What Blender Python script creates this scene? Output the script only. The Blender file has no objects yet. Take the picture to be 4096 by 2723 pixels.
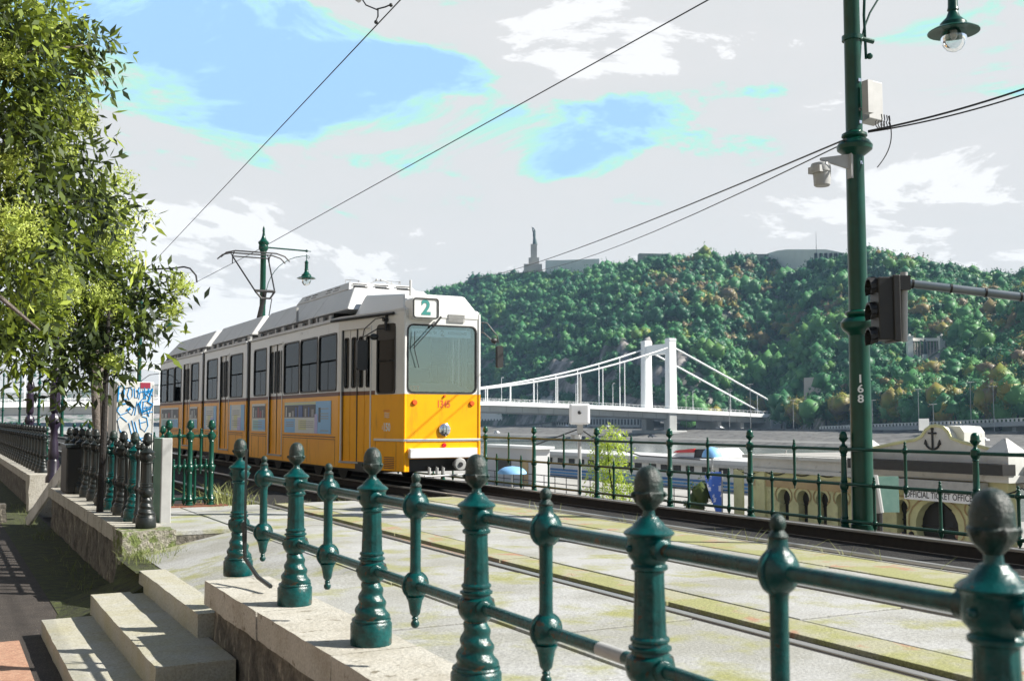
import bpy, math, random
import numpy as np
from mathutils import Vector, Matrix, noise
R_ = math.radians
random.seed(7); rng = np.random.default_rng(11)
sc = bpy.context.scene; COL = sc.collection

# ------------------------------------------------------------------ camera, sky, sun
CAMZ = 1.2; YAW = R_(28.05); PITCH = R_(4.13); FPX = 1080.0
cd = bpy.data.cameras.new('camera'); cam = bpy.data.objects.new('camera', cd); COL.objects.link(cam)
cam.location = (0, 0, CAMZ); cam.rotation_euler = (R_(90) + PITCH, 0, -YAW)
cd.sensor_width = 36; cd.lens = 36 * FPX / 1024; cd.clip_start = 0.05; cd.clip_end = 6000
cd.dof.use_dof = True; cd.dof.focus_distance = 14.0; cd.dof.aperture_fstop = 4.5
sc.camera = cam
sc.render.engine = 'CYCLES'; sc.cycles.max_bounces = 6; sc.cycles.volume_bounces = 0
sc.cycles.transparent_max_bounces = 12
sc.view_settings.view_transform = 'Standard'; sc.view_settings.look = 'None'
sc.view_settings.exposure = 1.05; sc.view_settings.gamma = 1.0
SUNV = Vector((0.85, -0.526, 0)).normalized() * math.cos(R_(39)) + Vector((0, 0, math.sin(R_(39))))

W = bpy.data.worlds.new('World'); sc.world = W; W.use_nodes = True
nt = W.node_tree; nt.nodes.clear()
def N(t, **k):
    n = nt.nodes.new(t)
    for a, b in k.items(): setattr(n, a, b)
    return n
sky = N('ShaderNodeTexSky', sky_type='NISHITA', sun_disc=False)
sky.sun_elevation = R_(39); sky.sun_rotation = math.atan2(SUNV.x, SUNV.y)
sky.air_density = 1.0; sky.dust_density = 0.6
geo = N('ShaderNodeTexCoord')
mp = N('ShaderNodeMapping'); mp.inputs['Scale'].default_value = (1, 1, 2.6); mp.inputs['Rotation'].default_value = (0.12, 0.1, 0)
n1 = N('ShaderNodeTexNoise'); n1.inputs['Scale'].default_value = 4.3; n1.inputs['Detail'].default_value = 9; n1.inputs['Roughness'].default_value = 0.64; n1.inputs['Distortion'].default_value = 0.5
n2 = N('ShaderNodeTexNoise'); n2.inputs['Scale'].default_value = 1.3; n2.inputs['Detail'].default_value = 3
L = nt.links.new
L(geo.outputs['Generated'], mp.inputs['Vector']); L(mp.outputs['Vector'], n1.inputs['Vector']); L(mp.outputs['Vector'], n2.inputs['Vector'])
sep = N('ShaderNodeSeparateXYZ'); L(geo.outputs['Generated'], sep.inputs[0])
def math_(op, a, b=None, clamp=False):
    m = N('ShaderNodeMath', operation=op); m.use_clamp = clamp
    for i, v in enumerate((a, b)):
        if v is None: continue
        if isinstance(v, (int, float)): m.inputs[i].default_value = v
        else: L(v, m.inputs[i])
    return m.outputs[0]
# clear gaps and bright banks, each a soft patch round a direction in the sky
def patch_(px, py, ax, ay, amount):
    a = YAW + math.atan((px - 512) / FPX); e = math.atan((418 - py) / FPX); cx = Vector((math.sin(a) * math.cos(e), math.cos(a) * math.cos(e), math.sin(e)))
    rt = Vector((math.cos(a), -math.sin(a), 0)); upv = rt.cross(cx).normalized(); out = None
    for vec, w in ((rt, ax), (upv, ay)):
        d = N('ShaderNodeVectorMath', operation='DOT_PRODUCT'); L(geo.outputs['Generated'], d.inputs[0]); d.inputs[1].default_value = vec
        o = math_('SUBTRACT', d.outputs['Value'], vec.dot(cx)); o = math_('DIVIDE', o, w / FPX); o = math_('MULTIPLY', o, o); out = o if out is None else math_('ADD', out, o)
    g = math_('SUBTRACT', 1.0, out, True); return math_('MULTIPLY', g, amount)
f = math_('MULTIPLY', n1.outputs['Fac'], 0.72); f = math_('ADD', f, math_('MULTIPLY', n2.outputs['Fac'], 0.28))
f = math_('ADD', math_('MULTIPLY', math_('SUBTRACT', f, 0.5), 1.55), 0.525)
for q_ in ((200, 25, 290, 120, -.30), (360, 90, 170, 50, -.15), (660, 130, 190, 58, -.165), (985, 45, 190, 120, -.13), (600, 35, 150, 60, .12), (700, 60, 90, 60, .12), (350, 185, 110, 26, .05), (230, 190, 260, 70, -.09), (600, 222, 200, 30, .015), (450, 170, 160, 50, -.06), (430, 60, 130, 30, -.12)):
    f = math_('ADD', f, patch_(*q_))
up = N('ShaderNodeMapRange'); up.inputs['From Min'].default_value = 0.38; up.inputs['From Max'].default_value = 0.6
up.inputs['To Min'].default_value = 0.06; up.inputs['To Max'].default_value = -0.12; L(sep.outputs['Z'], up.inputs['Value'])
f = math_('ADD', f, up.outputs[0])
cr = N('ShaderNodeValToRGB'); L(f, cr.inputs[0])
el = cr.color_ramp.elements
el[0].position = 0.33; el[0].color = (0.41, 0.69, 1.06, 1); el[1].position = 0.37; el[1].color = (0.50, 0.82, 1.0, 1)
for p, c in ((0.41, (0.52, 0.92, 0.78, 1)), (0.455, (0.765, 0.775, 0.775, 1)), (0.645, (0.785, 0.785, 0.785, 1)), (0.675, (1.0, 1.0, 1.0, 1))):
    e = el.new(p); e.color = c
cover = N('ShaderNodeMapRange'); L(sep.outputs['Z'], cover.inputs['Value'])
cover.inputs['From Min'].default_value = 0.42; cover.inputs['From Max'].default_value = 0.62; cover.inputs['To Min'].default_value = 0.93; cover.inputs['To Max'].default_value = 0.12
bk = N('ShaderNodeVectorMath', operation='DOT_PRODUCT'); L(geo.outputs['Generated'], bk.inputs[0]); bk.inputs[1].default_value = (math.sin(YAW), math.cos(YAW), 0)
bkr = N('ShaderNodeMapRange'); bkr.inputs['From Min'].default_value = -0.1; bkr.inputs['From Max'].default_value = 0.6; bkr.inputs['To Min'].default_value = 0.18; bkr.inputs['To Max'].default_value = 1.0; L(bk.outputs['Value'], bkr.inputs['Value'])
cov = math_('MULTIPLY', cover.outputs[0], bkr.outputs[0])
b1 = N('ShaderNodeBackground'); b1.inputs['Strength'].default_value = 0.05; L(sky.outputs[0], b1.inputs['Color'])
b2 = N('ShaderNodeBackground'); b2.inputs['Strength'].default_value = 0.52; L(cr.outputs[0], b2.inputs['Color'])
mx = N('ShaderNodeMixShader'); L(cov, mx.inputs[0]); L(b1.outputs[0], mx.inputs[1]); L(b2.outputs[0], mx.inputs[2])
wo = N('ShaderNodeOutputWorld'); L(mx.outputs[0], wo.inputs['Surface'])

sd = bpy.data.lights.new('sun', 'SUN'); sun = bpy.data.objects.new('sun', sd); COL.objects.link(sun)
sd.energy = 4.9; sd.angle = R_(0.5); sd.color = (1.0, 0.96, 0.88)
sun.rotation_euler = SUNV.to_track_quat('Z', 'Y').to_euler(); sun.location = (10, -10, 30)

# ------------------------------------------------------------------ helpers
_F0 = Vector((math.sin(YAW), math.cos(YAW), 0)); _R = Vector((math.cos(YAW), -math.sin(YAW), 0))
_F = _F0 * math.cos(PITCH) + Vector((0, 0, math.sin(PITCH))); _U = _R.cross(_F); _C = Vector((0, 0, CAMZ))
def ray(px, py): return _F + _R * ((px - 512) / FPX) + _U * ((340 - py) / FPX)
def onX(px, py, X): r = ray(px, py); return _C + r * (X / r.x)
def onY(px, py, Y): r = ray(px, py); return _C + r * (Y / r.y)
def onZ(px, py, Z): r = ray(px, py); return _C + r * ((Z - CAMZ) / r.z)
def at(px, py, d): r = ray(px, py); return _C + r * (d / r.dot(_F0))

def tag(o, label=None, cat=None, group=None, kind=None):
    if label: o['label'] = label
    if cat: o['category'] = cat
    if group: o['group'] = group
    if kind: o['kind'] = kind
    return o
def origin(o):
    v = Vector((0, 0, 0))
    while o is not None: v += o.location; o = o.parent
    return v
def thing(name, label, cat, loc=(0, 0, 0), group=None):
    o = bpy.data.objects.new(name, None); COL.objects.link(o); o.location = loc; o.empty_display_size = 0.2
    return tag(o, label, cat, group)
class MB:
    def __init__(s): s.v = []; s.f = []; s.M = None
    def add(s, vs, fs):
        b = len(s.v)
        if s.M is not None: vs = [s.M @ Vector(v) for v in vs]
        s.v.extend([tuple(v) for v in vs]); s.f.extend([tuple(i + b for i in f) for f in fs]); return s
    def box(s, x0, x1, y0, y1, z0, z1):
        return s.add([(x0, y0, z0), (x1, y0, z0), (x1, y1, z0), (x0, y1, z0), (x0, y0, z1), (x1, y0, z1), (x1, y1, z1), (x0, y1, z1)],
                     [(0, 3, 2, 1), (4, 5, 6, 7), (0, 1, 5, 4), (1, 2, 6, 5), (2, 3, 7, 6), (3, 0, 4, 7)])
    def hexa(s, p):  # 8 corner points, same order as box
        return s.add(p, [(0, 3, 2, 1), (4, 5, 6, 7), (0, 1, 5, 4), (1, 2, 6, 5), (2, 3, 7, 6), (3, 0, 4, 7)])
    def tube(s, pts, r, n=8, cap=True):
        pts = [Vector(p) for p in pts]; rs = r if isinstance(r, (list, tuple)) else [r] * len(pts)
        ref = None; vs = []; fs = []
        for i, p in enumerate(pts):
            t = (pts[min(i + 1, len(pts) - 1)] - pts[max(i - 1, 0)]).normalized()
            if ref is None: ref = Vector((0, 0, 1)) if abs(t.z) < 0.9 else Vector((1, 0, 0))
            a = t.cross(ref).normalized(); b = t.cross(a).normalized(); ref = b.cross(t) if False else ref
            for k in range(n):
                an = 2 * math.pi * k / n; vs.append(p + a * math.cos(an) * rs[i] + b * math.sin(an) * rs[i])
        for i in range(len(pts) - 1):
            for k in range(n):
                k2 = (k + 1) % n; fs.append((i * n + k, i * n + k2, (i + 1) * n + k2, (i + 1) * n + k))
        if cap: fs.append(tuple(range(n))[::-1]); fs.append(tuple(range((len(pts) - 1) * n, len(pts) * n)))
        return s.add(vs, fs)
    def lathe(s, prof, c=(0, 0, 0), n=16, ax='z', mod=None):
        vs = []; fs = []
        for i, (r, h) in enumerate(prof):
            for k in range(n):
                an = 2 * math.pi * k / n; rr = r * (mod(an, h) if mod else 1)
                x, y = rr * math.cos(an), rr * math.sin(an)
                q = (x, y, h) if ax == 'z' else ((h, x, y) if ax == 'x' else (y, h, x))
                vs.append((c[0] + q[0], c[1] + q[1], c[2] + q[2]))
        for i in range(len(prof) - 1):
            for k in range(n):
                k2 = (k + 1) % n; fs.append((i * n + k, i * n + k2, (i + 1) * n + k2, (i + 1) * n + k))
        fs.append(tuple(range(n))[::-1]); fs.append(tuple(range((len(prof) - 1) * n, len(prof) * n)))
        return s.add(vs, fs)
    def sphere(s, c, r, n=14, m=9, sc=(1, 1, 1)):
        vs = []; fs = []
        for i in range(m + 1):
            t = math.pi * i / m
            for k in range(n):
                an = 2 * math.pi * k / n
                vs.append((c[0] + r * sc[0] * math.sin(t) * math.cos(an), c[1] + r * sc[1] * math.sin(t) * math.sin(an), c[2] + r * sc[2] * math.cos(t)))
        for i in range(m):
            for k in range(n):
                k2 = (k + 1) % n; fs.append((i * n + k, (i + 1) * n + k, (i + 1) * n + k2, i * n + k2))
        return s.add(vs, fs)
    def prism(s, poly, fn, t0, t1):  # poly of 2D points mapped by fn(a,b,t)
        n = len(poly)
        vs = [fn(a, b, t0) for a, b in poly] + [fn(a, b, t1) for a, b in poly]
        fs = [tuple(range(n))[::-1], tuple(range(n, 2 * n))] + [(i, (i + 1) % n, n + (i + 1) % n, n + i) for i in range(n)]
        return s.add(vs, fs)
    def ring(s, outer, inner, fn, t0, t1):
        n = len(outer); vs = []
        for t in (t0, t1):
            vs += [fn(a, b, t) for a, b in outer]; vs += [fn(a, b, t) for a, b in inner]
        fs = []
        for i in range(n):
            j = (i + 1) % n
            fs += [(2 * n + i, 2 * n + j, 3 * n + j, 3 * n + i), (i, n + i, n + j, j), (i, j, 2 * n + j, 2 * n + i), (n + i, 3 * n + i, 3 * n + j, n + j)]
        return s.add(vs, fs)
def rrect(x0, x1, y0, y1, r, n=4):
    p = []
    for cx, cy, a0 in ((x1 - r, y1 - r, 0), (x0 + r, y1 - r, 90), (x0 + r, y0 + r, 180), (x1 - r, y0 + r, 270)):
        for k in range(n + 1):
            a = R_(a0 + 90 * k / n); p.append((cx + r * math.cos(a), cy + r * math.sin(a)))
    return p
def obj(name, mb, mat, parent=None, smooth=35, bevel=0, kind=None):
    me = bpy.data.meshes.new(name); off = origin(parent) if parent is not None else Vector((0, 0, 0))
    me.from_pydata([(v[0] - off.x, v[1] - off.y, v[2] - off.z) for v in mb.v], [], mb.f)
    me.materials.append(mat); me.update()
    if smooth:
        for p in me.polygons: p.use_smooth = True
        me.set_sharp_from_angle(angle=R_(smooth))
    o = bpy.data.objects.new(name, me); COL.objects.link(o)
    if parent is not None: o.parent = parent
    if bevel:
        b = o.modifiers.new('bevel', 'BEVEL'); b.width = bevel; b.segments = 2; b.limit_method = 'ANGLE'
    if kind: o['kind'] = kind
    return o
def obj_split(name, mb, mat, parent=None, key=None, **kw):
    """same as obj, but pieces with a different key(face centre) become parts of their own"""
    g = {}
    for f_ in mb.f:
        c = [sum(mb.v[i][a] for i in f_) / len(f_) for a in range(3)]; g.setdefault(key(c), []).append(f_)
    for kk in sorted(g):
        idx = {}; m2 = MB()
        for f_ in g[kk]:
            for i in f_:
                if i not in idx: idx[i] = len(m2.v); m2.v.append(mb.v[i])
            m2.f.append(tuple(idx[i] for i in f_))
        obj(name, m2, mat, parent, **kw)
def dup(root, loc, rotz=None, label=None, scale=None, group=None, kind=None):
    r = root.copy(); COL.objects.link(r); r.location = loc
    if rotz is not None: r.rotation_euler = (0, 0, rotz)
    if scale is not None: r.scale = scale if not isinstance(scale, (int, float)) else (scale,) * 3
    if label: r['label'] = label
    if group: r['group'] = group
    for ch in list(root.children):
        c = ch.copy(); COL.objects.link(c); c.parent = r
        for g in list(ch.children):
            d = g.copy(); COL.objects.link(d); d.parent = c
    return r
def text(mb, s, size, fn, align='CENTER', t=0.002, bold=0.0, xs=1.0):
    cu = bpy.data.curves.new('t', 'FONT'); cu.body = s; cu.size = size; cu.align_x = align; cu.align_y = 'CENTER'; cu.offset = bold; cu.resolution_u = 3
    to = bpy.data.objects.new('t', cu); COL.objects.link(to)
    bpy.context.view_layer.update()
    me = bpy.data.meshes.new_from_object(to.evaluated_get(bpy.context.evaluated_depsgraph_get()))
    mb.add([fn(v.co.x * xs, v.co.y, t) for v in me.vertices], [tuple(p.vertices) for p in me.polygons])
    bpy.data.objects.remove(to); bpy.data.curves.remove(cu); bpy.data.meshes.remove(me)

# ------------------------------------------------------------------ materials
def mat(name, c, rough=0.6, metal=0.0, c2=None, ns=4.0, lo=0.35, hi=0.65, bump=0.0, bs=30.0, spec=0.5, c3=None, n3=20.0, lo3=0.55, hi3=0.62, sc3=(1, 1, 1), detail=5, coat=0.0, spk=0.0, sn=120.0):
    m = bpy.data.materials.new(name); m.use_nodes = True; t = m.node_tree; p = t.nodes['Principled BSDF']
    p.inputs['Roughness'].default_value = rough; p.inputs['Metallic'].default_value = metal
    p.inputs['Specular IOR Level'].default_value = spec; p.inputs['Base Color'].default_value = (*c, 1)
    if coat: p.inputs['Coat Weight'].default_value = coat; p.inputs['Coat Roughness'].default_value = 0.08
    tc = t.nodes.new('ShaderNodeTexCoord'); cur = None
    def noise_(scale, vs=(1, 1, 1), det=detail):
        mpp = t.nodes.new('ShaderNodeMapping'); mpp.inputs['Scale'].default_value = vs; t.links.new(tc.outputs['Object'], mpp.inputs[0])
        nn = t.nodes.new('ShaderNodeTexNoise'); nn.inputs['Scale'].default_value = scale; nn.inputs['Detail'].default_value = det; nn.inputs['Roughness'].default_value = 0.62
        t.links.new(mpp.outputs[0], nn.inputs['Vector']); return nn.outputs['Fac']
    def mixc(fac, a, b, l, h):
        mr = t.nodes.new('ShaderNodeMapRange'); mr.inputs['From Min'].default_value = l; mr.inputs['From Max'].default_value = h; t.links.new(fac, mr.inputs['Value'])
        mm = t.nodes.new('ShaderNodeMix'); mm.data_type = 'RGBA'; t.links.new(mr.outputs[0], mm.inputs['Factor'])
        if isinstance(a, tuple): mm.inputs['A'].default_value = (*a, 1)
        else: t.links.new(a, mm.inputs['A'])
        mm.inputs['B'].default_value = (*b, 1); return mm.outputs['Result']
    if c2: cur = mixc(noise_(ns), c, c2, lo, hi)
    if c3: cur = mixc(noise_(n3, sc3), cur if cur else c, c3, lo3, hi3)
    if spk and cur:
        hs = t.nodes.new('ShaderNodeHueSaturation'); t.links.new(cur, hs.inputs['Color']); mr = t.nodes.new('ShaderNodeMapRange'); t.links.new(noise_(sn, det=3), mr.inputs['Value'])
        mr.inputs['From Min'].default_value = .3; mr.inputs['From Max'].default_value = .7; mr.inputs['To Min'].default_value = 1 - spk; mr.inputs['To Max'].default_value = 1 + spk; t.links.new(mr.outputs[0], hs.inputs['Value']); cur = hs.outputs[0]
    if cur: t.links.new(cur, p.inputs['Base Color'])
    if bump:
        bn = t.nodes.new('ShaderNodeBump'); bn.inputs['Strength'].default_value = min(1, bump); bn.inputs['Distance'].default_value = 0.02 * max(1, bump)
        t.links.new(noise_(bs, det=6), bn.inputs['Height']); t.links.new(bn.outputs[0], p.inputs['Normal'])
    return m
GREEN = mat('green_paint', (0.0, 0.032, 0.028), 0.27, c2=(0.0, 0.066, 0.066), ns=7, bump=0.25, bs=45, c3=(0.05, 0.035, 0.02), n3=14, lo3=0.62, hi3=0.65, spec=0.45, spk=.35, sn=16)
GREEN2 = mat('green_paint_pole', (0.0, 0.034, 0.019), 0.30, c2=(0.0, 0.056, 0.036), ns=3, bump=0.08, bs=40, spec=0.4)
DARK_SHADED_IRON = mat('dark_shaded_iron', (0.006, 0.009, 0.009), 0.38, c2=(0.014, 0.018, 0.017), ns=10, bump=0.15, bs=50)  # dark iron parts; on the left railing, green paint in shade put into the colour
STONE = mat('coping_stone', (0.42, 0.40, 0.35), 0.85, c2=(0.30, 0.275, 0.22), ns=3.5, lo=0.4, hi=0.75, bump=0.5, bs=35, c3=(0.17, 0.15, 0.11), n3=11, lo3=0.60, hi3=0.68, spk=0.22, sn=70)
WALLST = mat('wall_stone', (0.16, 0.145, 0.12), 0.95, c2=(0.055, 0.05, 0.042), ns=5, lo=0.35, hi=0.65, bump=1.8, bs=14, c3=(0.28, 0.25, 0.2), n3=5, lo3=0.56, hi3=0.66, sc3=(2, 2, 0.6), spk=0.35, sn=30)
MOSS = mat('mossy_stone', (0.30, 0.28, 0.23), 0.95, c2=(0.12, 0.15, 0.045), ns=9, lo=0.42, hi=0.55, bump=2.0, bs=22, c3=(0.30, 0.12, 0.06), n3=4, lo3=0.63, hi3=0.66, spk=0.4, sn=45)
PAVE = mat('paving', (0.35, 0.35, 0.342), 0.9, c2=(0.265, 0.262, 0.235), ns=0.9, lo=0.42, hi=0.6, bump=0.35, bs=60, c3=(0.25, 0.25, 0.10), n3=1.7, lo3=0.50, hi3=0.66, spk=0.28, sn=55)
RUSTP = mat('rusty_paving', (0.30, 0.29, 0.20), 0.9, c2=(0.33, 0.19, 0.12), ns=3, lo=0.54, hi=0.6, bump=0.4, bs=60, c3=(0.26, 0.26, 0.11), n3=2.2, lo3=0.46, hi3=0.56, spk=0.28, sn=60)
STEPM = mat('step_stone', (0.37, 0.36, 0.315), 0.9, c2=(0.33, 0.31, 0.22), ns=3, bump=0.4, bs=40, c3=(0.2, 0.18, 0.12), n3=14, lo3=0.64, hi3=0.7, spk=0.22, sn=60)
ASPH = mat('asphalt', (0.034, 0.027, 0.023), 0.95, c2=(0.052, 0.042, 0.035), ns=6, bump=0.7, bs=90, c3=(0.12, 0.11, 0.09), n3=60, lo3=0.62, hi3=0.68, spk=0.5, sn=60)
PINK = mat('sunlit_pink_paving', (0.40, 0.24, 0.16), 0.95, c2=(0.32, 0.17, 0.11), ns=14, bump=0.5, bs=80, spk=0.3, sn=70)
EARTH = mat('earth', (0.025, 0.025, 0.014), 1.0, c2=(0.06, 0.075, 0.015), ns=9, bump=1.5, bs=30)
BALL = mat('ballast', (0.008, 0.008, 0.008), 0.95, c2=(0.02, 0.018, 0.017), ns=30, bump=2.0, bs=45, c3=(0.05, 0.045, 0.04), n3=40, lo3=0.66, hi3=0.7)
RAILM = mat('rail_steel', (0.36, 0.34, 0.32), 0.28, metal=0.7, c2=(0.40, 0.38, 0.35), ns=3)
RAILW = mat('rail_web', (0.012, 0.009, 0.008), 0.8, c2=(0.025, 0.018, 0.014), ns=10)
GROOVE = mat('groove_rubber', (0.008, 0.008, 0.008), 0.9)
YEL = mat('tram_yellow', (0.93, 0.41, 0.003), 0.36, c2=(0.88, 0.37, 0.003), ns=2.0, spec=0.25, coat=0.04, c3=(0.60, 0.25, 0.012), n3=3.2, lo3=0.56, hi3=0.78, sc3=(2.5, 2.5, 0.5))
WHT = mat('tram_white', (0.66, 0.66, 0.64), 0.35, c2=(0.68, 0.68, 0.66), ns=2, coat=0.15, c3=(0.5, 0.5, 0.48), n3=4, lo3=0.62, hi3=0.85, sc3=(1, 1, 0.4))
ROOFW = mat('tram_roof', (0.62, 0.62, 0.61), 0.5, c2=(0.54, 0.54, 0.53), ns=1.5, c3=(0.4, 0.4, 0.39), n3=5, lo3=0.62, hi3=0.8)
BRN = mat('tram_belt', (0.13, 0.04, 0.02), 0.45)
BLK = mat('black_rubber', (0.012, 0.012, 0.012), 0.5)
BLKM = mat('black_metal', (0.009, 0.009, 0.010), 0.5, c2=(0.018, 0.016, 0.014), ns=6)
SILV = mat('silver_trim', (0.55, 0.55, 0.56), 0.3, metal=0.8)
CHRM = mat('chrome', (0.75, 0.75, 0.78), 0.12, metal=1.0)
GREYM = mat('grey_metal', (0.33, 0.33, 0.32), 0.5, metal=0.2, c2=(0.4, 0.4, 0.39), ns=4)
LGREY = mat('light_grey_metal', (0.40, 0.40, 0.39), 0.5, c2=(0.34, 0.34, 0.33), ns=5, bump=0.05)
INTER = mat('tram_interior', (0.40, 0.42, 0.36), 0.7, c2=(0.34, 0.34, 0.30), ns=2)
SEATM = mat('seat_cloth', (0.05, 0.06, 0.09), 0.8)
TEXTK = mat('black_letters', (0.02, 0.02, 0.02), 0.6)
TEXTW = mat('white_letters', (0.8, 0.8, 0.78), 0.6)
TEAL = mat('teal_letters', (0.03, 0.22, 0.20), 0.5)
REDT = mat('red_letters', (0.60, 0.10, 0.02), 0.5)
WHP = mat('white_plastic', (0.8, 0.8, 0.8), 0.4)
ORL = mat('orange_lens', (0.75, 0.10, 0.01), 0.2, coat=0.5)
REDL = mat('red_lens', (0.55, 0.0, 0.01), 0.2, coat=0.5)
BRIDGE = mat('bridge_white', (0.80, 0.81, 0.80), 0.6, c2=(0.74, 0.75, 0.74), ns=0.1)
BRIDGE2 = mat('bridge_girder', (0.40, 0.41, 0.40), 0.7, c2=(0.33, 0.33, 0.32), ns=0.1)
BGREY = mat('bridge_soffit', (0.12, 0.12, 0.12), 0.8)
QSTONE = mat('quay_stone', (0.10, 0.097, 0.093), 0.95, c2=(0.15, 0.145, 0.135), ns=0.05, c3=(0.06, 0.057, 0.053), n3=0.3, lo3=0.5, hi3=0.6)
QROAD = mat('quay_road', (0.17, 0.167, 0.16), 0.95, c2=(0.13, 0.127, 0.12), ns=0.06)
LQUAY = mat('lower_quay_paving', (0.36, 0.35, 0.33), 0.9, c2=(0.28, 0.27, 0.25), ns=0.3)
ROCK = mat('hill_rock', (0.34, 0.31, 0.29), 1.0, c2=(0.13, 0.12, 0.11), ns=0.16, lo=0.38, hi=0.62, bump=0, c3=(0.035, 0.07, 0.03), n3=0.05, lo3=0.5, hi3=0.6, sc3=(1, 1, 0.25))
CREAM = mat('cream_plaster', (0.66, 0.66, 0.36), 0.9, c2=(0.50, 0.48, 0.26), ns=0.5, c3=(0.42, 0.40, 0.22), n3=1.5, lo3=0.55, hi3=0.7)
TAN = mat('tan_plaster', (0.42, 0.30, 0.16), 0.9, c2=(0.50, 0.38, 0.2), ns=1.0)
PALEPL = mat('pale_plaster', (0.60, 0.60, 0.57), 0.9, c2=(0.48, 0.48, 0.45), ns=0.6, c3=(0.35, 0.34, 0.3), n3=2, lo3=0.6, hi3=0.72)
DARKIN = mat('dark_opening', (0.012, 0.012, 0.012), 0.6)
FACADE = mat('far_facade', (0.74, 0.73, 0.68), 0.9, c2=(0.66, 0.65, 0.6), ns=0.05)
PINKR = mat('pink_roof', (0.62, 0.26, 0.28), 0.8)
ROOFG = mat('grey_roof', (0.38, 0.38, 0.36), 0.8)
CITA = mat('citadel_stone', (0.36, 0.34, 0.30), 0.95, c2=(0.26, 0.25, 0.23), ns=0.08)
BRONZE = mat('bronze_patina', (0.02, 0.05, 0.05), 0.6)
BOATW = mat('boat_white', (0.72, 0.73, 0.72), 0.4, c2=(0.62, 0.63, 0.62), ns=0.3)
BOATB = mat('boat_blue', (0.02, 0.16, 0.42), 0.4)
BOATR = mat('boat_roof', (0.55, 0.55, 0.54), 0.6)
BLUEC = mat('blue_canvas', (0.12, 0.36, 0.68), 0.7)
FLAGB = mat('blue_flag', (0.06, 0.16, 0.60), 0.6, c2=(0.7, 0.72, 0.85), ns=2.0, lo=0.54, hi=0.57)
REDC = mat('red_paint', (0.6, 0.02, 0.02), 0.5)
SKIN = mat('skin', (0.5, 0.27, 0.19), 0.6)
HAIR = mat('dark_hair', (0.012, 0.01, 0.008), 0.6)
CLR = mat('red_shirt', (0.35, 0.02, 0.05), 0.8); CLW = mat('white_shirt', (0.55, 0.55, 0.56), 0.8); CLB = mat('dark_jacket', (0.02, 0.02, 0.025), 0.8)
JEANS = mat('jeans', (0.03, 0.05, 0.10), 0.8)
WOODP = mat('pale_plank', (0.66, 0.64, 0.60), 0.8, c2=(0.40, 0.38, 0.34), ns=2, sc3=(8, 8, 1), c3=(0.3, 0.28, 0.25), n3=3, lo3=0.58, hi3=0.66)
BARK = mat('bark', (0.20, 0.17, 0.15), 0.95, c2=(0.11, 0.095, 0.08), ns=8, bump=1.5, bs=25)
BARKD = mat('dark_bark', (0.022, 0.019, 0.017), 0.95, bump=1, bs=30)
GRAF = mat('graffiti_blue', (0.0, 0.24, 0.55), 0.5)
CABM = mat('cabinet_grey', (0.62, 0.62, 0.60), 0.55, c2=(0.55, 0.55, 0.53), ns=3, c3=(0.4, 0.4, 0.38), n3=9, lo3=0.62, hi3=0.7)
RUST = mat('rusty_plate', (0.22, 0.08, 0.04), 0.9, c2=(0.12, 0.05, 0.03), ns=12, bump=0.5)
CARW = mat('car_white', (0.7, 0.7, 0.7), 0.3, coat=0.5); CARD = mat('car_dark', (0.05, 0.05, 0.055), 0.3, coat=0.5)
PILLAR = mat('painted_metal_teal', (0.18, 0.34, 0.28), 0.6, c2=(0.24, 0.40, 0.33), ns=5)
BOTG = mat('pale_glass', (0.55, 0.58, 0.55), 0.1)

def glass_mat(name, tint, alpha, rough=0.03, refl=(.9, .95, 1)):
    m = bpy.data.materials.new(name); m.use_nodes = True; t = m.node_tree; t.nodes.clear()
    o = t.nodes.new('ShaderNodeOutputMaterial'); tr = t.nodes.new('ShaderNodeBsdfTransparent'); tr.inputs[0].default_value = (*tint, 1)
    g = t.nodes.new('ShaderNodeBsdfGlossy'); g.inputs['Roughness'].default_value = rough; g.inputs['Color'].default_value = (*refl, 1)
    fr = t.nodes.new('ShaderNodeFresnel'); fr.inputs[0].default_value = 1.5
    a = t.nodes.new('ShaderNodeMath'); a.operation = 'ADD'; a.use_clamp = True; a.inputs[1].default_value = alpha; t.links.new(fr.outputs[0], a.inputs[0])
    mxs = t.nodes.new('ShaderNodeMixShader'); t.links.new(a.outputs[0], mxs.inputs[0]); t.links.new(tr.outputs[0], mxs.inputs[1]); t.links.new(g.outputs[0], mxs.inputs[2])
    t.links.new(mxs.outputs[0], o.inputs['Surface']); return m
GLASS = glass_mat('window_glass', (0.26, 0.28, 0.26), 0.0, refl=(.45, .48, .5))
WSGL = glass_mat('windscreen_glass', (0.80, 0.90, 0.95), 0.15, refl=(.85, 1, 1))
BULB = glass_mat('lamp_glass', (0.85, 0.9, 0.9), 0.06)

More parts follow.
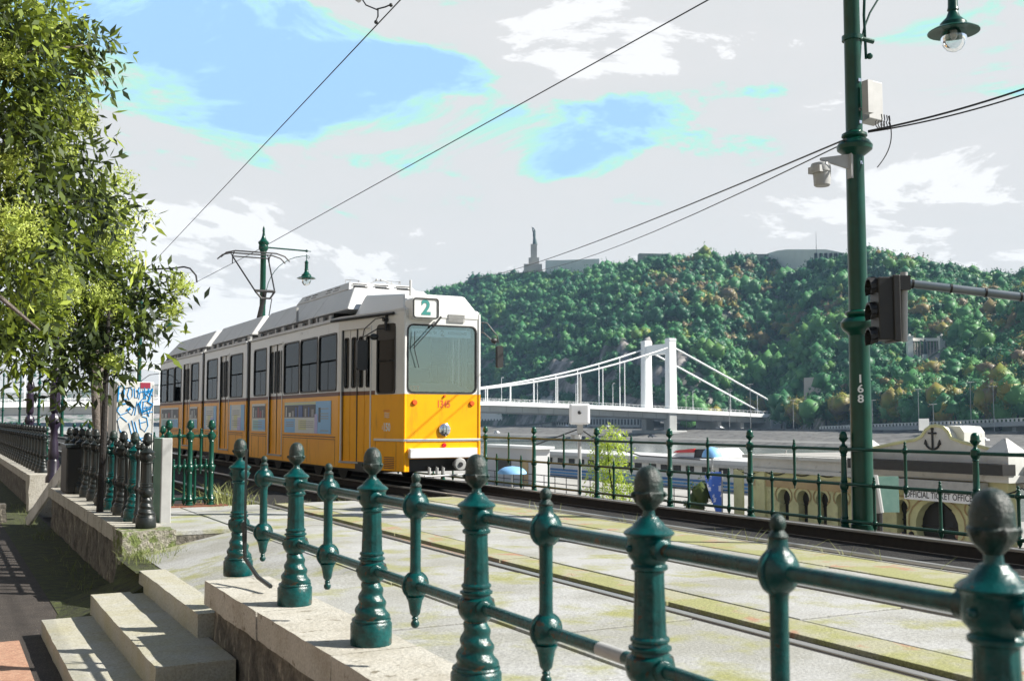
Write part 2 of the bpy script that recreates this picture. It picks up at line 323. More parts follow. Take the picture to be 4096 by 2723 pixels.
def leaf_mat(name, cols, trans=0.35):
    m = bpy.data.materials.new(name); m.use_nodes = True; t = m.node_tree; p = t.nodes['Principled BSDF']
    p.inputs['Roughness'].default_value = 0.5; p.inputs['Specular IOR Level'].default_value = 0.3
    at_ = t.nodes.new('ShaderNodeAttribute'); at_.attribute_name = 'tint'
    r = t.nodes.new('ShaderNodeValToRGB'); t.links.new(at_.outputs['Fac'], r.inputs[0])
    while len(r.color_ramp.elements) > 1: r.color_ramp.elements.remove(r.color_ramp.elements[-1])
    r.color_ramp.elements[0].position = cols[0][0]; r.color_ramp.elements[0].color = (*cols[0][1], 1)
    for ps, c in cols[1:]: e = r.color_ramp.elements.new(ps); e.color = (*c, 1)
    t.links.new(r.outputs[0], p.inputs['Base Color'])
    tl = t.nodes.new('ShaderNodeBsdfTranslucent'); t.links.new(r.outputs[0], tl.inputs[0])
    mxs = t.nodes.new('ShaderNodeMixShader'); mxs.inputs[0].default_value = trans
    t.links.new(p.outputs[0], mxs.inputs[1]); t.links.new(tl.outputs[0], mxs.inputs[2]); t.links.new(mxs.outputs[0], t.nodes['Material Output'].inputs['Surface'])
    return m
HILLF = leaf_mat('hill_foliage', [(0.0, (0.012, 0.075, 0.034)), (0.45, (0.042, 0.165, 0.058)), (0.8, (0.10, 0.25, 0.07)), (0.86, (0.09, 0.20, 0.04)), (0.91, (0.25, 0.22, 0.035)), (0.95, (0.17, 0.13, 0.09)), (1.0, (0.22, 0.17, 0.05))], 0.12)
NEARF = leaf_mat('near_foliage', [(0.0, (0.035, 0.05, 0.03)), (0.35, (0.10, 0.14, 0.03)), (0.7, (0.24, 0.31, 0.03)), (0.88, (0.42, 0.50, 0.08)), (1.0, (0.58, 0.66, 0.18))], 0.38)  # ramp from shaded to sunlit leaves; the light is painted in through tint
YOUNGF = leaf_mat('young_foliage', [(0.0, (0.22, 0.34, 0.03)), (1.0, (0.50, 0.60, 0.08))], 0.4)
GRASSM = leaf_mat('grass_blades', [(0.0, (0.10, 0.14, 0.03)), (1.0, (0.45, 0.46, 0.20))], 0.3)

def mesh_np(name, V, Fq, material, tint=None, parent=None, smooth=False):
    """V (n,3), Fq (m,4 or 3) arrays -> object"""
    me = bpy.data.meshes.new(name); n = len(V); m = len(Fq); k = Fq.shape[1]
    off = np.array(origin(parent)) if parent is not None else np.zeros(3)
    me.vertices.add(n); me.vertices.foreach_set('co', (V - off).astype(np.float32).ravel())
    me.loops.add(m * k); me.loops.foreach_set('vertex_index', Fq.astype(np.int32).ravel())
    me.polygons.add(m); me.polygons.foreach_set('loop_start', np.arange(0, m * k, k, dtype=np.int32))
    try: me.polygons.foreach_set('loop_total', np.full(m, k, dtype=np.int32))
    except Exception: pass
    me.polygons.foreach_set('use_smooth', np.full(m, smooth)); me.materials.append(material)
    if tint is not None:
        a = me.attributes.new('tint', 'FLOAT', 'POINT'); a.data.foreach_set('value', tint.astype(np.float32))
    me.update(calc_edges=True); me.validate()
    o = bpy.data.objects.new(name, me); COL.objects.link(o)
    if parent is not None: o.parent = parent
    return o

# ------------------------------------------------------------------ setting: ground, tracks, walls
def sheet(name, x0, x1, y0, y1, z, m, kind='structure'):
    return obj(name, MB().add([(x0, y0, z), (x1, y0, z), (x1, y1, z), (x0, y1, z)], [(0, 1, 2, 3)]), m, smooth=0, kind=kind)
sheet('ground', -2500, 9.96, -600, 3500, -0.80, ASPH)
sheet('lower_path', -6, 1.9, -6, 90, -0.70, ASPH)
sheet('sunlit_paving_patch', -3.5, 0.70, 3.0, 10.3, -0.694, PINK)  # pink paving, with the sunlit patch of the path put into its bright colour
obj('earth_bank', MB().hexa([(0.9, 10.45, -0.72), (1.8, 10.45, -0.72), (1.8, 12.4, -0.72), (1.2, 12.4, -0.72), (1.45, 10.45, -0.5), (1.8, 10.45, -0.3), (1.8, 12.4, -0.3), (1.75, 12.4, -0.55)]), EARTH, kind='structure')
sheet('grass_verge', 1.12, 1.84, 10.4, 60, -0.694, EARTH)
sheet('ballast_bed', 7.05, 9.3, -6, 15.3, -0.14, BALL); sheet('ballast_bed', 2.27, 9.3, 15.3, 200, -0.14, BALL)
obj('paving_core', MB().box(2.26, 7.07, 12.005, 15.27, -0.6, -0.055), WALLST, smooth=0, kind='structure')
sheet('fence_strip', 9.3, 9.96, -6, 300, -0.13, ASPH)
obj('retaining_wall', MB().box(9.6, 9.95, -60, 400, -5.4, -0.14), WALLST, smooth=0, kind='structure')
sheet('lower_quay', 9.95, 60, -200, 900, -5.2, LQUAY)
obj('quay_wall', MB().box(59.6, 60, -200, 900, -9.5, -5.21), QSTONE, smooth=0, kind='structure')
# river
m = bpy.data.materials.new('river_water'); m.use_nodes = True; t = m.node_tree; p = t.nodes['Principled BSDF']
p.inputs['Base Color'].default_value = (0.16, 0.17, 0.16, 1); p.inputs['Roughness'].default_value = 0.18; p.inputs['Specular IOR Level'].default_value = 0.8
tc = t.nodes.new('ShaderNodeTexCoord'); mm = t.nodes.new('ShaderNodeMapping'); mm.inputs['Scale'].default_value = (0.25, 1.0, 1); nn = t.nodes.new('ShaderNodeTexNoise'); nn.inputs['Scale'].default_value = 0.5; nn.inputs['Detail'].default_value = 5
bb = t.nodes.new('ShaderNodeBump'); bb.inputs['Strength'].default_value = 0.6; bb.inputs['Distance'].default_value = 0.35
t.links.new(tc.outputs['Object'], mm.inputs[0]); t.links.new(mm.outputs[0], nn.inputs['Vector']); t.links.new(nn.outputs['Fac'], bb.inputs['Height']); t.links.new(bb.outputs[0], p.inputs['Normal'])
sheet('river_water', 60, 264, -900, 3500, -9.0, m)
# far bank: quay slope, road, ground
def strip(name, pts, y0, y1, m):
    vs = []; fs = []
    for x, z in pts: vs += [(x, y0, z), (x, y1, z)]
    for i in range(len(pts) - 1): fs.append((2 * i, 2 * i + 2, 2 * i + 3, 2 * i + 1))
    return obj(name, MB().add(vs, fs), m, smooth=0, kind='structure')
strip('far_embankment', [(260, -9.6), (272, -7.4)], -900, 3500, QSTONE)
strip('far_lower_road', [(272, -7.4), (290, -7.2)], -900, 3500, QROAD)
strip('far_quay_slope', [(290, -7.2), (322, -4.1), (322.4, -3.2), (323, -3.2), (323.1, -3.9)], -900, 3500, QSTONE)
strip('far_ground', [(323.1, -3.9), (346, -3.9), (2600, -3.9)], -900, 3500, QROAD)

# paving slabs around the embedded track
pv = MB(); rp = MB(); sheet('paving_bed', 3.0, 7.08, -6, 15.28, -0.03, GROOVE)
def slabs(mb, x0, x1, ln, y0=-5.0, y1=15.26, off=0.0):
    y = y0 - off
    while y < y1:
        a, b = max(y, y0), min(y + ln, y1); y += ln
        if b - a < 0.1: continue
        z = random.uniform(-0.006, 0.004); g = 0.012
        mb.box(x0 + g, x1 - g, a + g, b - g, -0.05, z)
slabs(pv, 2.25, 2.98, 1.55, y1=8.12); slabs(pv, 2.25, 2.98, 1.55, y0=12.0); slabs(pv, 2.98, 4.07, 2.2, off=0.7)
slabs(pv, 4.62, 5.5, 1.5, off=0.5); slabs(rp, 4.29, 4.62, 2.4, off=1.1)
slabs(pv, 5.74, 6.45, 1.7, off=0.3); slabs(rp, 6.45, 7.07, 2.6, off=1.3)
obj('paving', pv, PAVE, smooth=0, kind='structure', bevel=0.004); obj('rusty_paving', rp, RUSTP, smooth=0, kind='structure', bevel=0.004)

def rail(label, x, y0, y1, groove, ztop=0.0):
    t_ = thing('tram_rail', label, 'rail', (x, y0, 0), 'tram rails on the quay')
    obj('rail_head', MB().box(x - 0.035, x + 0.035, y0, y1, ztop - 0.03, ztop), RAILM, t_, smooth=0, bevel=0.006)
    w = MB().box(x - 0.012, x + 0.012, y0, y1, ztop - 0.14, ztop - 0.03); w.box(x - 0.07, x + 0.07, y0, y1, ztop - 0.17, ztop - 0.145)
    if groove:
        w.box(x - 0.085, x - 0.035, y0, min(y1, 15.26), -0.05, -0.012); w.box(x + 0.036, x + 0.13, y0, min(y1, 15.26), -0.06, -0.028)
    obj('rail_foot', w, RAILW, t_, smooth=0)
rail('near rail set in a dark groove in the pale paving', 4.16, -5, 150, True, -0.002)
rail('rail set in the paving between the near groove and the open ballast', 5.60, -5, 150, True, -0.002)
rail('rail just beyond the metal paving edge, weeds beside it', 7.36, -5, 150, False)
rail('rail closest to the far green railing, above black ballast', 8.80, -5, 150, False, 0.01)
tag(obj('edge_strip', MB().box(7.08, 7.10, -5, 15.28, -0.12, 0.004), LGREY, smooth=0), 'thin pale metal strip edging the paving beside the ballast', 'metal edge')

def rough_box(mb, x0, x1, y0, y1, z0, z1, step=0.12, amp=0.02, seed=0):
    nx = max(2, int((x1 - x0) / step)); ny = max(2, int((y1 - y0) / step)); nz = max(2, int((z1 - z0) / step)); idx = {}; vs = []; fs = []
    def vid(i, j, k):
        if (i, j, k) not in idx:
            p_ = Vector((x0 + (x1 - x0) * i / nx, y0 + (y1 - y0) * j / ny, z0 + (z1 - z0) * k / nz))
            q = p_ * 3.1 + Vector((seed, 0, 0)); d = noise.noise_vector(q) * amp + noise.noise_vector(p_ * 9) * amp * 0.45
            if k == nz: d.z *= 0.25
            idx[(i, j, k)] = len(vs); vs.append(p_ + d)
        return idx[(i, j, k)]
    for a, b, mk in ((nx, ny, lambda i, j, s: (i, j, nz * s)), (nx, nz, lambda i, j, s: (i, ny * s, j)), (ny, nz, lambda i, j, s: (nx * s, i, j))):
        for i in range(a):
            for j in range(b):
                for s in (0, 1):
                    q = [vid(*mk(i, j, s)), vid(*mk(i + 1, j, s)), vid(*mk(i + 1, j + 1, s)), vid(*mk(i, j + 1, s))]
                    fs.append(tuple(q if s else q[::-1]))
    mb.add(vs, fs)
def wall(label, y0, y1, mossy=0.0, cut=1.25, step=0.11):
    t_ = thing('stone_wall', label, 'wall', (2.0, (y0 + y1) / 2, -0.7))
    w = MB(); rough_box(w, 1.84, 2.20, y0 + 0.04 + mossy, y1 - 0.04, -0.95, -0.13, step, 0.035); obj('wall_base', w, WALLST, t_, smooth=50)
    y = y0 + mossy
    while y < y1 - 0.05:
        ln = min(cut * random.uniform(0.9, 1.15), y1 - y)
        if y1 - y - ln < 0.3: ln = y1 - y
        c = MB(); rough_box(c, 1.78, 2.26, y + 0.006, y + ln - 0.006, -0.15, 0.02, 0.08, 0.010, seed=y)
        obj('coping_stone', c, STONE, t_, smooth=40); y += ln
    if mossy:
        c = MB(); rough_box(c, 1.76, 2.32, y0, y0 + mossy - 0.01, -0.95, 0.015, 0.07, 0.045, seed=3)
        e_ = obj('broken_end', c, MOSS, t_, smooth=50); e_['label'] = 'broken mossy end of the wall with bare brick showing'
wall('pale stone wall under the near green railing, right of the steps', -4.0, 8.12)
wall('long stone wall left of the steps with a broken mossy end', 11.95, 20.6, 0.45)
wall('short far stretch of stone wall at the left edge of the picture', 24.6, 62, 0.0, 2.4, 0.4)
st = thing('stone_steps', 'three worn pale stone steps up from the dark lower path to the paving', 'steps', (1.3, 9, -0.7))
for x0, x1, y0, z in ((0.885, 1.33, 5.0, -0.56), (1.30, 1.80, 7.3, -0.39), (1.74, 1.98, 8.13, -0.22)):
    s_ = MB(); rough_box(s_, x0, x1 + 0.02, y0, 10.44 + (x0 - .885) * .3, z - 0.19, z, 0.09, 0.007, seed=z * 9); obj('step', s_, STEPM, st, smooth=45, bevel=0.0)
obj('paving_ramp', MB().hexa([(1.9, 8.14, -0.5), (3.02, 8.14, -0.5), (3.02, 11.96, -0.5), (1.9, 11.96, -0.5), (1.95, 8.14, -0.225), (3.02, 8.14, -0.002), (3.02, 11.96, -0.002), (1.95, 11.96, -0.225)]), PAVE, smooth=0, kind='structure')
sheet('landing', 1.70, 2.0, 10.6, 12.0, -0.232, EARTH)

# ------------------------------------------------------------------ cast iron railings
def acorn(mb, x, y, z, s=1.0, n=20):
    def md(an, h): return 1 + 0.05 * math.cos(an * 8 + h * 40)
    pr = [(0.030, 0.0), (0.022, 0.012), (0.02, 0.03), (0.032, 0.042), (0.047, 0.058), (0.055, 0.075), (0.058, 0.088), (0.052, 0.094), (0.051, 0.105), (0.0505, 0.125), (0.046, 0.145), (0.038, 0.162), (0.026, 0.175), (0.012, 0.181), (0.001, 0.183)]
    mb.lathe([(r * s, h * s) for r, h in pr[:8]], (x, y, z), n, mod=md); mb.lathe([(r * s, h * s) for r, h in pr[7:]], (x, y, z), n)
    for k in range(5):
        a = k * 1.2566 + 0.5; mb.sphere((x + 0.056 * s * math.cos(a), y + 0.056 * s * math.sin(a), z + 0.084 * s), 0.010 * s, 7, 5)
def big_post(n=32):
    m_ = MB(); c = (0, 0, 0)
    def tw(an, h): return 1 + 0.085 * math.sin(an + h * 95)   # twisted foot
    m_.lathe([(0.106, 0), (0.109, 0.006), (0.109, 0.108), (0.103, 0.116), (0.1, 0.122), (0.104, 0.128), (0.1, 0.136)], c, n)
    pr = [(0.096, 0.134)] + [((0.095 - 0.045 * min(1, i / 19) ** 0.8), 0.14 + i * 0.0095) for i in range(20)]
    m_.lathe(pr, c, n, mod=tw)
    m_.lathe([(0.052, 0.325), (0.062, 0.335), (0.075, 0.355), (0.082, 0.385), (0.076, 0.415), (0.062, 0.425), (0.060, 0.435), (0.07, 0.44), (0.07, 0.448), (0.06, 0.453), (0.058, 0.462), (0.064, 0.467), (0.064, 0.475), (0.056, 0.482)], c, n)
    m_.lathe([(0.0545, 0.48), (0.054, 0.50), (0.0485, 0.668), (0.049, 0.69)], c, 48, mod=lambda an, h: 1 - 0.055 * max(0, math.cos(an * 12)) if 0.49 < h < 0.68 else 1)
    m_.lathe([(0.05, 0.688), (0.06, 0.695), (0.06, 0.705), (0.052, 0.712), (0.055, 0.72), (0.068, 0.735), (0.072, 0.76), (0.070, 0.79), (0.074, 0.80), (0.082, 0.806), (0.083, 0.812), (0.072, 0.822), (0.055, 0.832), (0.046, 0.845), (0.036, 0.853), (0.03, 0.862)], c, n)
    acorn(m_, 0, 0, 0.855, 0.95)
    for z in (0.385, 0.762):
        for sx in (-1, 1): m_.sphere((sx * 0.074, 0, z), 0.012, 8, 6)
        for sy in (-1, 1): m_.lathe([(0.034, 0), (0.034, 0.03), (0.028, 0.034)] if sy > 0 else [(0.028, -0.034), (0.034, -0.03), (0.034, 0)], (0, sy * 0.062, z), 16, 'y')
    return m_
def boss_baluster(n=20):
    m_ = MB()
    for z in (0.762, 0.385):
        m_.sphere((0, 0, z), 0.066, 20, 12, (0.9, 0.9, 1)); m_.lathe([(0.06, -0.008), (0.069, -0.006), (0.069, 0.006), (0.06, 0.008)], (0, 0, z), 22, 'y')
        m_.sphere((-0.058, 0, z - 0.01), 0.01, 8, 5)
    m_.lathe([(0.034, 0.43), (0.028, 0.445), (0.026, 0.47), (0.026, 0.68), (0.028, 0.7), (0.034, 0.715)], (0, 0, 0), n)
    m_.lathe([(0.04, 0.81), (0.03, 0.822), (0.026, 0.85), (0.029, 0.857), (0.021, 0.868), (0.016, 0.874)], (0, 0, 0), n); m_.sphere((0, 0, 0.892), 0.023, 14, 9, (1, 1, 1.15))
    m_.lathe([(0.001, 0.182), (0.012, 0.184), (0.02, 0.195), (0.021, 0.207), (0.013, 0.220), (0.017, 0.228), (0.012, 0.235), (0.024, 0.25), (0.03, 0.285), (0.035, 0.31), (0.045, 0.33)], (0, 0, 0), n)
    return m_
def plain_baluster(z0, z1, s=1.0, n=12, fin=True):
    m_ = MB(); r = 0.018 * s
    m_.lathe([(r * 1.6, z0), (r, z0 + 0.05), (r, z1 - 0.05), (r * 1.6, z1)], (0, 0, 0), n)
    for z in (z0, z1):
        m_.sphere((0, 0, z), 0.038 * s, 12, 8)
    m_.lathe([(0.024 * s, z1 + 0.025), (0.016 * s, z1 + 0.05), (0.02 * s, z1 + 0.065), (0.012 * s, z1 + 0.075)], (0, 0, 0), n); m_.sphere((0, 0, z1 + 0.09), 0.017 * s, 10, 7)
    m_.lathe([(0.002, z0 - 0.105), (0.013 * s, z0 - 0.095), (0.008 * s, z0 - 0.075), (0.022 * s, z0 - 0.05), (0.028 * s, z0 - 0.025)], (0, 0, 0), n)
    return m_
def far_post(h=1.19, n=16):
    m_ = MB(); c = (0, 0, 0)
    m_.lathe([(0.062, 0), (0.062, 0.02), (0.046, 0.035), (0.05, 0.05), (0.042, 0.06), (0.05, 0.075), (0.056, 0.095), (0.045, 0.115), (0.04, 0.13), (0.046, 0.14), (0.038, 0.155), (0.036, 0.35), (0.034, 0.44), (0.042, 0.45), (0.036, 0.465), (0.05, 0.49), (0.055, 0.52), (0.05, 0.55), (0.038, 0.565), (0.044, 0.58), (0.036, 0.59), (0.033, 0.75), (0.031, 0.875), (0.04, 0.885), (0.034, 0.90), (0.05, 0.93), (0.053, 0.955), (0.048, 0.975), (0.05, 0.995), (0.03, 1.012), (0.022, 1.02)], c, n)
    acorn(m_, 0, 0, 1.015, 0.92, 14); return m_
def put(name, me, mt, parent, loc, rz=0.0):
    o = bpy.data.objects.new(name, me); COL.objects.link(o); o.parent = parent; o.location = loc; o.rotation_euler = (0, 0, rz); return o
def proto(mb, mt, smooth=38, top=None, mt2=None):
    me = bpy.data.meshes.new('m'); me.from_pydata(mb.v, [], mb.f); me.materials.append(mt)
    if top:
        me.materials.append(mt2)
        for p_ in me.polygons:
            if p_.center.z > top: p_.material_index = 1
    for p_ in me.polygons: p_.use_smooth = True
    me.set_sharp_from_angle(angle=R_(smooth)); return me
ACOM = mat('worn_acorn_paint', (0.034, 0.042, 0.038), 0.38, c2=(0.003, 0.030, 0.025), ns=9, lo=.42, hi=.6, bump=0.5, bs=40, c3=(0.10, 0.09, 0.085), n3=22, lo3=.6, hi3=.68, spec=.35)
BIGP = proto(big_post(), GREEN, top=.875, mt2=ACOM); BOSS = proto(boss_baluster(), GREEN, top=.845, mt2=ACOM); BIGP.name = 'big_post'; BOSS.name = 'boss_baluster'
BIGD = proto(big_post(20), DARK_SHADED_IRON); BIGD.name = 'shaded_post'  # darker copy of the green post, shade painted into its material
# near railing on the coping
nr = thing('railing', 'near green cast-iron railing with acorn posts and two round rails on the stone wall', 'railing', (2.06, 0, 0.02), 'green cast-iron railings')
PY = [8.27, 6.81, 5.44, 4.19, 2.92, 1.62, 0.35, -0.9]
for y in PY: put('post', BIGP, GREEN, nr, (0, y, 0), random.uniform(-.2, .2))
for a, b in zip(PY[:-1], PY[1:]):
    f_ = 0.47; y = a + (b - a) * f_
    if b > -0.5: put('baluster', BOSS, GREEN, nr, (0, y, 0))
for z in (0.762, 0.385):
    mb = MB().tube([(2.06, -2.0, 0.02 + z), (2.06, 7.62 if z > .5 else 8.22, 0.02 + z)], 0.0235, 16)
    mb.tube([(2.06, 7.60, 0.02 + z), (2.06, 7.66, 0.02 + z)], 0.027, 16); obj('rail', mb, GREEN, nr)
mb = MB().box(1.99, 2.005, 7.83, 7.845, 0.42, 0.98); mb.box(1.99, 2.01, 7.83, 7.845, 0.18, 0.425); mb.tube([(2.0, 7.84, 0.2), (2.02, 7.55, 0.1), (2.04, 7.3, 0.07)], 0.016, 6); mb.tube([(2.0, 7.84, 0.22), (2.0, 7.9, 0.45)], 0.014, 6)
s_ = obj('broken_bar', mb, DARK_SHADED_IRON, nr, smooth=30); s_['label'] = 'bent broken dark bar hanging beside the end post'
mb = MB().tube([(2.06, 2.62 + 0.44, 0.405), (2.06, 2.62 + 0.60, 0.405)], 0.0242, 16); s_ = obj('worn_paint', mb, LGREY, nr); s_['label'] = 'pale scrap of tape on the lower rail'
# left railing continuing beyond the steps
lr = thing('railing', 'dark ornate cast-iron railing with close-set acorn posts, left of the steps', 'railing', (2.06, 12.33, 0.02), 'green cast-iron railings')
SB = MB(); SB.lathe([(0.05, 0), (0.05, 0.05), (0.034, 0.07), (0.045, 0.11), (0.03, 0.14), (0.024, 0.2), (0.022, 0.33), (0.036, 0.36), (0.04, 0.385), (0.036, 0.41), (0.022, 0.44), (0.02, 0.7), (0.034, 0.73), (0.04, 0.762), (0.034, 0.79), (0.018, 0.82), (0.014, 0.83)], (0, 0, 0), 14); acorn(SB, 0, 0, 0.80, 0.62, 12)
SMALLB = proto(SB, DARK_SHADED_IRON); SMALLB.name = 'small_baluster'
for k in range(10):
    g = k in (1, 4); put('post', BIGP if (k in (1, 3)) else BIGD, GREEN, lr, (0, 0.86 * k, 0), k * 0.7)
    if k < 9: put('baluster', SMALLB, DARK_SHADED_IRON, lr, (0, 0.86 * k + 0.30, 0)); put('baluster', SMALLB, DARK_SHADED_IRON, lr, (0, 0.86 * k + 0.58, 0))
for z in (0.762, 0.385): obj('rail', MB().tube([(2.06, 12.3, 0.02 + z), (2.06, 20.2, 0.02 + z)], 0.022, 12), DARK_SHADED_IRON, lr)
lr2 = thing('railing', 'dark cast-iron railing on the farthest stone wall at the left edge', 'railing', (2.06, 25.0, 0.02), 'green cast-iron railings')
for k in range(34):
    put('post', BIGD, DARK_SHADED_IRON, lr2, (0, 0.86 * k, 0)); put('baluster', SMALLB, DARK_SHADED_IRON, lr2, (0, 0.86 * k + 0.43, 0))
for z in (0.762, 0.385): obj('rail', MB().tube([(2.06, 24.9, 0.02 + z), (2.06, 54.5, 0.02 + z)], 0.022, 8), DARK_SHADED_IRON, lr2)
# far railing along the river side of the tracks
FARP = proto(far_post(), GREEN2); UB = proto(plain_baluster(0.54, 0.96, 1.0), GREEN2); LB = proto(plain_baluster(0.10, 0.54, 1.0), GREEN2)
FARP.name = 'far_post'; UB.name = 'upper_baluster'; LB.name = 'lower_baluster'
def fence3(label, p0, direction, ys, z, ext=0.0, group='green cast-iron railings', rz=0.0, material=GREEN2):
    t_ = thing('railing', label, 'railing', (p0[0], p0[1], z), group); d = Vector((direction[0], direction[1], 0))
    for y in ys: put('post', FARP, GREEN2, t_, d * y)
    for a, b in zip(ys[:-1], ys[1:]):
        put('baluster', UB, GREEN2, t_, d * (a + (b - a) * 0.5))
        put('baluster', LB, GREEN2, t_, d * (a + (b - a) * 0.25)); put('baluster', LB, GREEN2, t_, d * (a + (b - a) * 0.75))
    a = min(ys) - ext; b = max(ys) + ext
    for zz in (0.10, 0.54, 0.96):
        q0 = Vector((p0[0], p0[1], z + zz)) + d * a; q1 = Vector((p0[0], p0[1], z + zz)) + d * b
        obj('rail', MB().tube([q0, q1], 0.0205, 10), GREEN2, t_)
    return t_
def yfar(px): # railing post seen at this column, on the line x = 9.75
    q = onX(px, 470, 9.75); return q.y
ys = sorted([yfar(x) for x in (485.3, 534, 596.9, 669.8, 750.2, 843.9, 975.9)]); ys = [ys[0] - 3.9, ys[0] - 2.0] + ys + [ys[-1] + 2.05 * k for k in range(1, 12)]
fence3('green three-rail railing with acorn posts along the river side of the tracks', (9.75, 0), (0, 1), ys, -0.13)
fence3('blue-green railing section standing across the end of the paving', (2.75, 15.3), (1, 0), [0.08, 0.37, 0.66], 0.0, 0.06)
for o_ in list(COL.objects)[-1:]: pass
fence3('green railing running away beside the track behind the graffiti cabinet', (3.42, 15.6), (0, 1), [3.4, 5.05, 6.7, 8.35, 10, 11.65, 13.3, 15, 16.7], -0.1)
t_ = thing('railing', 'long distant green railing beyond the last stone wall', 'railing', (3.3, 36, -0.1), 'green cast-iron railings')
for k in range(28): put('post', FARP, GREEN2, t_, (-k * 0.12, 1.6 * k, 0))
for k in range(27): put('baluster', UB, GREEN2, t_, (-k * 0.12 - 0.06, 1.6 * k + 0.8, 0))
for zz in (0.10, 0.54, 0.96): obj('rail', MB().tube([(3.3, 36, -0.1 + zz), (3.3 - 27 * .12, 36 + 27 * 1.6, -0.1 + zz)], 0.02, 6), GREEN2, t_)
obj('rust_plate', MB().box(2.78, 3.62, 15.15, 15.62, -0.02, 0.012), RUST, smooth=0); tag(bpy.data.objects['rust_plate'], 'rusty brown steel plate under the blue-green railing post', 'metal plate')

# ------------------------------------------------------------------ tram
TX = 8.02; XL = 6.82; XR = 2 * TX - XL; YF = 17.7; XA = 7.28; XB = 2 * TX - XA; YT = 19.9
tram = thing('tram', 'yellow and white articulated three-section tram number 1345 on line 2', 'tram', (TX, 28, 0))
class Pl:  # vertical panel: s along the panel from p0, outward normal; upper body leans in slightly
    def __init__(s, p0, p1):
        s.p0 = Vector((p0[0], p0[1], 0)); d = Vector((p1[0], p1[1], 0)) - s.p0; s.L = d.length; s.d = d.normalized(); s.n = Vector((s.d.y, -s.d.x, 0))
    def __call__(s, a, z, o): return s.p0 + s.d * a + s.n * o + Vector((0, 0, z))
# left side runs from rear to front so that the outward normal is -X  (d=(0,-1) -> n=(-1,0))
def panel(mb, P, s0, s1, z0, z1, holes=(), th=0.05):
    ss = sorted({s0, s1, *[h for q in holes for h in q[:2] if s0 < h < s1]}); zz = sorted({z0, z1, *[h for q in holes for h in q[2:4] if z0 < h < z1]})
    for a, b in zip(ss[:-1], ss[1:]):
        run = None
        for c, d in list(zip(zz[:-1], zz[1:])) + [(None, None)]:
            solid = c is not None and not any(q[0] - 1e-6 <= a and b <= q[1] + 1e-6 and q[2] - 1e-6 <= c and d <= q[3] + 1e-6 for q in holes)
            if solid: run = (run[0], d) if run else (c, d)
            elif run:
                mb.hexa([P(a, run[0], 0), P(b, run[0], 0), P(b, run[0], -th), P(a, run[0], -th), P(a, run[1], 0), P(b, run[1], 0), P(b, run[1], -th), P(a, run[1], -th)]); run = None
def window(P, s0, s1, z0, z1, parent, r=0.07, fw=0.035, bars=(), vbar=None, name='window', glass=None, fmat=None, inset=0.012):
    w = MB(); fn = lambda a, b, t: P(a, b, t)
    w.ring(rrect(s0 - fw, s1 + fw, z0 - fw, z1 + fw, r + fw), rrect(s0, s1, z0, z1, r), fn, -0.02, 0.012)
    for z in bars: w.hexa([P(s0, z - 0.018, -0.012), P(s1, z - 0.018, -0.012), P(s1, z - 0.018, -0.03), P(s0, z - 0.018, -0.03), P(s0, z + 0.018, -0.012), P(s1, z + 0.018, -0.012), P(s1, z + 0.018, -0.03), P(s0, z + 0.018, -0.03)])
    if vbar:
        for a, za, zb in vbar: w.hexa([P(a - .015, za, -0.012), P(a + .015, za, -0.012), P(a + .015, za, -0.03), P(a - .015, za, -0.03), P(a - .015, zb, -0.012), P(a + .015, zb, -0.012), P(a + .015, zb, -0.03), P(a - .015, zb, -0.03)])
    fo = obj(name, w, fmat or BLK, parent, smooth=30)
    g = MB().prism(rrect(s0 - .005, s1 + .005, z0 - .005, z1 + .005, r), fn, -inset - 0.012, -inset)
    obj('pane', g, glass or GLASS, fo, smooth=0)
    return fo
Z0, ZB0, ZB1, ZT = 0.27, 1.635, 1.71, 3.10
low = MB(); belt = MB(); upm = MB()
def side(P, smap, doors, wins, parent, right=False):
    """doors/wins given as Y ranges; smap turns Y to s"""
    dh = [(*sorted((smap(a), smap(b))), 0.40, 2.88) for a, b in doors]; wh = [(*sorted((smap(a), smap(b))), 1.735, 2.86) for a, b in wins]
    panel(low, P, 0, P.L, Z0, ZB0, dh); panel(belt, P, 0, P.L, ZB0, ZB1, dh); panel(upm, P, 0, P.L, ZB1, ZT, dh + wh)
    for a, b, c, d in wh:
        m_ = (a + b) / 2
        window(P, a + .03, b - .03, c + .03, d - .03, parent, bars=(2.33,) if b - a > 1.02 else (), vbar=((m_, c + 0.03, 2.33),) if b - a > 1.02 else None)
    for a, b, c, d in dh: tdoor(P, a, b, c, d, parent)
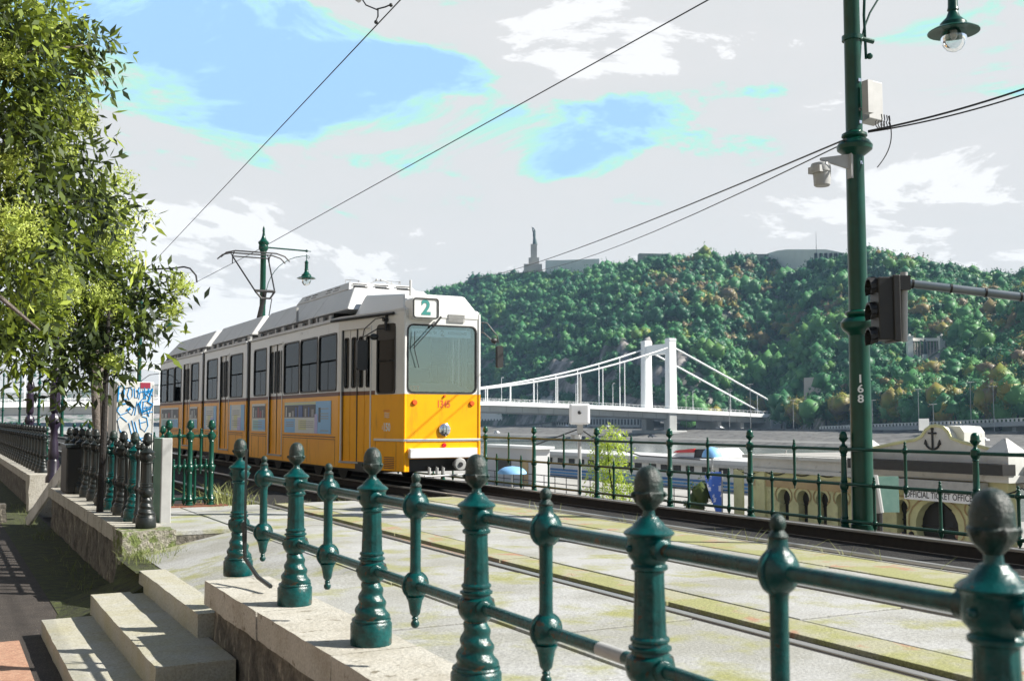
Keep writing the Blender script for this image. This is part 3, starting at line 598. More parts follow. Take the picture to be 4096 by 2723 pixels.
def tdoor(P, a, b, c, d, parent, leaves=None):
    """folding door: leaves with a tall glass slit each"""
    dr = MB(); dw = MB(); db = MB(); rub = MB()
    n = leaves or 4; w = (b - a) / n; gl = []
    for i in range(n):
        s0 = a + i * w + 0.008; s1 = a + (i + 1) * w - 0.008; hole = (s0 + w * .2, s1 - w * .2, 1.79, 2.72)
        Q = lambda s_, z_, o_: P(s_, z_, o_ - 0.035)
        panel(dr, Q, s0, s1, c, ZB0, (), 0.03); panel(db, Q, s0, s1, ZB0, ZB1, (), 0.03); panel(dw, Q, s0, s1, ZB1, d, (hole,), 0.03); gl.append(hole)
    do = obj('door', dr, YEL, parent, smooth=0); obj('door_top', dw, WHT, do, smooth=0); obj('door_belt', db, BRN, do, smooth=0)
    k = MB(); fn = lambda s_, z_, t_: P(s_, z_, t_ - 0.035)
    for h in gl: k.ring(rrect(h[0] - .018, h[1] + .018, h[2] - .018, h[3] + .018, 0.05), rrect(h[0] + .004, h[1] - .004, h[2] + .004, h[3] - .004, 0.035), fn, -0.01, 0.008)
    mid = (a + b) / 2
    for s_ in (a, mid, b): k.hexa([P(s_ - .014, c, -.03), P(s_ + .014, c, -.03), P(s_ + .014, c, -.05), P(s_ - .014, c, -.05), P(s_ - .014, d, -.03 + .012), P(s_ + .014, d, -.018), P(s_ + .014, d, -.05), P(s_ - .014, d, -.05)])
    obj('door_seal', k, BLK, do, smooth=30)
    g = MB()
    for h in gl: panel(g, lambda s_, z_, o_: P(s_, z_, o_ - 0.055), h[0] - .01, h[1] + .01, h[2] - .01, h[3] + .01, (), 0.006)
    obj('pane', g, GLASS, do, smooth=0)
    fr = MB()
    for s0, s1, z0, z1 in ((a - .03, a, c, d + .03), (b, b + .03, c, d + .03), (a, b, d, d + .035)):
        fr.hexa([P(s0, z0, .012), P(s1, z0, .012), P(s1, z0, -.02), P(s0, z0, -.02), P(s0, z1, .012), P(s1, z1, .012), P(s1, z1, -.02), P(s0, z1, -.02)])
    obj('door_frame', fr, WHT, do, smooth=0)
    stp = MB(); stp.hexa([P(a - .04, c - .035, .03), P(b + .04, c - .035, .03), P(b + .04, c - .035, -.3), P(a - .04, c - .035, -.3), P(a - .04, c - .002, .03), P(b + .04, c - .002, .03), P(b + .04, c - .002, -.3), P(a - .04, c - .002, -.3)])
    obj('door_step', stp, LGREY, do, smooth=0)
SECT = [(YT, 26.50, [(23.72, 24.78)], [(20.0, 21.12), (21.2, 22.37), (22.45, 23.6), (25.04, 26.16)]),
        (26.86, 31.65, [(28.70, 29.70)], [(27.25, 28.58), (30.04, 31.33)]),
        (31.99, 38.60, [(33.66, 34.64)], [(32.42, 33.5), (34.98, 36.10), (36.18, 37.32), (37.40, 38.52)])]
for y0, y1, drs, wns in SECT:
    PL = Pl((XL, y1), (XL, y0)); side(PL, lambda y, y1=y1: y1 - y, drs, wns, tram)
    PR = Pl((XR, y0), (XR, y1)); side(PR, lambda y, y0=y0: y - y0, drs, wns, tram)
# tapered cab sides and the front
TL = Pl((XL, YT), (XA, YF)); TR = Pl((XB, YF), (XR, YT)); FR = Pl((XA, YF), (XB, YF))
for P, fl in ((TL, False), (TR, True)):
    Lq = P.L; q = (lambda a, b: (a, b)) if not fl else (lambda a, b: (Lq - b, Lq - a))
    d_ = (*q(0.12, 1.14), 0.40, 2.88); c_ = (*q(1.36, 1.96), 1.65, 2.90)
    panel(low, P, 0, Lq, Z0, ZB0, (d_,)); panel(belt, P, *q(0, 1.30), ZB0, ZB1, (d_,)); panel(upm, P, *q(0, 1.30), ZB1, ZT, (d_,)); panel(upm, P, *q(1.30, Lq), ZB0, ZT, (c_,))
    tdoor(P, *d_, tram)
    window(P, c_[0] + .02, c_[1] - .02, c_[2] + .02, c_[3] - .02, tram, r=0.06, fw=0.03, bars=(2.24,), name='cab_window')
    b_ = MB().prism(rrect(c_[0] + .02, c_[1] - .02, 2.62, 2.90, 0.05), lambda a, b, t_: P(a, b, t_), -0.03, 0.008); obj('cab_window_shade', b_, BLK, tram, smooth=0)
    k = MB(); panel(k, lambda s_, z_, o_: P(s_, z_, o_ + .016), *q(1.29, Lq + .012), 0.795, 0.84, (), 0.03); obj('trim_strip', k, SILV, tram, smooth=0, bevel=.005)
    k = MB()
    for i in range(7): panel(k, lambda s_, z_, o_: P(s_, z_, o_ + .008), *q(1.62, 1.95), 0.31 + i * .032, 0.325 + i * .032, (), 0.01)
    obj('side_vent', k, BRN, tram, smooth=0)
    k = MB()
    for s_, z0_, z1_ in ((1.32, .28, .79), (2.0, .28, .79)): panel(k, lambda a_, z_, o_: P(a_, z_, o_ + .003), *q(s_, s_ + .008), z0_, z1_, (), 0.004)
    obj('panel_joint', k, BRN, tram, smooth=0)
panel(low, FR, 0, FR.L, 0.49, ZB0); panel(low, FR, 0, 0.10, Z0, 0.49); panel(low, FR, FR.L - 0.08, FR.L, Z0, 0.49)
WSX = (0.075, FR.L - 0.085, 1.675, 2.85)
panel(upm, FR, 0, FR.L, ZB0, ZT + 0.0, (WSX,))
window(FR, *WSX[:2], *WSX[2:], tram, r=0.09, fw=0.028, name='windscreen', glass=WSGL)
for x in (XA, XB):  # rounded front corners
    low.tube([(x + (0.012 if x < TX else -.012), YF + .012, Z0), (x + (0.012 if x < TX else -.012), YF + .012, ZB0 - .002)], 0.03, 12); upm.tube([(x + (0.012 if x < TX else -.012), YF + .012, ZB0), (x + (0.012 if x < TX else -.012), YF + .012, ZT)], 0.03, 12)
# rear end
RE = Pl((XR, 38.62), (XL, 38.62)); panel(low, RE, 0, RE.L, Z0, ZB0); panel(upm, RE, 0, RE.L, ZB0, ZT, ((.3, RE.L - .3, 1.7, 2.85),))
obj('body_lower', low, YEL, tram, smooth=20); obj_split('body_belt', belt, BRN, tram, key=lambda c: (c[0] > 8, int(np.searchsorted([26.7, 31.8], c[1]))), smooth=0); obj('body_upper', upm, WHT, tram, smooth=20)
# lower panel joints, mouldings
k = MB()
for ya, yb in ((20.05, 23.6), (25.0, 26.3), (27.2, 28.6), (30.0, 31.4), (32.3, 33.5), (35.0, 38.3)):
    for X, s_ in ((XL, -1), (XR, 1)):
        k.box(min(X, X + s_ * .014), max(X, X + s_ * .014), ya, yb, 0.835, 0.85); k.box(min(X, X + s_ * .014), max(X, X + s_ * .014), ya, yb, 0.79, 0.80)
        for yy in (ya + .02, (ya + yb) / 2, yb - .02): k.box(min(X, X + s_ * .003), max(X, X + s_ * .003), yy - .005, yy + .005, .3, .79)
obj_split('moulding', k, BRN, tram, smooth=0, key=lambda c: (c[0] > 8, int(np.searchsorted([24.3, 26.8, 29.2, 31.8, 34.2], c[1]))))
k = MB()
for y0, y1, *_ in SECT: k.box(XL - .03, XL + .02, y0, y1, 3.075, 3.115); k.box(XR - .02, XR + .03, y0, y1, 3.075, 3.115)
obj_split('gutter', k, ROOFW, tram, smooth=0, bevel=.008, key=lambda c: (c[0] > 8, int(c[1] > 26.7) + int(c[1] > 31.8)))
k = MB().tube([(XL - .02, 20.3, 3.10), (XL - .02, 19.9, 3.09), TL(1.0, 3.085, .04), TL(1.95, 3.08, .04)], 0.028, 10); obj('cab_handrail', k, BLKM, tram)
# bellows
k = MB()
for ya, yb in ((26.50, 26.86), (31.65, 31.99)):
    for i in range(6):
        a = ya + (yb - ya) * i / 6; w_ = 0.03 if i % 2 else 0.06
        k.box(XL + w_, XR - w_, a, a + (yb - ya) / 6, 0.35, 3.13)
    k.tube([(XL + .03, (ya + yb) / 2, .9), (XL + .03, (ya + yb) / 2, 3.05)], .025, 8)
obj_split('bellows', k, BLK, tram, smooth=0, key=lambda c: c[1] > 29)
# roof
k = MB()
for y0, y1, *_ in SECT: k.box(XL + .04, XR - .04, y0, y1, 3.10, 3.16)
k.hexa([(XL + .04, YT, 3.10), (XR - .04, YT, 3.10), (XB, YF + .02, 3.10), (XA, YF + .02, 3.10), (XL + .04, YT, 3.16), (XR - .04, YT, 3.16), (XB, YF + .02, 3.14), (XA, YF + .02, 3.14)][0:1] + [(XR - .04, YT, 3.10), (XB, YF + .02, 3.10), (XA, YF + .02, 3.10), (XL + .04, YT, 3.16), (XR - .04, YT, 3.16), (XB, YF + .02, 3.14), (XA, YF + .02, 3.14)])
obj('roof_deck', k, ROOFW, tram, smooth=0)
k = MB()
for ya, yb in ((20.7, 26.45), (27.0, 31.5), (32.2, 38.4)): k.box(6.98, 2 * TX - 6.98, ya, yb, 3.16, 3.30)
obj_split('roof_gear', k, BLKM, tram, smooth=0, key=lambda c: int(c[1] > 26.7) + int(c[1] > 31.8))
k = MB(); rr = random.Random(3)
for ya, yb in ((20.7, 26.4), (27.0, 31.4), (32.2, 38.3)):
    y = ya
    while y < yb:
        k.box(6.93, 7.0, y, y + rr.uniform(.1, .35), 3.17, rr.uniform(3.22, 3.29)); y += rr.uniform(.35, .8)
obj('roof_fitting', k, GREYM, tram, smooth=0)
k = MB()
for ya, yb, rf, rb in ((19.75, 26.40, 0.55, 0.05), (26.95, 31.45, 0.1, 0.1), (32.2, 38.45, 0.05, 0.9)):
    a, b = 6.93, 7.27; A_, B_ = 2 * TX - a, 2 * TX - b
    k.hexa([(a, ya, 3.30), (A_, ya, 3.30), (A_, yb, 3.30), (a, yb, 3.30), (b, ya + rf, 3.80), (B_, ya + rf, 3.80), (B_, yb - rb, 3.80), (b, yb - rb, 3.80)])
obj('roof_fairing', k, ROOFW, tram, smooth=0, bevel=.03)
k = MB()
for y in (21.9, 23.4, 24.9, 28.4, 30.0, 33.9, 35.4, 36.9): k.hexa([(6.926, y, 3.30), (6.935, y, 3.30), (6.935, y + .012, 3.30), (6.926, y + .012, 3.30), (7.262, y - .1, 3.79), (7.27, y - .1, 3.79), (7.27, y - .088, 3.79), (7.262, y - .088, 3.79)])
k.box(6.9, 6.95, 22.98, 23.0, 3.3, 3.62)
obj('fairing_joint', k, GREYM, tram, smooth=0)
k = MB(); k.hexa([(7.25, 20.6, 3.79), (8.79, 20.6, 3.79), (8.79, 24.2, 3.79), (7.25, 24.2, 3.79), (7.35, 20.85, 3.97), (8.69, 20.85, 3.97), (8.69, 24.0, 3.97), (7.35, 24.0, 3.97)])
obj('air_unit', k, ROOFW, tram, smooth=0, bevel=.02)
k = MB()
for x0 in (7.38, 7.85, 8.32):
    for i in range(2): k.box(x0, x0 + .3, 20.62 + .02 + i * .06, 20.68 + i * .06, 3.85 + i * .06, 3.868 + i * .06)
for y in (21.3, 21.8, 22.8, 23.3):
    for i in range(2): k.box(7.28 + i * .03, 7.31 + i * .03, y, y + .34, 3.84 + i * .06, 3.858 + i * .06)
obj_split('air_vent', k, BLKM, tram, smooth=0, key=lambda c: (c[1] > 21, round(c[1] * 2), round(c[0] * 2) if c[1] < 21 else 0))
k = MB()
for x, y in ((7.5, 21.5), (8.35, 21.3)):
    k.tube([(x, y, 3.96), (x, y, 4.10), (x + .3, y, 4.10), (x + .3, y, 3.96)], .008, 5); k.tube([(x + .1, y, 3.96), (x + .1, y, 4.1)], .006, 5); k.tube([(x + .3, y, 4.10), (x + .38, y + .3, 4.10)], .008, 5)
k.tube([(7.85, 21.0, 3.98), (8.0, 21.0, 4.06), (8.15, 21.0, 4.06), (8.5, 21, 3.96)], .01, 5); k.sphere((8.0, 21, 4.07), .025); k.sphere((8.1, 21, 4.07), .025)
obj('roof_handle', k, GREYM, tram)
obj('aerial', MB().tube([(7.47, 17.9, 3.4), (7.47, 17.9, 3.68)], 0.022, 10), ROOFW, tram)
k = MB(); k.hexa([(7.30, 17.74, 3.13), (8.74, 17.74, 3.13), (9.0, 19.75, 3.13), (7.04, 19.75, 3.13), (7.42, 18.05, 3.46), (8.62, 18.05, 3.46), (8.72, 19.8, 3.60), (7.32, 19.8, 3.60)])
obj('front_cap', k, WHT, tram, smooth=0, bevel=.05)
k = MB().prism(rrect(7.30, 8.74, 2.99, 3.16, .05), lambda a, b, t_: (a, t_, b), 17.69, 17.9); obj('front_brow', k, WHT, tram, smooth=25, bevel=.02)
# destination box, vents, lamps
db = thing  # noqa
k = MB().prism(rrect(7.345, 7.855, 2.955, 3.335, .055), lambda a, b, t_: (a, t_, b), 17.50, 17.85); dbx = obj('destination_box', k, WHT, tram, smooth=25)
k = MB().ring(rrect(7.355, 7.845, 2.965, 3.325, .05), rrect(7.372, 7.828, 2.982, 3.308, .042), lambda a, b, t_: (a, t_, b), 17.482, 17.505); obj('destination_frame', k, BLK, dbx, smooth=20)
k = MB(); text(k, '2', 0.36, lambda x, y, z: (7.60 + x, 17.495, 3.145 + y), bold=0.012); obj('route_number', k, TEAL, dbx, smooth=0)
k = MB()
for i in range(7): k.box(8.12, 8.45, 17.672, 17.69, 2.945 + i * .02, 2.955 + i * .02)
obj('front_vent', k, GREYM, tram, smooth=0)
HLc = (8.055, YF, 1.0)
k = MB().lathe([(.02, -.05), (.085, -.045), (.112, -.03), (.116, 0.0), (.116, .01)], HLc, 28, 'y'); hl = obj('headlight', k, CHRM, tram)
k = MB().sphere((8.055, YF - .035, 1.0), .082, 20, 12, (1, .35, 1)); obj('lens', k, BULB, hl)
k = MB()
for s_ in (-.03, .03):
    k.box(8.055 + s_ - .004, 8.055 + s_ + .004, YF - .062, YF - .055, .93, 1.07)
obj('lens_rib', k, GREYM, hl)
for x, z, r, m_, nm in ((7.475, 1.485, .05, ORL, 'indicator_lamp'), (8.60, 1.475, .05, ORL, 'indicator_lamp'), (8.05, .725, .042, REDL, 'tail_lamp'), (8.055, 1.60, .022, ORL, 'marker_lamp')):
    obj(nm, MB().lathe([(r * .75, -.03), (r, -.02), (r, .005)], (x, YF, z), 18, 'y'), m_, tram)
k = MB(); text(k, '1345', 0.185, lambda x, y, z: (8.04 + x, YF - .004, 1.455 + y), xs=.72, bold=.004); obj('fleet_number', k, REDT, tram, smooth=0)
k = MB(); panel(k, lambda s_, z_, o_: FR(s_, z_, o_ + .018), -.012, FR.L + .012, .795, .84, (), .03); obj('trim_strip', k, SILV, tram, smooth=0, bevel=.006)
k = MB(); panel(k, FR, -.0, FR.L, .815, .820); 
obj('bumper', MB().box(7.36, 8.67, 17.60, 17.72, .505, .675), WHP, tram, smooth=0, bevel=.012)
k = MB().box(7.36, 8.68, 17.80, 18.6, .27, .50); k.box(6.95, 9.09, 18.6, 38.4, .22, .40); obj('underframe', k, BLKM, tram, smooth=0)
k = MB().lathe([(.045, -.06), (.10, -.055), (.115, -.04), (.115, .0), (.06, .02)], (8.31, 17.6, .385), 26, 'y'); cp = obj('coupler', k, GREYM, tram)
obj('coupler_bolt', MB().lathe([(.04, -.075), (.045, -.055), (.045, 0)], (8.31, 17.6, .385), 16, 'y'), BLK, cp)
k = MB().tube([(8.31, 17.6, .385), (8.31, 18.2, .385)], .05, 10)
for x in (7.75, 7.9, 8.02, 8.5): k.tube([(x, 17.66, .22), (x, 17.66, .33)], .03, 8); k.tube([(x, 17.66, .33), (x + .05, 17.9, .36)], .012, 6)
k.tube([(7.65, 17.63, .18), (8.6, 17.63, .20)], .02, 6); obj('coupling_hose', k, GREYM, tram)
for yy in (21.0, 22.6, 25.7, 27.6, 30.8, 32.5, 35.5, 37.2):
    w_ = MB()
    for x in (7.36, 8.72): w_.lathe([(.20, -.05), (.34, -.045), (.34, .045), (.20, .05)], (x, yy, .33), 24, 'x')
    w_.tube([(7.4, yy, .33), (8.65, yy, .33)], .06, 8); obj('wheelset', w_, BLKM, tram)
# wiper
k = MB().tube([(7.92, 17.63, 3.0), (7.76, 17.62, 2.80), (7.42, 17.63, 2.44)], .009, 6); k.tube([(7.95, 17.63, 3.02), (7.79, 17.61, 2.83)], .02, 6); k.tube([(7.45, 17.64, 2.74), (7.43, 17.62, 2.44), (7.53, 17.64, 2.10)], .008, 5); obj('wiper', k, BLK, tram)
# mirrors on bracket arms
def mirror(P, s0, flip):
    pass
a0 = TL(1.70, 3.0, .06); m1 = Vector((6.84, 18.25, 2.88))
k = MB().tube([TL(1.70, 2.98, .0), TL(1.70, 2.98, .10)], .035, 8); k.tube([TL(1.7, 3.07, .03), TL(1.7, 2.78, .05)], .03, 8)
k.tube([TL(1.7, 3.02, .08), (6.92, 18.20, 2.98), (6.74, 18.28, 2.80), (6.72, 18.3, 2.65)], .011, 6); k.tube([TL(1.7, 2.82, .06), (6.95, 18.22, 2.80), (6.74, 18.3, 2.66)], .011, 6)
mr = obj('mirror_arm', k, BLKM, tram); obj('mirror', MB().prism(rrect(6.60, 6.79, 2.06, 2.60, .05), lambda a, b, t_: (a, t_, b), 18.24, 18.32), BLK, mr, smooth=20)
obj('round_mirror', MB().sphere((6.90, 18.2, 2.66), .085, 16, 10, (1, .5, .7)), BLK, mr)
bx = XB + .02
k = MB().tube([(bx - .03, 17.9, 2.98), (bx + .20, 17.85, 2.97), (bx + .40, 17.8, 2.72), (bx + .42, 17.8, 2.6)], .011, 6); k.tube([(bx - .03, 17.9, 2.80), (bx + .14, 17.85, 2.78), (bx + .36, 17.8, 2.58)], .011, 6); k.tube([(bx + .12, 17.86, 2.97), (bx + .12, 17.86, 2.78)], .008, 5); k.box(bx - .03, bx + .02, 17.88, 17.95, 2.76, 3.0)
mr = obj('mirror_arm', k, BLKM, tram); obj('mirror', MB().prism(rrect(bx + .38, bx + .50, 2.14, 2.55, .04), lambda a, b, t_: (a, t_, b), 17.76, 17.84), BLK, mr, smooth=20)
obj('round_mirror', MB().sphere((bx + .33, 17.8, 2.64), .07, 14, 9, (1, .5, .7)), BLK, mr)
k = MB().tube([(XL, 38.6, 2.75), (XL - .35, 38.7, 2.7), (XL - .6, 38.75, 2.5), (XL - .6, 38.75, 2.3)], .012, 5); mr = obj('mirror_arm', k, BLKM, tram); obj('mirror', MB().box(XL - .68, XL - .5, 38.72, 38.78, 1.6, 2.3), BLK, mr, smooth=0)
# pantograph
pg = obj('pantograph', MB().tube([(8.02, 30.9, 3.16), (8.02, 30.3, 4.05), (8.02, 29.75, 4.72)], [.09, .075, .06], 10), BLKM, tram)
k = MB(); kn = Vector((8.02, 29.75, 4.75))
k.tube([kn + Vector((-.28, 0, 0)), kn + Vector((.28, 0, 0))], .04, 8); k.tube([kn + Vector((-.28, 0, 0)), kn + Vector((-.1, 0, -.2)), kn + Vector((.15, 0, -.2)), kn + Vector((.28, 0, 0))], .03, 8)
hd = Vector((8.02, 31.0, 5.86)); 
k.tube([kn + Vector((-.28, 0, 0)), hd + Vector((-.62, 0, 0))], .022, 6); k.tube([kn + Vector((.28, 0, 0)), hd + Vector((.42, 0, 0))], .022, 6); k.tube([hd + Vector((-.62, 0, 0)), hd + Vector((.45, 0, 0))], .02, 6)
for dy in (-.22, .22):
    k.tube([hd + Vector((-1.0, dy, -.08)), hd + Vector((-.85, dy, .06)), hd + Vector((-.6, dy, .13)), hd + Vector((.6, dy, .13)), hd + Vector((.85, dy, .06)), hd + Vector((1.0, dy, -.08))], .022, 6)
for x in (-.62, .45): k.tube([hd + Vector((x, -.24, .13)), hd + Vector((x, 0, 0)), hd + Vector((x, .24, .13))], .015, 5); k.tube([hd + Vector((x, 0, .05)), hd + Vector((x, 0, -.22))], .015, 5)
k.tube([kn + Vector((.2, 0, -.2)), (8.2, 30.4, 3.3)], .014, 5)
obj('pantograph_head', k, BLKM, pg)
# interior
k = MB(); k.box(XL + .05, XR - .05, 20.0, 38.5, .80, .86); k.box(XA + .05, XB - .05, 17.85, 20.0, .80, .86); k.box(XL + .06, XR - .06, 20.0, 38.5, 3.03, 3.09); k.box(7.3, 8.7, 19.78, 19.84, .86, 3.0)
obj('interior_floor', k, INTER, tram, smooth=0)
k = MB()
for y0, y1, *_ in SECT:
    y = y0 + .6
    while y < y1 - .4:
        for x in (XL + .3, XR - .62):
            if not (28.5 < y < 29.8 or 23.5 < y < 24.9 or 33.4 < y < 34.8) or x > TX:
                k.box(x, x + .36, y, y + .4, 1.22, 1.3); k.box(x, x + .36, y + .36, y + .42, 1.3, 1.85)
        y += .78
obj('seat_row', k, SEATM, tram, smooth=0)
k = MB()
for yy in (21.2, 23.6, 25.0, 27.4, 28.6, 30.0, 33.5, 34.9, 36.6):
    for x in (7.4, 8.6): k.tube([(x, yy, .86), (x, yy, 3.03)], .017, 6)
obj('grab_pole', k, SILV, tram)
k = MB().hexa([(7.34, 17.78, 1.60), (8.7, 17.78, 1.60), (8.75, 18.5, 1.60), (7.3, 18.5, 1.60), (7.34, 17.78, 1.69), (8.7, 17.78, 1.69), (8.6, 18.5, 1.86), (7.7, 18.5, 1.86)]); db_ = obj('dashboard', k, ROOFW, tram, smooth=0)
k = MB()
for i in range(7): k.box(7.72 + i * .14, 7.79 + i * .14, 17.772, 17.79, 1.66, 1.685)
obj('dash_slot', k, BLK, db_, smooth=0)
k = MB().box(7.75, 8.25, 18.75, 18.85, 1.3, 2.15); k.box(7.75, 8.25, 18.5, 18.9, 1.25, 1.35); obj('driver_seat', k, SEATM, tram, smooth=0, bevel=.04)
k = MB().box(7.42, 7.60, 17.78, 17.79, 1.685, 1.79); f6 = obj('route_card', k, ORL, tram, smooth=0)
k = MB(); text(k, 'F 6', .09, lambda x, y, z: (7.51 + x, 17.776, 1.737 + y)); obj('card_letters', k, TEXTK, f6, smooth=0)
k = MB().box(7.43, 8.60, 17.745, 17.752, 2.66, 2.80); sg = obj('destination_sign', k, WHP, tram, smooth=0)
k = MB(); text(k, 'JÁSZAI MARI TÉR', .072, lambda x, y, z: (7.72 + x, 17.741, 2.735 + y), xs=.75); text(k, '2', .14, lambda x, y, z: (8.03 + x, 17.741, 2.73 + y), bold=.004); text(k, 'KÖZVÁGÓHÍD', .072, lambda x, y, z: (8.33 + x, 17.741, 2.735 + y), xs=.78); obj('sign_letters', k, TEXTK, sg, smooth=0)
# small writing on the cab side
k = MB(); text(k, '150', .2, lambda x, y, z: TL(1.70 + x, 1.04 + y, .004), xs=.8, bold=.006); text(k, 'BKV', .05, lambda x, y, z: TL(1.56 + y, 1.04 + x, .004), xs=.8)
for i in range(3):
    zc = 1.22 + i * .035; k.tube([TL(1.62, zc, .004), TL(1.66, zc + .02, .004), TL(1.72, zc - .005, .004), TL(1.78, zc + .01, .004)], .006, 4)
obj('side_marking', k, TEXTW, tram, smooth=0)
k = MB(); panel(k, lambda s_, z_, o_: TL(s_, z_, o_ + .003), 1.58, 1.80, 1.335, 1.35, (), .002); obj('side_marking', k, REDT, tram, smooth=0)
k = MB(); text(k, '1345', .075, lambda x, y, z: (XL - .003, 22.3 - x, 3.0 + y)); obj('fleet_number', k, GREYM, tram, smooth=0)
# posters on the flanks
ADP = [mat('poster_' + n_, c, .4) for n_, c in (('blue', (.22, .48, .78)), ('pale', (.62, .64, .62)), ('dark', (.03, .035, .05)), ('navy', (.02, .08, .30)), ('cream', (.60, .60, .32)), ('grey', (.30, .30, .32)), ('teal', (.25, .55, .58)), ('mauve', (.45, .42, .70)), ('crimson', (.30, .03, .06)))]
def poster(ya, yb, kind):
    r = random.Random(int(ya * 10)); z0, z1 = .90, 1.55; X = XL
    base = MB().box(X - .012, X - .002, ya, yb, z0, z1); bo = obj('poster', base, ADP[0] if kind < 2 else ADP[1], tram, smooth=0)
    def patch(a, b, c, d, m_, lay=1): # a,b as fractions from the left edge of the picture (high Y) to the right
        obj('poster_print', MB().box(X - .012 - .002 * lay, X - .012 + .0005, yb - (yb - ya) * b, yb - (yb - ya) * a, z0 + (z1 - z0) * c, z0 + (z1 - z0) * d), ADP[m_], bo, smooth=0)
    if kind == 0:
        patch(0, .7, .5, .9, 2); 
        for i in range(9): patch(.03 + i * .073, .03 + i * .073 + r.uniform(.02, .05), .52, r.uniform(.65, .88), r.choice([1, 5, 3, 5, 1]), 2)
        patch(.33, .42, .5, .88, 3, 3); patch(0, .7, 0, .5, 1); patch(0, .25, 0, .46, 0, 2); patch(.33, .5, .1, .42, 4, 2); patch(.68, .74, .0, .6, 7, 2); patch(.76, .80, .35, .8, 2, 2); patch(0, .7, .91, .99, 4)
        tx = MB()
        for z in (.18, .24, .3, .36): tx.box(X - .017, X - .0165, yb - (yb - ya) * .66, yb - (yb - ya) * .36, z0 + (z1 - z0) * z, z0 + (z1 - z0) * (z + .022))
        for z in (.2, .26, .33): tx.box(X - .017, X - .0165, yb - (yb - ya) * .22, yb - (yb - ya) * .04, z0 + (z1 - z0) * z, z0 + (z1 - z0) * (z + .03))
        for z in (.08, .45, .52, .6, .75): tx.box(X - .017, X - .0165, yb - (yb - ya) * .96, yb - (yb - ya) * .8, z0 + (z1 - z0) * z, z0 + (z1 - z0) * (z + .025))
        obj('poster_lines', tx, ADP[5], bo, smooth=0)
    elif kind == 1:
        patch(.12, .78, 0, 1, 1); patch(.3, .55, .1, .6, 4, 2); patch(.55, .78, 0, .5, 7, 2)
        tx = MB()
        for z in (.2, .28, .36, .6, .68, .76): tx.box(X - .017, X - .0165, yb - (yb - ya) * .7, yb - (yb - ya) * .2, z0 + (z1 - z0) * z, z0 + (z1 - z0) * (z + .03))
        obj('poster_lines', tx, ADP[5], bo, smooth=0)
    else:
        patch(.05, 1, .48, .92, 2); 
        for i in range(5): patch(.1 + i * .17, .1 + i * .17 + r.uniform(.04, .12), .5, r.uniform(.6, .9), r.choice([1, 5, 8, 3]), 2)
        patch(.1, .5, .05, .4, 6); patch(.5, 1, .05, .42, 0)
        tx = MB()
        for z in (.15, .24, .32): tx.box(X - .017, X - .0165, yb - (yb - ya) * .8, yb - (yb - ya) * .15, z0 + (z1 - z0) * z, z0 + (z1 - z0) * (z + .03))
        obj('poster_lines', tx, ADP[5], bo, smooth=0)
poster(20.3, 23.45, 0); poster(25.05, 26.25, 2); poster(27.0, 28.5, 1); poster(30.05, 31.55, 1); poster(32.5, 33.55, 2); poster(35.3, 38.3, 2)

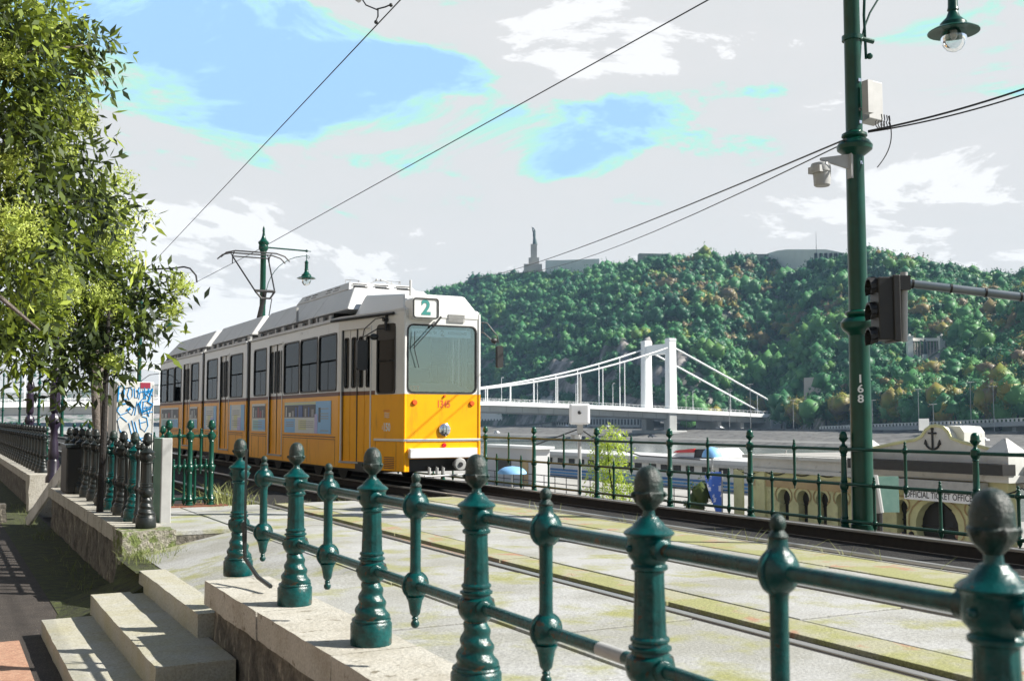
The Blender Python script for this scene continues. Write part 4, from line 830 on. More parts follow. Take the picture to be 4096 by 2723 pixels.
# ------------------------------------------------------------------ street lamps and poles on the river side
def lantern(mb, gl, c, s=1.0):
    x, y, z = c  # z = top of lantern
    mb.lathe([(a * s, -b * s) for a, b in ((.015, -.22), (.015, 0), (.05, .02), (.055, .05), (.085, .07), (.06, .09), (.065, .3), (.075, .34), (.06, .36), (.09, .44), (.17, .52), (.18, .58), (.27, .60), (.33, .635), (.33, .645), (.26, .625), (.14, .62))], c, 24)
    gl.lathe([(a * s, -b * s) for a, b in ((.15, .62), (.165, .68), (.165, .74), (.14, .82), (.09, .88), (.03, .905), (.001, .91))], c, 20)
def lamp_post(label, x, y, z0=-0.15, top=7.9, detail=True, arm=1.55, r=0.118, dz=0.0, nm='street_lamp', group='green lamp posts along the river side'):
    t_ = thing(nm, label, 'street lamp', (x, y, z0), group); n = 24 if detail else 10; H = top - z0
    pf = [(r * 1.25, 0), (r * 1.25, .08), (r * 1.12, .1), (r * 1.04, 2.36), (r * 1.2, 2.39), (r * 1.55, 2.42), (r * 1.82, 2.47), (r * 1.84, 2.52), (r * 1.5, 2.57), (r * 1.1, 2.59), (r * 1.38, 2.62), (r * 1.38, 2.645), (r * .97, 2.67), (r * .92, 4.58), (r * 1.25, 4.61), (r * 1.78, 4.66), (r * 1.84, 4.71), (r * 1.5, 4.77), (r * 1.1, 4.80), (r * 1.32, 4.83), (r * 1.28, 4.86), (r * .86, 4.89), (r * .80, 7.12), (r * 1.0, 7.16), (r * 1.4, 7.24), (r * 1.4, 7.34), (r * 1.0, 7.42), (r * .75, 7.46), (r * .72, H - .95), (r * .9, H - .93), (r * .75, H - .85), (r * 1.5, H - .62), (r * 1.6, H - .58), (r * .95, H - .50), (r * .5, H - .38), (r * .3, H - .22), (r * .42, H - .18), (r * .3, H - .13), (r * .35, H - .1), (r * .05, H)]
    obj('pole', MB().lathe(pf, (x, y, z0), n), GREEN2, t_, smooth=32)
    zz = z0 + 7.3 + dz
    k = MB().tube([(x, y, zz), (x + arm, y, zz - .02)], .028, 8); k.sphere((x + arm, y, zz - .02), .05, 10, 7); k.tube([(x + arm, y, zz - .02), (x + arm + .16, y, zz - .03)], .015, 6)
    pts = [(x + .1, y, zz - 2.0)] + [(x + .12 + (arm - .05) * (1 - math.cos(a)), y, zz - 1.7 + 1.5 * math.sin(a)) for a in [i * math.pi / 20 for i in range(11)]]
    k.tube(pts, .013, 5); k.tube([(x + arm + .07 + .04 * math.cos(a), y, zz - .24 + .04 * math.sin(a)) for a in [1.57 - i * .6 for i in range(9)]], .01, 5)
    obj('arm', k, GREEN2, t_)
    a_, g_ = MB(), MB(); lantern(a_, g_, (x + arm, y, zz - .36)); sh = obj('lamp_shade', a_, GREEN2, t_, smooth=30); obj('glass_globe', g_, BULB, sh)
    obj('bulb', MB().sphere((x + arm, y, zz - 1.02), .05, 10, 8, (1, 1, 1.8)), LGREY, sh)
    return t_
PX_, PY_ = 9.93, 9.62
lp = lamp_post('tall green lamp post numbered 168 standing behind the river railing', PX_, PY_, top=8.4, arm=1.85, dz=.17)
lamp_post('green lamp post with a hanging lantern rising behind the tram roof', 9.9, 37.0)
for px, Y, lab in ((138, 60, 'green lamp post with lantern just left of the tram end, behind the graffiti cabinet'), (62, 88, 'distant green lamp post between the two ornate dark posts'), (38.5, 112, 'distant green lamp post left of the thin ornate dark post'), (19.5, 138, 'small distant green lamp post, second from the left edge'), (2.5, 165, 'small distant green lamp post at the left edge')):
    q = onY(px, 418, Y); lamp_post(lab, q.x, Y, detail=False, arm=1.5)
# number and bands on pole 168
k = MB()
for ch, z in (('1', 1.675), ('6', 1.555), ('8', 1.435)):
    ang = math.atan2(-PY_, -PX_) + 0.03
    def fn(a, b, t_, z=z):
        an = ang + a / .117; return (PX_ + math.cos(an) * (.130 + t_), PY_ + math.sin(an) * (.130 + t_), z + b)
    text(k, ch, .135, fn, bold=.003)
obj('pole_number', k, TEXTW, lp, smooth=0)
k = MB()
for px_y in (88, 116.5, 129, 157.5, 168.5):
    z = at(851, px_y, 13.4).z; k.lathe([(.096, -.014), (.0985, -.012), (.0985, .012), (.096, .014)], (PX_, PY_, z), 26); k.box(PX_ - .02, PX_ + .02, PY_ - .112, PY_ - .09, z - .02, z + .02)
obj_split('steel_band', k, CHRM, lp, key=lambda c: round(c[2] / .11))
k = MB(); z = at(846, 45, 13.4).z; k.lathe([(.1, -.03), (.125, -.03), (.125, .03), (.1, .03)], (PX_, PY_, z), 24); k.tube([(PX_ + .1, PY_ - .05, z), (PX_ + .26, PY_ - .1, z - .03)], .03, 8); k.tube([(PX_ + .17, PY_ - .06, z - .25), (PX_ + .15, PY_ - .06, z + .3), (PX_ + .2, PY_ - .06, z + 1.0)], .018, 6); k.sphere((PX_ + .2, PY_ - .09, z - .22), .04, 8, 6)
obj('collar', k, GREEN2, lp)
# grey box on the pole, sensor, cables
zb0, zb1 = at(875, 122, 13.3).z, at(870, 84, 13.3).z
tb = thing('equipment_box', 'grey metal equipment box strapped high on the lamp post numbered 168', 'junction box', (PX_ + .3, PY_ - .1, zb0))
bc_ = [at(px_, 105, d_) for px_, d_ in ((859, 13.35), (869, 13.1), (883, 13.25), (873, 13.5))]
obj('box_body', MB().hexa([(q_.x, q_.y, z_) for z_ in (zb0, zb1) for q_ in bc_]), LGREY, tb, smooth=0, bevel=.01)
obj('box_back', MB().box(9.93, 10.02, 9.38, 9.48, zb0 + .03, zb1 - .05), GREYM, tb, smooth=0)
k = MB()
for i in range(4):
    x = 10.06 + i * .045; cy_ = 9.30; k.tube([(x, cy_, zb0), (x + .01, cy_, zb0 - .06)] + [(x - .05 + .055 * math.cos(a_), cy_, zb0 - .13 + .05 * math.sin(a_)) for a_ in [.8 - j * .55 for j in range(10)]], .007, 5)
k.tube([(10.20 + .08 * math.sin(a_ * 3.0) - .22 * a_ * a_, 9.32, zb0 - .66 * a_) for a_ in [j / 12 for j in range(13)]], .007, 5); obj('cable', k, BLK, tb)
zs = at(817, 172.5, 13.0).z
tb = thing('sensor_unit', 'grey cylindrical sensor unit on a bracket left of the lamp post numbered 168', 'sensor', (9.5, 9.3, zs - .3))
q0 = at(822, 180, 13.05); k = MB().lathe([(.085, -.215), (.098, -.20), (.108, -.04), (.108, 0), (.10, .0)], (q0.x, q0.y, zs + .06), 22); obj('sensor_body', k, LGREY, tb)
k = MB().lathe([(.12, -.05), (.125, .0), (.11, .05), (.05, .07), (.001, .07)], (q0.x - .02, q0.y, zs + .07), 20); k.box(q0.x - .13, q0.x - .02, q0.y - .1, q0.y + .1, zs - .0, zs + .08); obj('hood', k, GREYM, tb, smooth=40)
k = MB().hexa([(q0.x, q0.y, zs + .17), (q0.x, q0.y + .03, zs + .17), (PX_ - .08, PY_, zs + .06), (PX_ - .08, PY_ - .03, zs + .06), (q0.x, q0.y, zs + .2), (q0.x, q0.y + .03, zs + .2), (PX_ - .08, PY_, zs + .26), (PX_ - .08, PY_ - .03, zs + .26)]); k.box(PX_ - .12, PX_ - .08, PY_ - .06, PY_ + .02, zs - .05, zs + .35); obj('bracket', k, LGREY, tb, smooth=0)
# traffic signal hanging from a boom
tD = 10.6
sg_ = thing('traffic_signal', 'black traffic signal seen from the side at the end of a grey boom', 'traffic light', tuple(at(889, 342, tD)))
def AP(px, py, dd=0): return at(px, py, tD + dd)
u = _R; v = _F0
k = MB(); c0 = AP(887, 276); zt = c0.z; zb_ = AP(887, 342).z
def obox(mb, c, du, dv, z0, z1): # box aligned with u,v (half sizes)
    mb.hexa([Vector((c.x, c.y, z)) + u * a * du + v * b * dv for z in (z0, z1) for a, b in ((-1, -1), (1, -1), (1, 1), (-1, 1))])
obox(k, AP(883, 300), .085, .13, zb_ + .02, zt - .02); obox(k, AP(892, 300), .035, .15, zb_, zt); obj('signal_head', k, BLKM, sg_, smooth=0, bevel=.01)
k = MB()
for py in (287, 312, 337):
    c = AP(875, py); n_ = 10
    for i in range(n_):
        a0, a1 = math.pi * (i / n_ * 1.4 - .2), math.pi * ((i + 1) / n_ * 1.4 - .2)
        p0 = c + v * math.cos(a0) * .1 + Vector((0, 0, math.sin(a0) * .1)); p1 = c + v * math.cos(a1) * .1 + Vector((0, 0, math.sin(a1) * .1))
        k.hexa([p0, p1, p1 - u * .07, p0 - u * .07, p0 * 1 + Vector((0, 0, .008)), p1 + Vector((0, 0, .008)), p1 - u * .07 + Vector((0, 0, -.02)), p0 - u * .07 + Vector((0, 0, -.02))])
obj_split('visor', k, BLKM, sg_, smooth=40, key=lambda c: round((c[2] - zb_) / .31))
k = MB().tube([AP(904, 272), AP(904, 341)], .035, 14); obj('hanger_pipe', k, LGREY, sg_)
e0 = AP(900, 282); e1 = at(1300, 330, tD - .5)
k = MB().tube([e0, e1], .042, 14); obj('boom', k, mat('boom_metal', (.16, .20, .22), .35, metal=.5, c2=(.22, .25, .27), ns=3), sg_)
k = MB()
for f_ in (.06, .26, .44, .62, .8): p_ = e0.lerp(e1, f_ * .5); k.tube([p_, p_ + (e1 - e0).normalized() * .02], .047, 14)
obox(k, AP(902, 283), .06, .07, AP(902, 290).z, AP(902, 276).z); obj_split('clamp', k, BLK, sg_, key=lambda c: min(range(6), key=lambda i_: (Vector(c) - (e0.lerp(e1, (.06, .26, .44, .62, .8)[i_] * .5) if i_ < 5 else AP(902, 283))).length))
gy = e1; obj('mast', MB().tube([(gy.x, gy.y, -.2), (gy.x, gy.y, gy.z + .3)], .09, 12), GREYM, sg_)
# back of a roadside sign on the quay side, beside pole 168
q = at(878, 500, 20); tb = thing('sign_board', 'grey sign back on a black post, right of the lamp post numbered 168', 'sign', (q.x, q.y, -5.2))
q1 = at(878, 470, 20); k = MB(); obox(k, at(881, 480, 20.1), .32, .02, at(878, 512, 20).z, at(878, 476, 20).z); obj('sign_plate', k, PILLAR, tb, smooth=0)
obj('sign_tube', MB().tube([at(874, 475, 19.9), at(880, 512, 19.9)], .07, 10), GREYM, tb); obj('post', MB().tube([(at(880, 505, 20).x, at(880, 505, 20).y, -5.2), at(879, 505, 20)], .06, 8), BLKM, tb)

# ------------------------------------------------------------------ overhead wires
def wire(label, pts, r, n=5):
    return tag(obj('overhead_wire', MB().tube(pts, r, n), BLKM), label, 'wire', 'overhead wires')
a1, b1_ = at(386, 15, 13.0), at(150, 265.5, 34.5); d_ = (a1 - b1_)
wire('steep contact wire crossing the sky from top centre down to the tree', [b1_ - d_ * 1.2, b1_, a1, a1 + d_ * 1.0], .0085)
a2, b2_ = at(706, 1, 11.5), onX(245, 257, 8.02); b2_ = Vector((8.02, 31.2, 6.0))
c2_ = onX(706, 1, 8.02); wire('contact wire above the tram roof touching its pantograph', [(8.02, 75, 6.05), (8.02, 31.2, 6.02), (8.02, c2_.y, c2_.z), (8.02, -5, c2_.z - .02)], .009)
pr = at(846, 139, 13.0)
def sag(p, q, s, n=14): return [Vector(p).lerp(Vector(q), i / n) - Vector((0, 0, 4 * s * (i / n) * (1 - i / n))) for i in range(n + 1)]
wire('upper of two thin cables sagging from the tram roof up to the lamp post', sag(at(470, 279, 60), pr, .28), .012)
wire('lower of two thin cables sagging from the hilltop statue up to the lamp post', sag(at(500, 272, 60), pr + Vector((0, 0, -.04)), .55), .009)
wire('upper of two cables leaving the lamp post at the right edge', sag(at(868, 131, 13.0), at(1060, 76, 12), .05), .013)
wire('lower of two cables leaving the lamp post at the right edge', sag(at(868, 132, 13.0), at(1060, 82, 12), .06), .010)
wire('thin span wire with insulators at the top of the sky', [at(355, -12, 13.4), at(366, 5, 13.2), at(378, 10, 13.1)], .009)
k = MB().tube([at(377, 9, 13.1), at(385, 7, 13.0), at(392, 4, 13.0)], .01, 5); k.tube([at(378, 9, 13.1), at(378, 16, 13.0), at(376, 21, 13.0)], .01, 5); k.sphere(at(376, 22, 13), .025, 8, 6); k.sphere(at(391, 5, 13), .025, 8, 6)
tag(obj('wire_clamp', k, BLKM), 'small black clamp joining the span wire to the steep contact wire', 'clamp')
tag(obj('insulator', MB().tube([at(354, -4, 13.4), at(359, 0, 13.3)], .035, 8), LGREY), 'small pale insulator on the span wire at the very top of the picture', 'insulator')
q0_, q1_ = at(160, 268, 30), at(197, 284, 30)
k = MB().tube([at(150, 269, 36), at(172, 268, 36), at(184, 266.5, 36), at(190, 268, 36), at(196, 275, 36), at(197, 282, 36)], .03, 6); tag(obj('hooked_wire_arm', k, BLKM), 'hook-shaped overhead wire arm beside the tree left of the pantograph', 'wire arm')

# ------------------------------------------------------------------ left side: cabinet, ornate lamps, posts, plank
xc = 3.05; tb = thing('electrical_cabinet', 'tall pale electrical cabinet covered in blue graffiti, behind the dark railing', 'cabinet', (2.9, 18.2, -.1))
gx0, gx1, gy0, gy1 = 2.50, 3.07, 17.9, 18.75; ztop = 1.78
obj('cabinet_body', MB().box(gx0, gx1, gy0, gy1, -.1, ztop), CABM, tb, smooth=0, bevel=.012)
k = MB().box(gx1 - .02, gx1 - .012, gy0 - .004, gy0 + .001, 0, ztop - .05); k.box(gx0 - .004, gx0, gy0 + .3, gy0 + .34, .7, ztop - .1); k.box(gx0 + .03, gx0 + .033, gy0 - .004, gy0, .0, ztop - .05); obj('cabinet_seam', k, BLKM, tb, smooth=0)
k = MB()
def gr(pts, r=.0075): # graffiti strokes in fractions of the front (0..1, 0..1 from top)
    k.tube([(gx0 + a * (gx1 - gx0), gy0 - .002, ztop - b * 1.05) for a, b in pts], r, 5)
for L_ in ([(.03, .30), (.05, .08), (.17, .06)], [(.05, .18), (.15, .17)], [(.2, .07), (.17, .27), (.27, .26)], [(.33, .1), (.29, .2), (.34, .27), (.42, .22), (.42, .12), (.36, .08)], [(.47, .1), (.49, .24), (.56, .24), (.60, .08)], [(.6, .26), (.66, .05), (.74, .26)], [(.78, .26), (.74, .08), (.86, .1), (.78, .17), (.9, .25)], [(.9, .08), (.83, .14), (.95, .2), (.86, .3)], [(.62, .16), (.95, .12)], [(.55, .35), (.95, .1)],
           [(.27, .33), (.1, .34), (.02, .43), (.12, .5), (.3, .46)], [(.38, .36), (.32, .45), (.42, .5), (.48, .4), (.38, .35)], [(.5, .5), (.55, .3), (.62, .48), (.66, .28)], [(.7, .48), (.72, .3)], [(.7, .3), (.88, .28)], [(.7, .39), (.84, .38)], [(.75, .48), (.98, .45)], [(.88, .52), (.8, .4), (.98, .35)],
           [(.3, .6), (.12, .52), (.04, .58), (.1, .72), (.3, .85), (.48, .92)], [(.34, .62), (.42, .78), (.5, .9)], [(.42, .58), (.5, .74), (.62, .86)], [(.5, .6), (.6, .8), (.72, .9)], [(.62, .56), (.66, .7), (.78, .75), (.86, .66), (.82, .54), (.7, .52)], [(.66, .62), (.8, .6)],
           [(.5, .9), (.3, .98), (.2, 1.05), (.2, 1.2)], [(.5, .9), (.95, .78)], [(.55, .88), (.66, 1.02), (.84, 1.12)], [(.84, .9), (.66, 1.02), (.52, 1.1)], [(.55, 1.1), (.86, 1.1)], [(.66, .95), (.64, 1.25)]): gr(L_)
gr([(.55, .12), (.62, .2), (.7, .12), (.78, .2), (.86, .13)], .016); gr([(.72, .45), (.9, .4)], .014); gr([(.3, .42), (.38, .4)], .02)
gr([(.06, .07), (.04, .3)], .012); gr([(.2, .08), (.19, .26), (.28, .27)], .012); gr([(.04, .42), (.1, .34), (.24, .33)], .012); gr([(.12, .74), (.3, .87), (.5, .93)], .012)
gr([(.6, .32), (.7, .5), (.78, .34), (.86, .5), (.94, .36)], .014); gr([(.95, .1), (.84, .3), (.97, .34)], .013)
obj('graffiti', k, GRAF, tb, smooth=40); obj('dark_sticker', MB().box(gx0 + .36, gx1 - .06, gy0 - .006, gy0 - .001, ztop - .10, ztop - .01), ADP[8], tb, smooth=0)
tb = thing('utility_pillar', 'square pale post with a teal side at the right end of the dark railing', 'post', (2.38, 13.2, 0))
obj('pillar_core', MB().box(2.335, 2.44, 13.06, 13.55, -.2, .97), PILLAR, tb, smooth=0, bevel=.01); obj('pillar_face', MB().box(2.33, 2.45, 13.0, 13.055, -.2, .975), LGREY, tb, smooth=0, bevel=.01)
def ornate(label, x, y, s, h=7.0):
    t_ = thing('ornate_lamp_post', label, 'lamp post', (x, y, 0), 'ornate dark lamp posts')
    pr_ = [(.16, 0), (.16, .08), (.12, .12), (.13, .3), (.10, .34), (.125, .42), (.09, .5), (.10, .58), (.07, .64), (.085, .70), (.075, .78), (.12, .84), (.14, .92), (.11, .98), (.06, 1.02), (.105, 1.06), (.115, 1.10), (.115, 1.40), (.12, 1.46), (.08, 1.5), (.11, 1.54), (.12, 1.62), (.10, 1.70), (.06, 1.74), (.075, 1.80), (.07, 1.98), (.075, 2.0), (.055, 2.04), (.045, 3.6), (.06, 3.63), (.05, 3.7), (.065, 3.78), (.075, 3.82), (.05, 3.9), (.11, 4.0), (.13, 4.02), (.07, 4.06), (.06, 4.12), (.04, 4.2), (.035, h)]
    pr_ = [(r, z * 1.27 if z < 2.05 else z + .55) for r, z in pr_]
    obj('column', MB().lathe([(r * s, z) for r, z in pr_], (x, y, 0), 20, mod=lambda an, hh: 1 + (.07 * math.cos(an * 8) if 1.0 < hh < 1.3 else .04 * math.cos(an * 10) if hh > 2.7 else 0)), mat('ornate_iron', (.015, .012, .02), .35, c2=(.03, .022, .045), ns=3), t_, smooth=35)
    k = MB()
    for i in range(4):
        a = i * 1.571 + .4; k.sphere((x + .115 * s * math.cos(a), y + .115 * s * math.sin(a), 2.05), .035 * s, 8, 6); k.sphere((x + .13 * s * math.cos(a), y + .13 * s * math.sin(a), 1.14), .04 * s, 8, 6)
    obj('rosette', k, DARK_SHADED_IRON, t_)
    return t_
q = at(53, 470, 20.5); ornate('thicker ornate dark lamp post with a drum base, second from the left', q.x, q.y, .82)
q = at(28, 470, 29); ornate('thinner ornate dark lamp post with a flared cap nearer the left edge', q.x, q.y, .85, 4.25)
# leaning plank, dark bin, bottle, stub posts
p0, p1 = Vector((1.48, 13.2, -.68)), Vector((2.05, 16.9, .75))
p0, p1 = onX(26, 522, 1.50), onX(65, 465, 1.98)
d1 = (p1 - p0).normalized(); w_ = d1.cross(Vector((1, 0, .2))).normalized()
k = MB().hexa([p0 - w_ * .09, p0 + w_ * .09, p0 + w_ * .09 + _R * .05, p0 - w_ * .09 + _R * .05, p1 - w_ * .10, p1 + w_ * .10, p1 + w_ * .10 + _R * .05, p1 - w_ * .10 + _R * .05]); tag(obj('wooden_plank', k, WOODP, smooth=0), 'long pale wooden plank leaning against the stone wall at the left', 'plank')
tb = thing('metal_bin', 'dark square metal bin on the wall behind the dark railing posts', 'bin', (2.02, 18.9, .02)); obj('bin_body', MB().box(1.84, 2.24, 18.3, 19.1, .03, .74), BLKM, tb, smooth=0, bevel=.02); obj('bin_lid', MB().box(1.82, 2.26, 18.28, 19.12, .745, .79), DARK_SHADED_IRON, tb, smooth=0)
q = onX(48, 492, 1.95); k = MB().lathe([(.055, 0), (.06, .02), (.06, .2), (.05, .26), (.022, .32), (.02, .38), (.024, .385), (.024, .40)], (1.98, 20.3, .02), 14); tb = tag(obj('bottle', k, BOTG), 'pale bottle standing on the wall behind the leaning plank', 'bottle')
for i, (px, py, h, lab) in enumerate(((22, 478, .62, 'broken pale stone block at the end of the short left wall'), )):
    k = MB(); rough_box(k, 1.72, 2.3, 24.0, 24.7, -.8, .06, .15, .03, seed=8); tag(obj('stone_block', k, STONE, smooth=45), lab, 'stone block')
k = MB(); rough_box(k, 1.0, 1.2, 21.9, 22.2, -.75, -.36, .1, .03, seed=5); tag(obj('stone_block', k, WALLST, smooth=45), 'small squat stone block left of the foot of the leaning plank', 'stone block')

# ------------------------------------------------------------------ near trees at the left
def leaves(name, clumps, n_per, leaf, parent, m_, r_=1, droop=.5, tint_base=.25, spread=1.0):
    """clumps: (centre, radii, tint) ; compound leaves with a row of leaflets each"""
    rg = np.random.default_rng(r_); Vs = []; Ts = []
    for (c, rad, tn, wgt) in clumps:
        n = int(n_per * wgt)
        d = rg.normal(size=(n, 3)); d /= np.linalg.norm(d, axis=1)[:, None]; base = np.array(c) + d * (rg.random((n, 1)) ** .5) * np.array(rad)
        dirs = d * np.array([1, 1, .5]) + rg.normal(size=(n, 3)) * .5 + np.array([0, 0, -droop]); dirs /= np.linalg.norm(dirs, axis=1)[:, None]
        side_ = np.cross(dirs, rg.normal(size=(n, 3))); side_ /= np.linalg.norm(side_, axis=1)[:, None]
        ll = leaf * rg.uniform(.7, 1.25, size=(n, 1)); tb = np.clip(tn + .08 + rg.normal(size=n) * .22, 0, 1)
        for j in range(4):
            pos = base + dirs * ll * (j * .85); pos[:, 2] -= .12 * leaf * j * j
            for s_ in (-1, 1):
                ax = dirs * .62 + side_ * s_ * .8 + np.array([0, 0, -.25]) + rg.normal(size=(n, 3)) * .16; ax /= np.linalg.norm(ax, axis=1)[:, None]
                wd = np.cross(ax, rg.normal(size=(n, 3)) * .5 + np.array([0, 0, 1.0])); wd /= np.linalg.norm(wd, axis=1)[:, None]
                l1 = ll * rg.uniform(.8, 1.2, size=(n, 1)); q = np.stack([pos, pos + ax * l1 * .42 + wd * l1 * .17, pos + ax * l1, pos + ax * l1 * .42 - wd * l1 * .17], 1)
                Vs.append(q.reshape(-1, 3)); Ts.append(np.repeat(np.clip(tb + rg.normal(size=n) * .06, 0, 1), 4))
    V = np.concatenate(Vs); T = np.concatenate(Ts); F_ = np.arange(len(V)).reshape(-1, 4)
    return mesh_np(name, V, F_, m_, T, parent)
def florets(name, clumps, n_per, size, parent, m_, r_=1, tn=.95):
    rg = np.random.default_rng(r_); Vs = []
    for (c, rad, _, w) in clumps:
        n = int(n_per * w); d = rg.normal(size=(n, 3)); d /= np.linalg.norm(d, axis=1)[:, None]
        p_ = np.array(c) + d * (rg.random((n, 1)) ** .7) * np.array(rad); a = rg.normal(size=(n, 3)) * size; b = rg.normal(size=(n, 3)) * size; e = rg.normal(size=(n, 3)) * size
        Vs.append(np.stack([p_ + a, p_ + b, p_ + e], 1).reshape(-1, 3))
    V = np.concatenate(Vs); return mesh_np(name, V, np.arange(len(V)).reshape(-1, 3), m_, np.clip(np.repeat(rg.normal(tn, .08, len(V) // 3), 3), 0, 1), parent)
def cl(px, py, d, r, t_=.3, w=1.0, rz=None):
    q = at(px, py, d); rr_ = r * d / FPX; return (tuple(q), (rr_, rr_, (rz or r) * d / FPX), t_, w * (r / 30) ** 2)
tA = thing('tree', 'leafy tree hanging into the top left corner, pale green flower clusters among dark leaves', 'tree', tuple(at(-60, 540, 9)), 'trees over the lower path')
base = at(-70, 600, 9.5); base.z = -.7
limb = MB().tube([base, at(-62, 300, 9.6), at(-50, 160, 9.8), at(-30, 0, 10)], [.16, .13, .10, .05], 10)
for (px, py, d) in ((20, 60, 10), (60, 40, 10.5), (88, 45, 10.6), (10, 160, 10), (60, 150, 11), (30, 250, 11), (90, 200, 11.5), (40, 330, 10), (100, 120, 11)):
    q = at(px, py, d); s0 = at(-50, min(py + 60, 300), 9.8); limb.tube([s0, s0.lerp(q, .5) + Vector((0, 0, .2)), q], [.045, .03, .01], 6)
obj('trunk', limb, BARK, tA)
CA = [cl(5, 20, 10, 45, .3, 1.2), cl(40, 15, 10.5, 40, .55), cl(60, 50, 10.8, 30, .45), cl(85, 25, 10.6, 12, .1, .8), cl(92, 40, 10.6, 14, .05, 1.6), cl(80, 62, 10.6, 13, .05, 1.2), cl(72, 85, 10.7, 12, .1, .8), cl(20, 80, 10, 40, .25, 1.1), cl(0, 120, 10, 45, .15, 1.2), cl(50, 100, 10.5, 28, .2), cl(35, 140, 11, 35, .1, 1.0), cl(75, 145, 11, 22, .25), cl(10, 190, 10.5, 42, .2, 1.1), cl(60, 185, 11, 33, .05, 1.0), cl(30, 225, 10.6, 38, .4), cl(0, 260, 10.2, 40, .35), cl(85, 185, 11.4, 22, .1)]
leaves('leaves', CA, 50, .13, tA, NEARF, 2)
florets('blossom', [cl(40, 30, 10.2, 24), cl(50, 65, 10.5, 15), cl(75, 110, 10.6, 24, w=.8), cl(85, 120, 10.8, 16, w=1.2), cl(10, 165, 10, 25), cl(15, 225, 9.9, 34, w=.6), cl(5, 60, 9.8, 22, w=.8), cl(60, 150, 10.6, 18, w=.7), cl(70, 125, 10.9, 10)], 1900, .013, tA, NEARF, 5)
tB = thing('tree', 'pale-trunked tree behind the dark railing, its leafy crown reaching toward the tram', 'tree', tuple(onZ(99, 500, 0)), 'trees over the lower path')
q = onX(100, 440, 2.6); tx_, ty_ = q.x, q.y
limb = MB().tube([(tx_, ty_, -.1), onX(99, 420, 2.6), onX(97, 390, 2.6), onX(96, 370, 2.6), onX(92, 330, 2.55), onX(80, 280, 2.5)], [.13, .115, .105, .10, .08, .05], 14); limb.tube([onX(106, 440, 2.65), onX(104, 395, 2.65), onX(100, 372, 2.62), onX(104, 340, 2.7)], [.09, .07, .065, .04], 10)
for (px, py, d) in ((150, 290, 15), (180, 290, 14.6), (130, 200, 16), (170, 280, 15), (60, 250, 16), (110, 240, 16), (30, 330, 15), (165, 320, 15)):
    q = at(px, py, d); s0 = onX(94, 335, 2.55); limb.tube([s0, s0.lerp(q, .5) + Vector((0, 0, .25)), q], [.04, .025, .008], 6)
obj('trunk', limb, BARK, tB)
CB = [cl(110, 200, 15.5, 30, .5), cl(90, 215, 15, 30, .2), cl(138, 196, 15.5, 10, .05, 1.0), cl(60, 260, 14, 34, .1, 1.1), cl(100, 250, 15, 32, .15, 1.1), cl(122, 225, 15, 20, .45), cl(120, 260, 15, 22, .4), cl(135, 275, 15, 20, .2), cl(20, 290, 13, 38, .35), cl(60, 300, 14, 34, .35), cl(100, 295, 14.5, 32, .25, 1.1), cl(140, 300, 14.5, 26, .15, 1.1), cl(168, 285, 14.4, 20, .08, 1.2), cl(178, 300, 14.4, 12, .1, 1.0), cl(158, 268, 14.4, 14, .3, 1.0), cl(10, 325, 12.5, 26, .2), cl(75, 330, 14, 26, .1, 1.2), cl(110, 335, 14, 28, .08, 1.3), cl(145, 330, 14.2, 20, .15), cl(90, 355, 13.8, 18, .05, 1.5), cl(105, 365, 13.8, 11, .15, 1.5), cl(75, 355, 13.6, 10, .05, 1.5), cl(5, 345, 12.4, 14, .1, 1.0), cl(150, 318, 14.2, 16, .35), cl(35, 310, 13, 24, .3), cl(45, 325, 13, 18, .15, 1.2)]
CB = [((tuple(Vector(c) - _R * .18)), tuple(v * .93 for v in r_), t_, w) for c, r_, t_, w in CB]
leaves('leaves', CB, 44, .17, tB, NEARF, 3)
florets('blossom', [cl(115, 180, 15, 18, w=.7), cl(95, 195, 15, 20, w=.8), cl(112, 215, 15, 22), cl(25, 240, 13, 30), cl(60, 285, 13.5, 26), cl(115, 245, 14.6, 22), cl(100, 300, 14, 24), cl(55, 320, 13.5, 20, w=1.2), cl(180, 285, 14.3, 14, w=1.3), cl(172, 310, 14.3, 13, w=1.2), cl(112, 362, 13.8, 12, w=1.4), cl(130, 180, 15.4, 12, w=.35), cl(145, 215, 15.4, 14, w=.25), cl(190, 290, 14.3, 8, w=.5)], 2100, .015, tB, NEARF, 8)
tC = thing('tree', 'thin dark slanting tree stem standing on the wall in front of the dark railing', 'tree', tuple(onX(100, 503, 1.88)), 'trees over the lower path')
q = onX(100, 503, 1.88); obj('trunk', MB().tube([(q.x, q.y, .0), q, onX(103, 450, 1.90), onX(106, 380, 1.92), onX(109, 300, 1.94)], [.045, .042, .038, .034, .02], 8), BARKD, tC)
# weeds and grass
rg = np.random.default_rng(4); Vs = []; Ts = []
def tuft(c, n, h, sp, tn=.5):
    for _ in range(n):
        b = np.array(c) + np.append(rg.normal(size=2) * sp, 0); d = np.append(rg.normal(size=2) * .35, 1.0); hh = h * rg.uniform(.4, 1.1); w = np.append(rg.normal(size=2), 0); w = w / np.linalg.norm(w) * hh * .022
        m1_ = b + d * hh * .5; t2 = b + d * hh + np.append(d[:2] * hh * .5, -hh * .12)
        Vs.extend([b - w, b + w, m1_ + w * .7, m1_ - w * .7, m1_ - w * .7, m1_ + w * .7, t2 + w * .1, t2 - w * .1]); Ts.extend([np.clip(tn + rg.normal() * .2, 0, 1)] * 8)
q = onZ(222, 503, 0); tuft((q.x, q.y, -.08), 170, .42, .14, .6); tuft((q.x + .35, q.y, -.08), 70, .30, .12, .7)
for x in np.arange(2.6, 7.0, .18): tuft((x, 15.33, -.05), 9, .12, .07, .7)
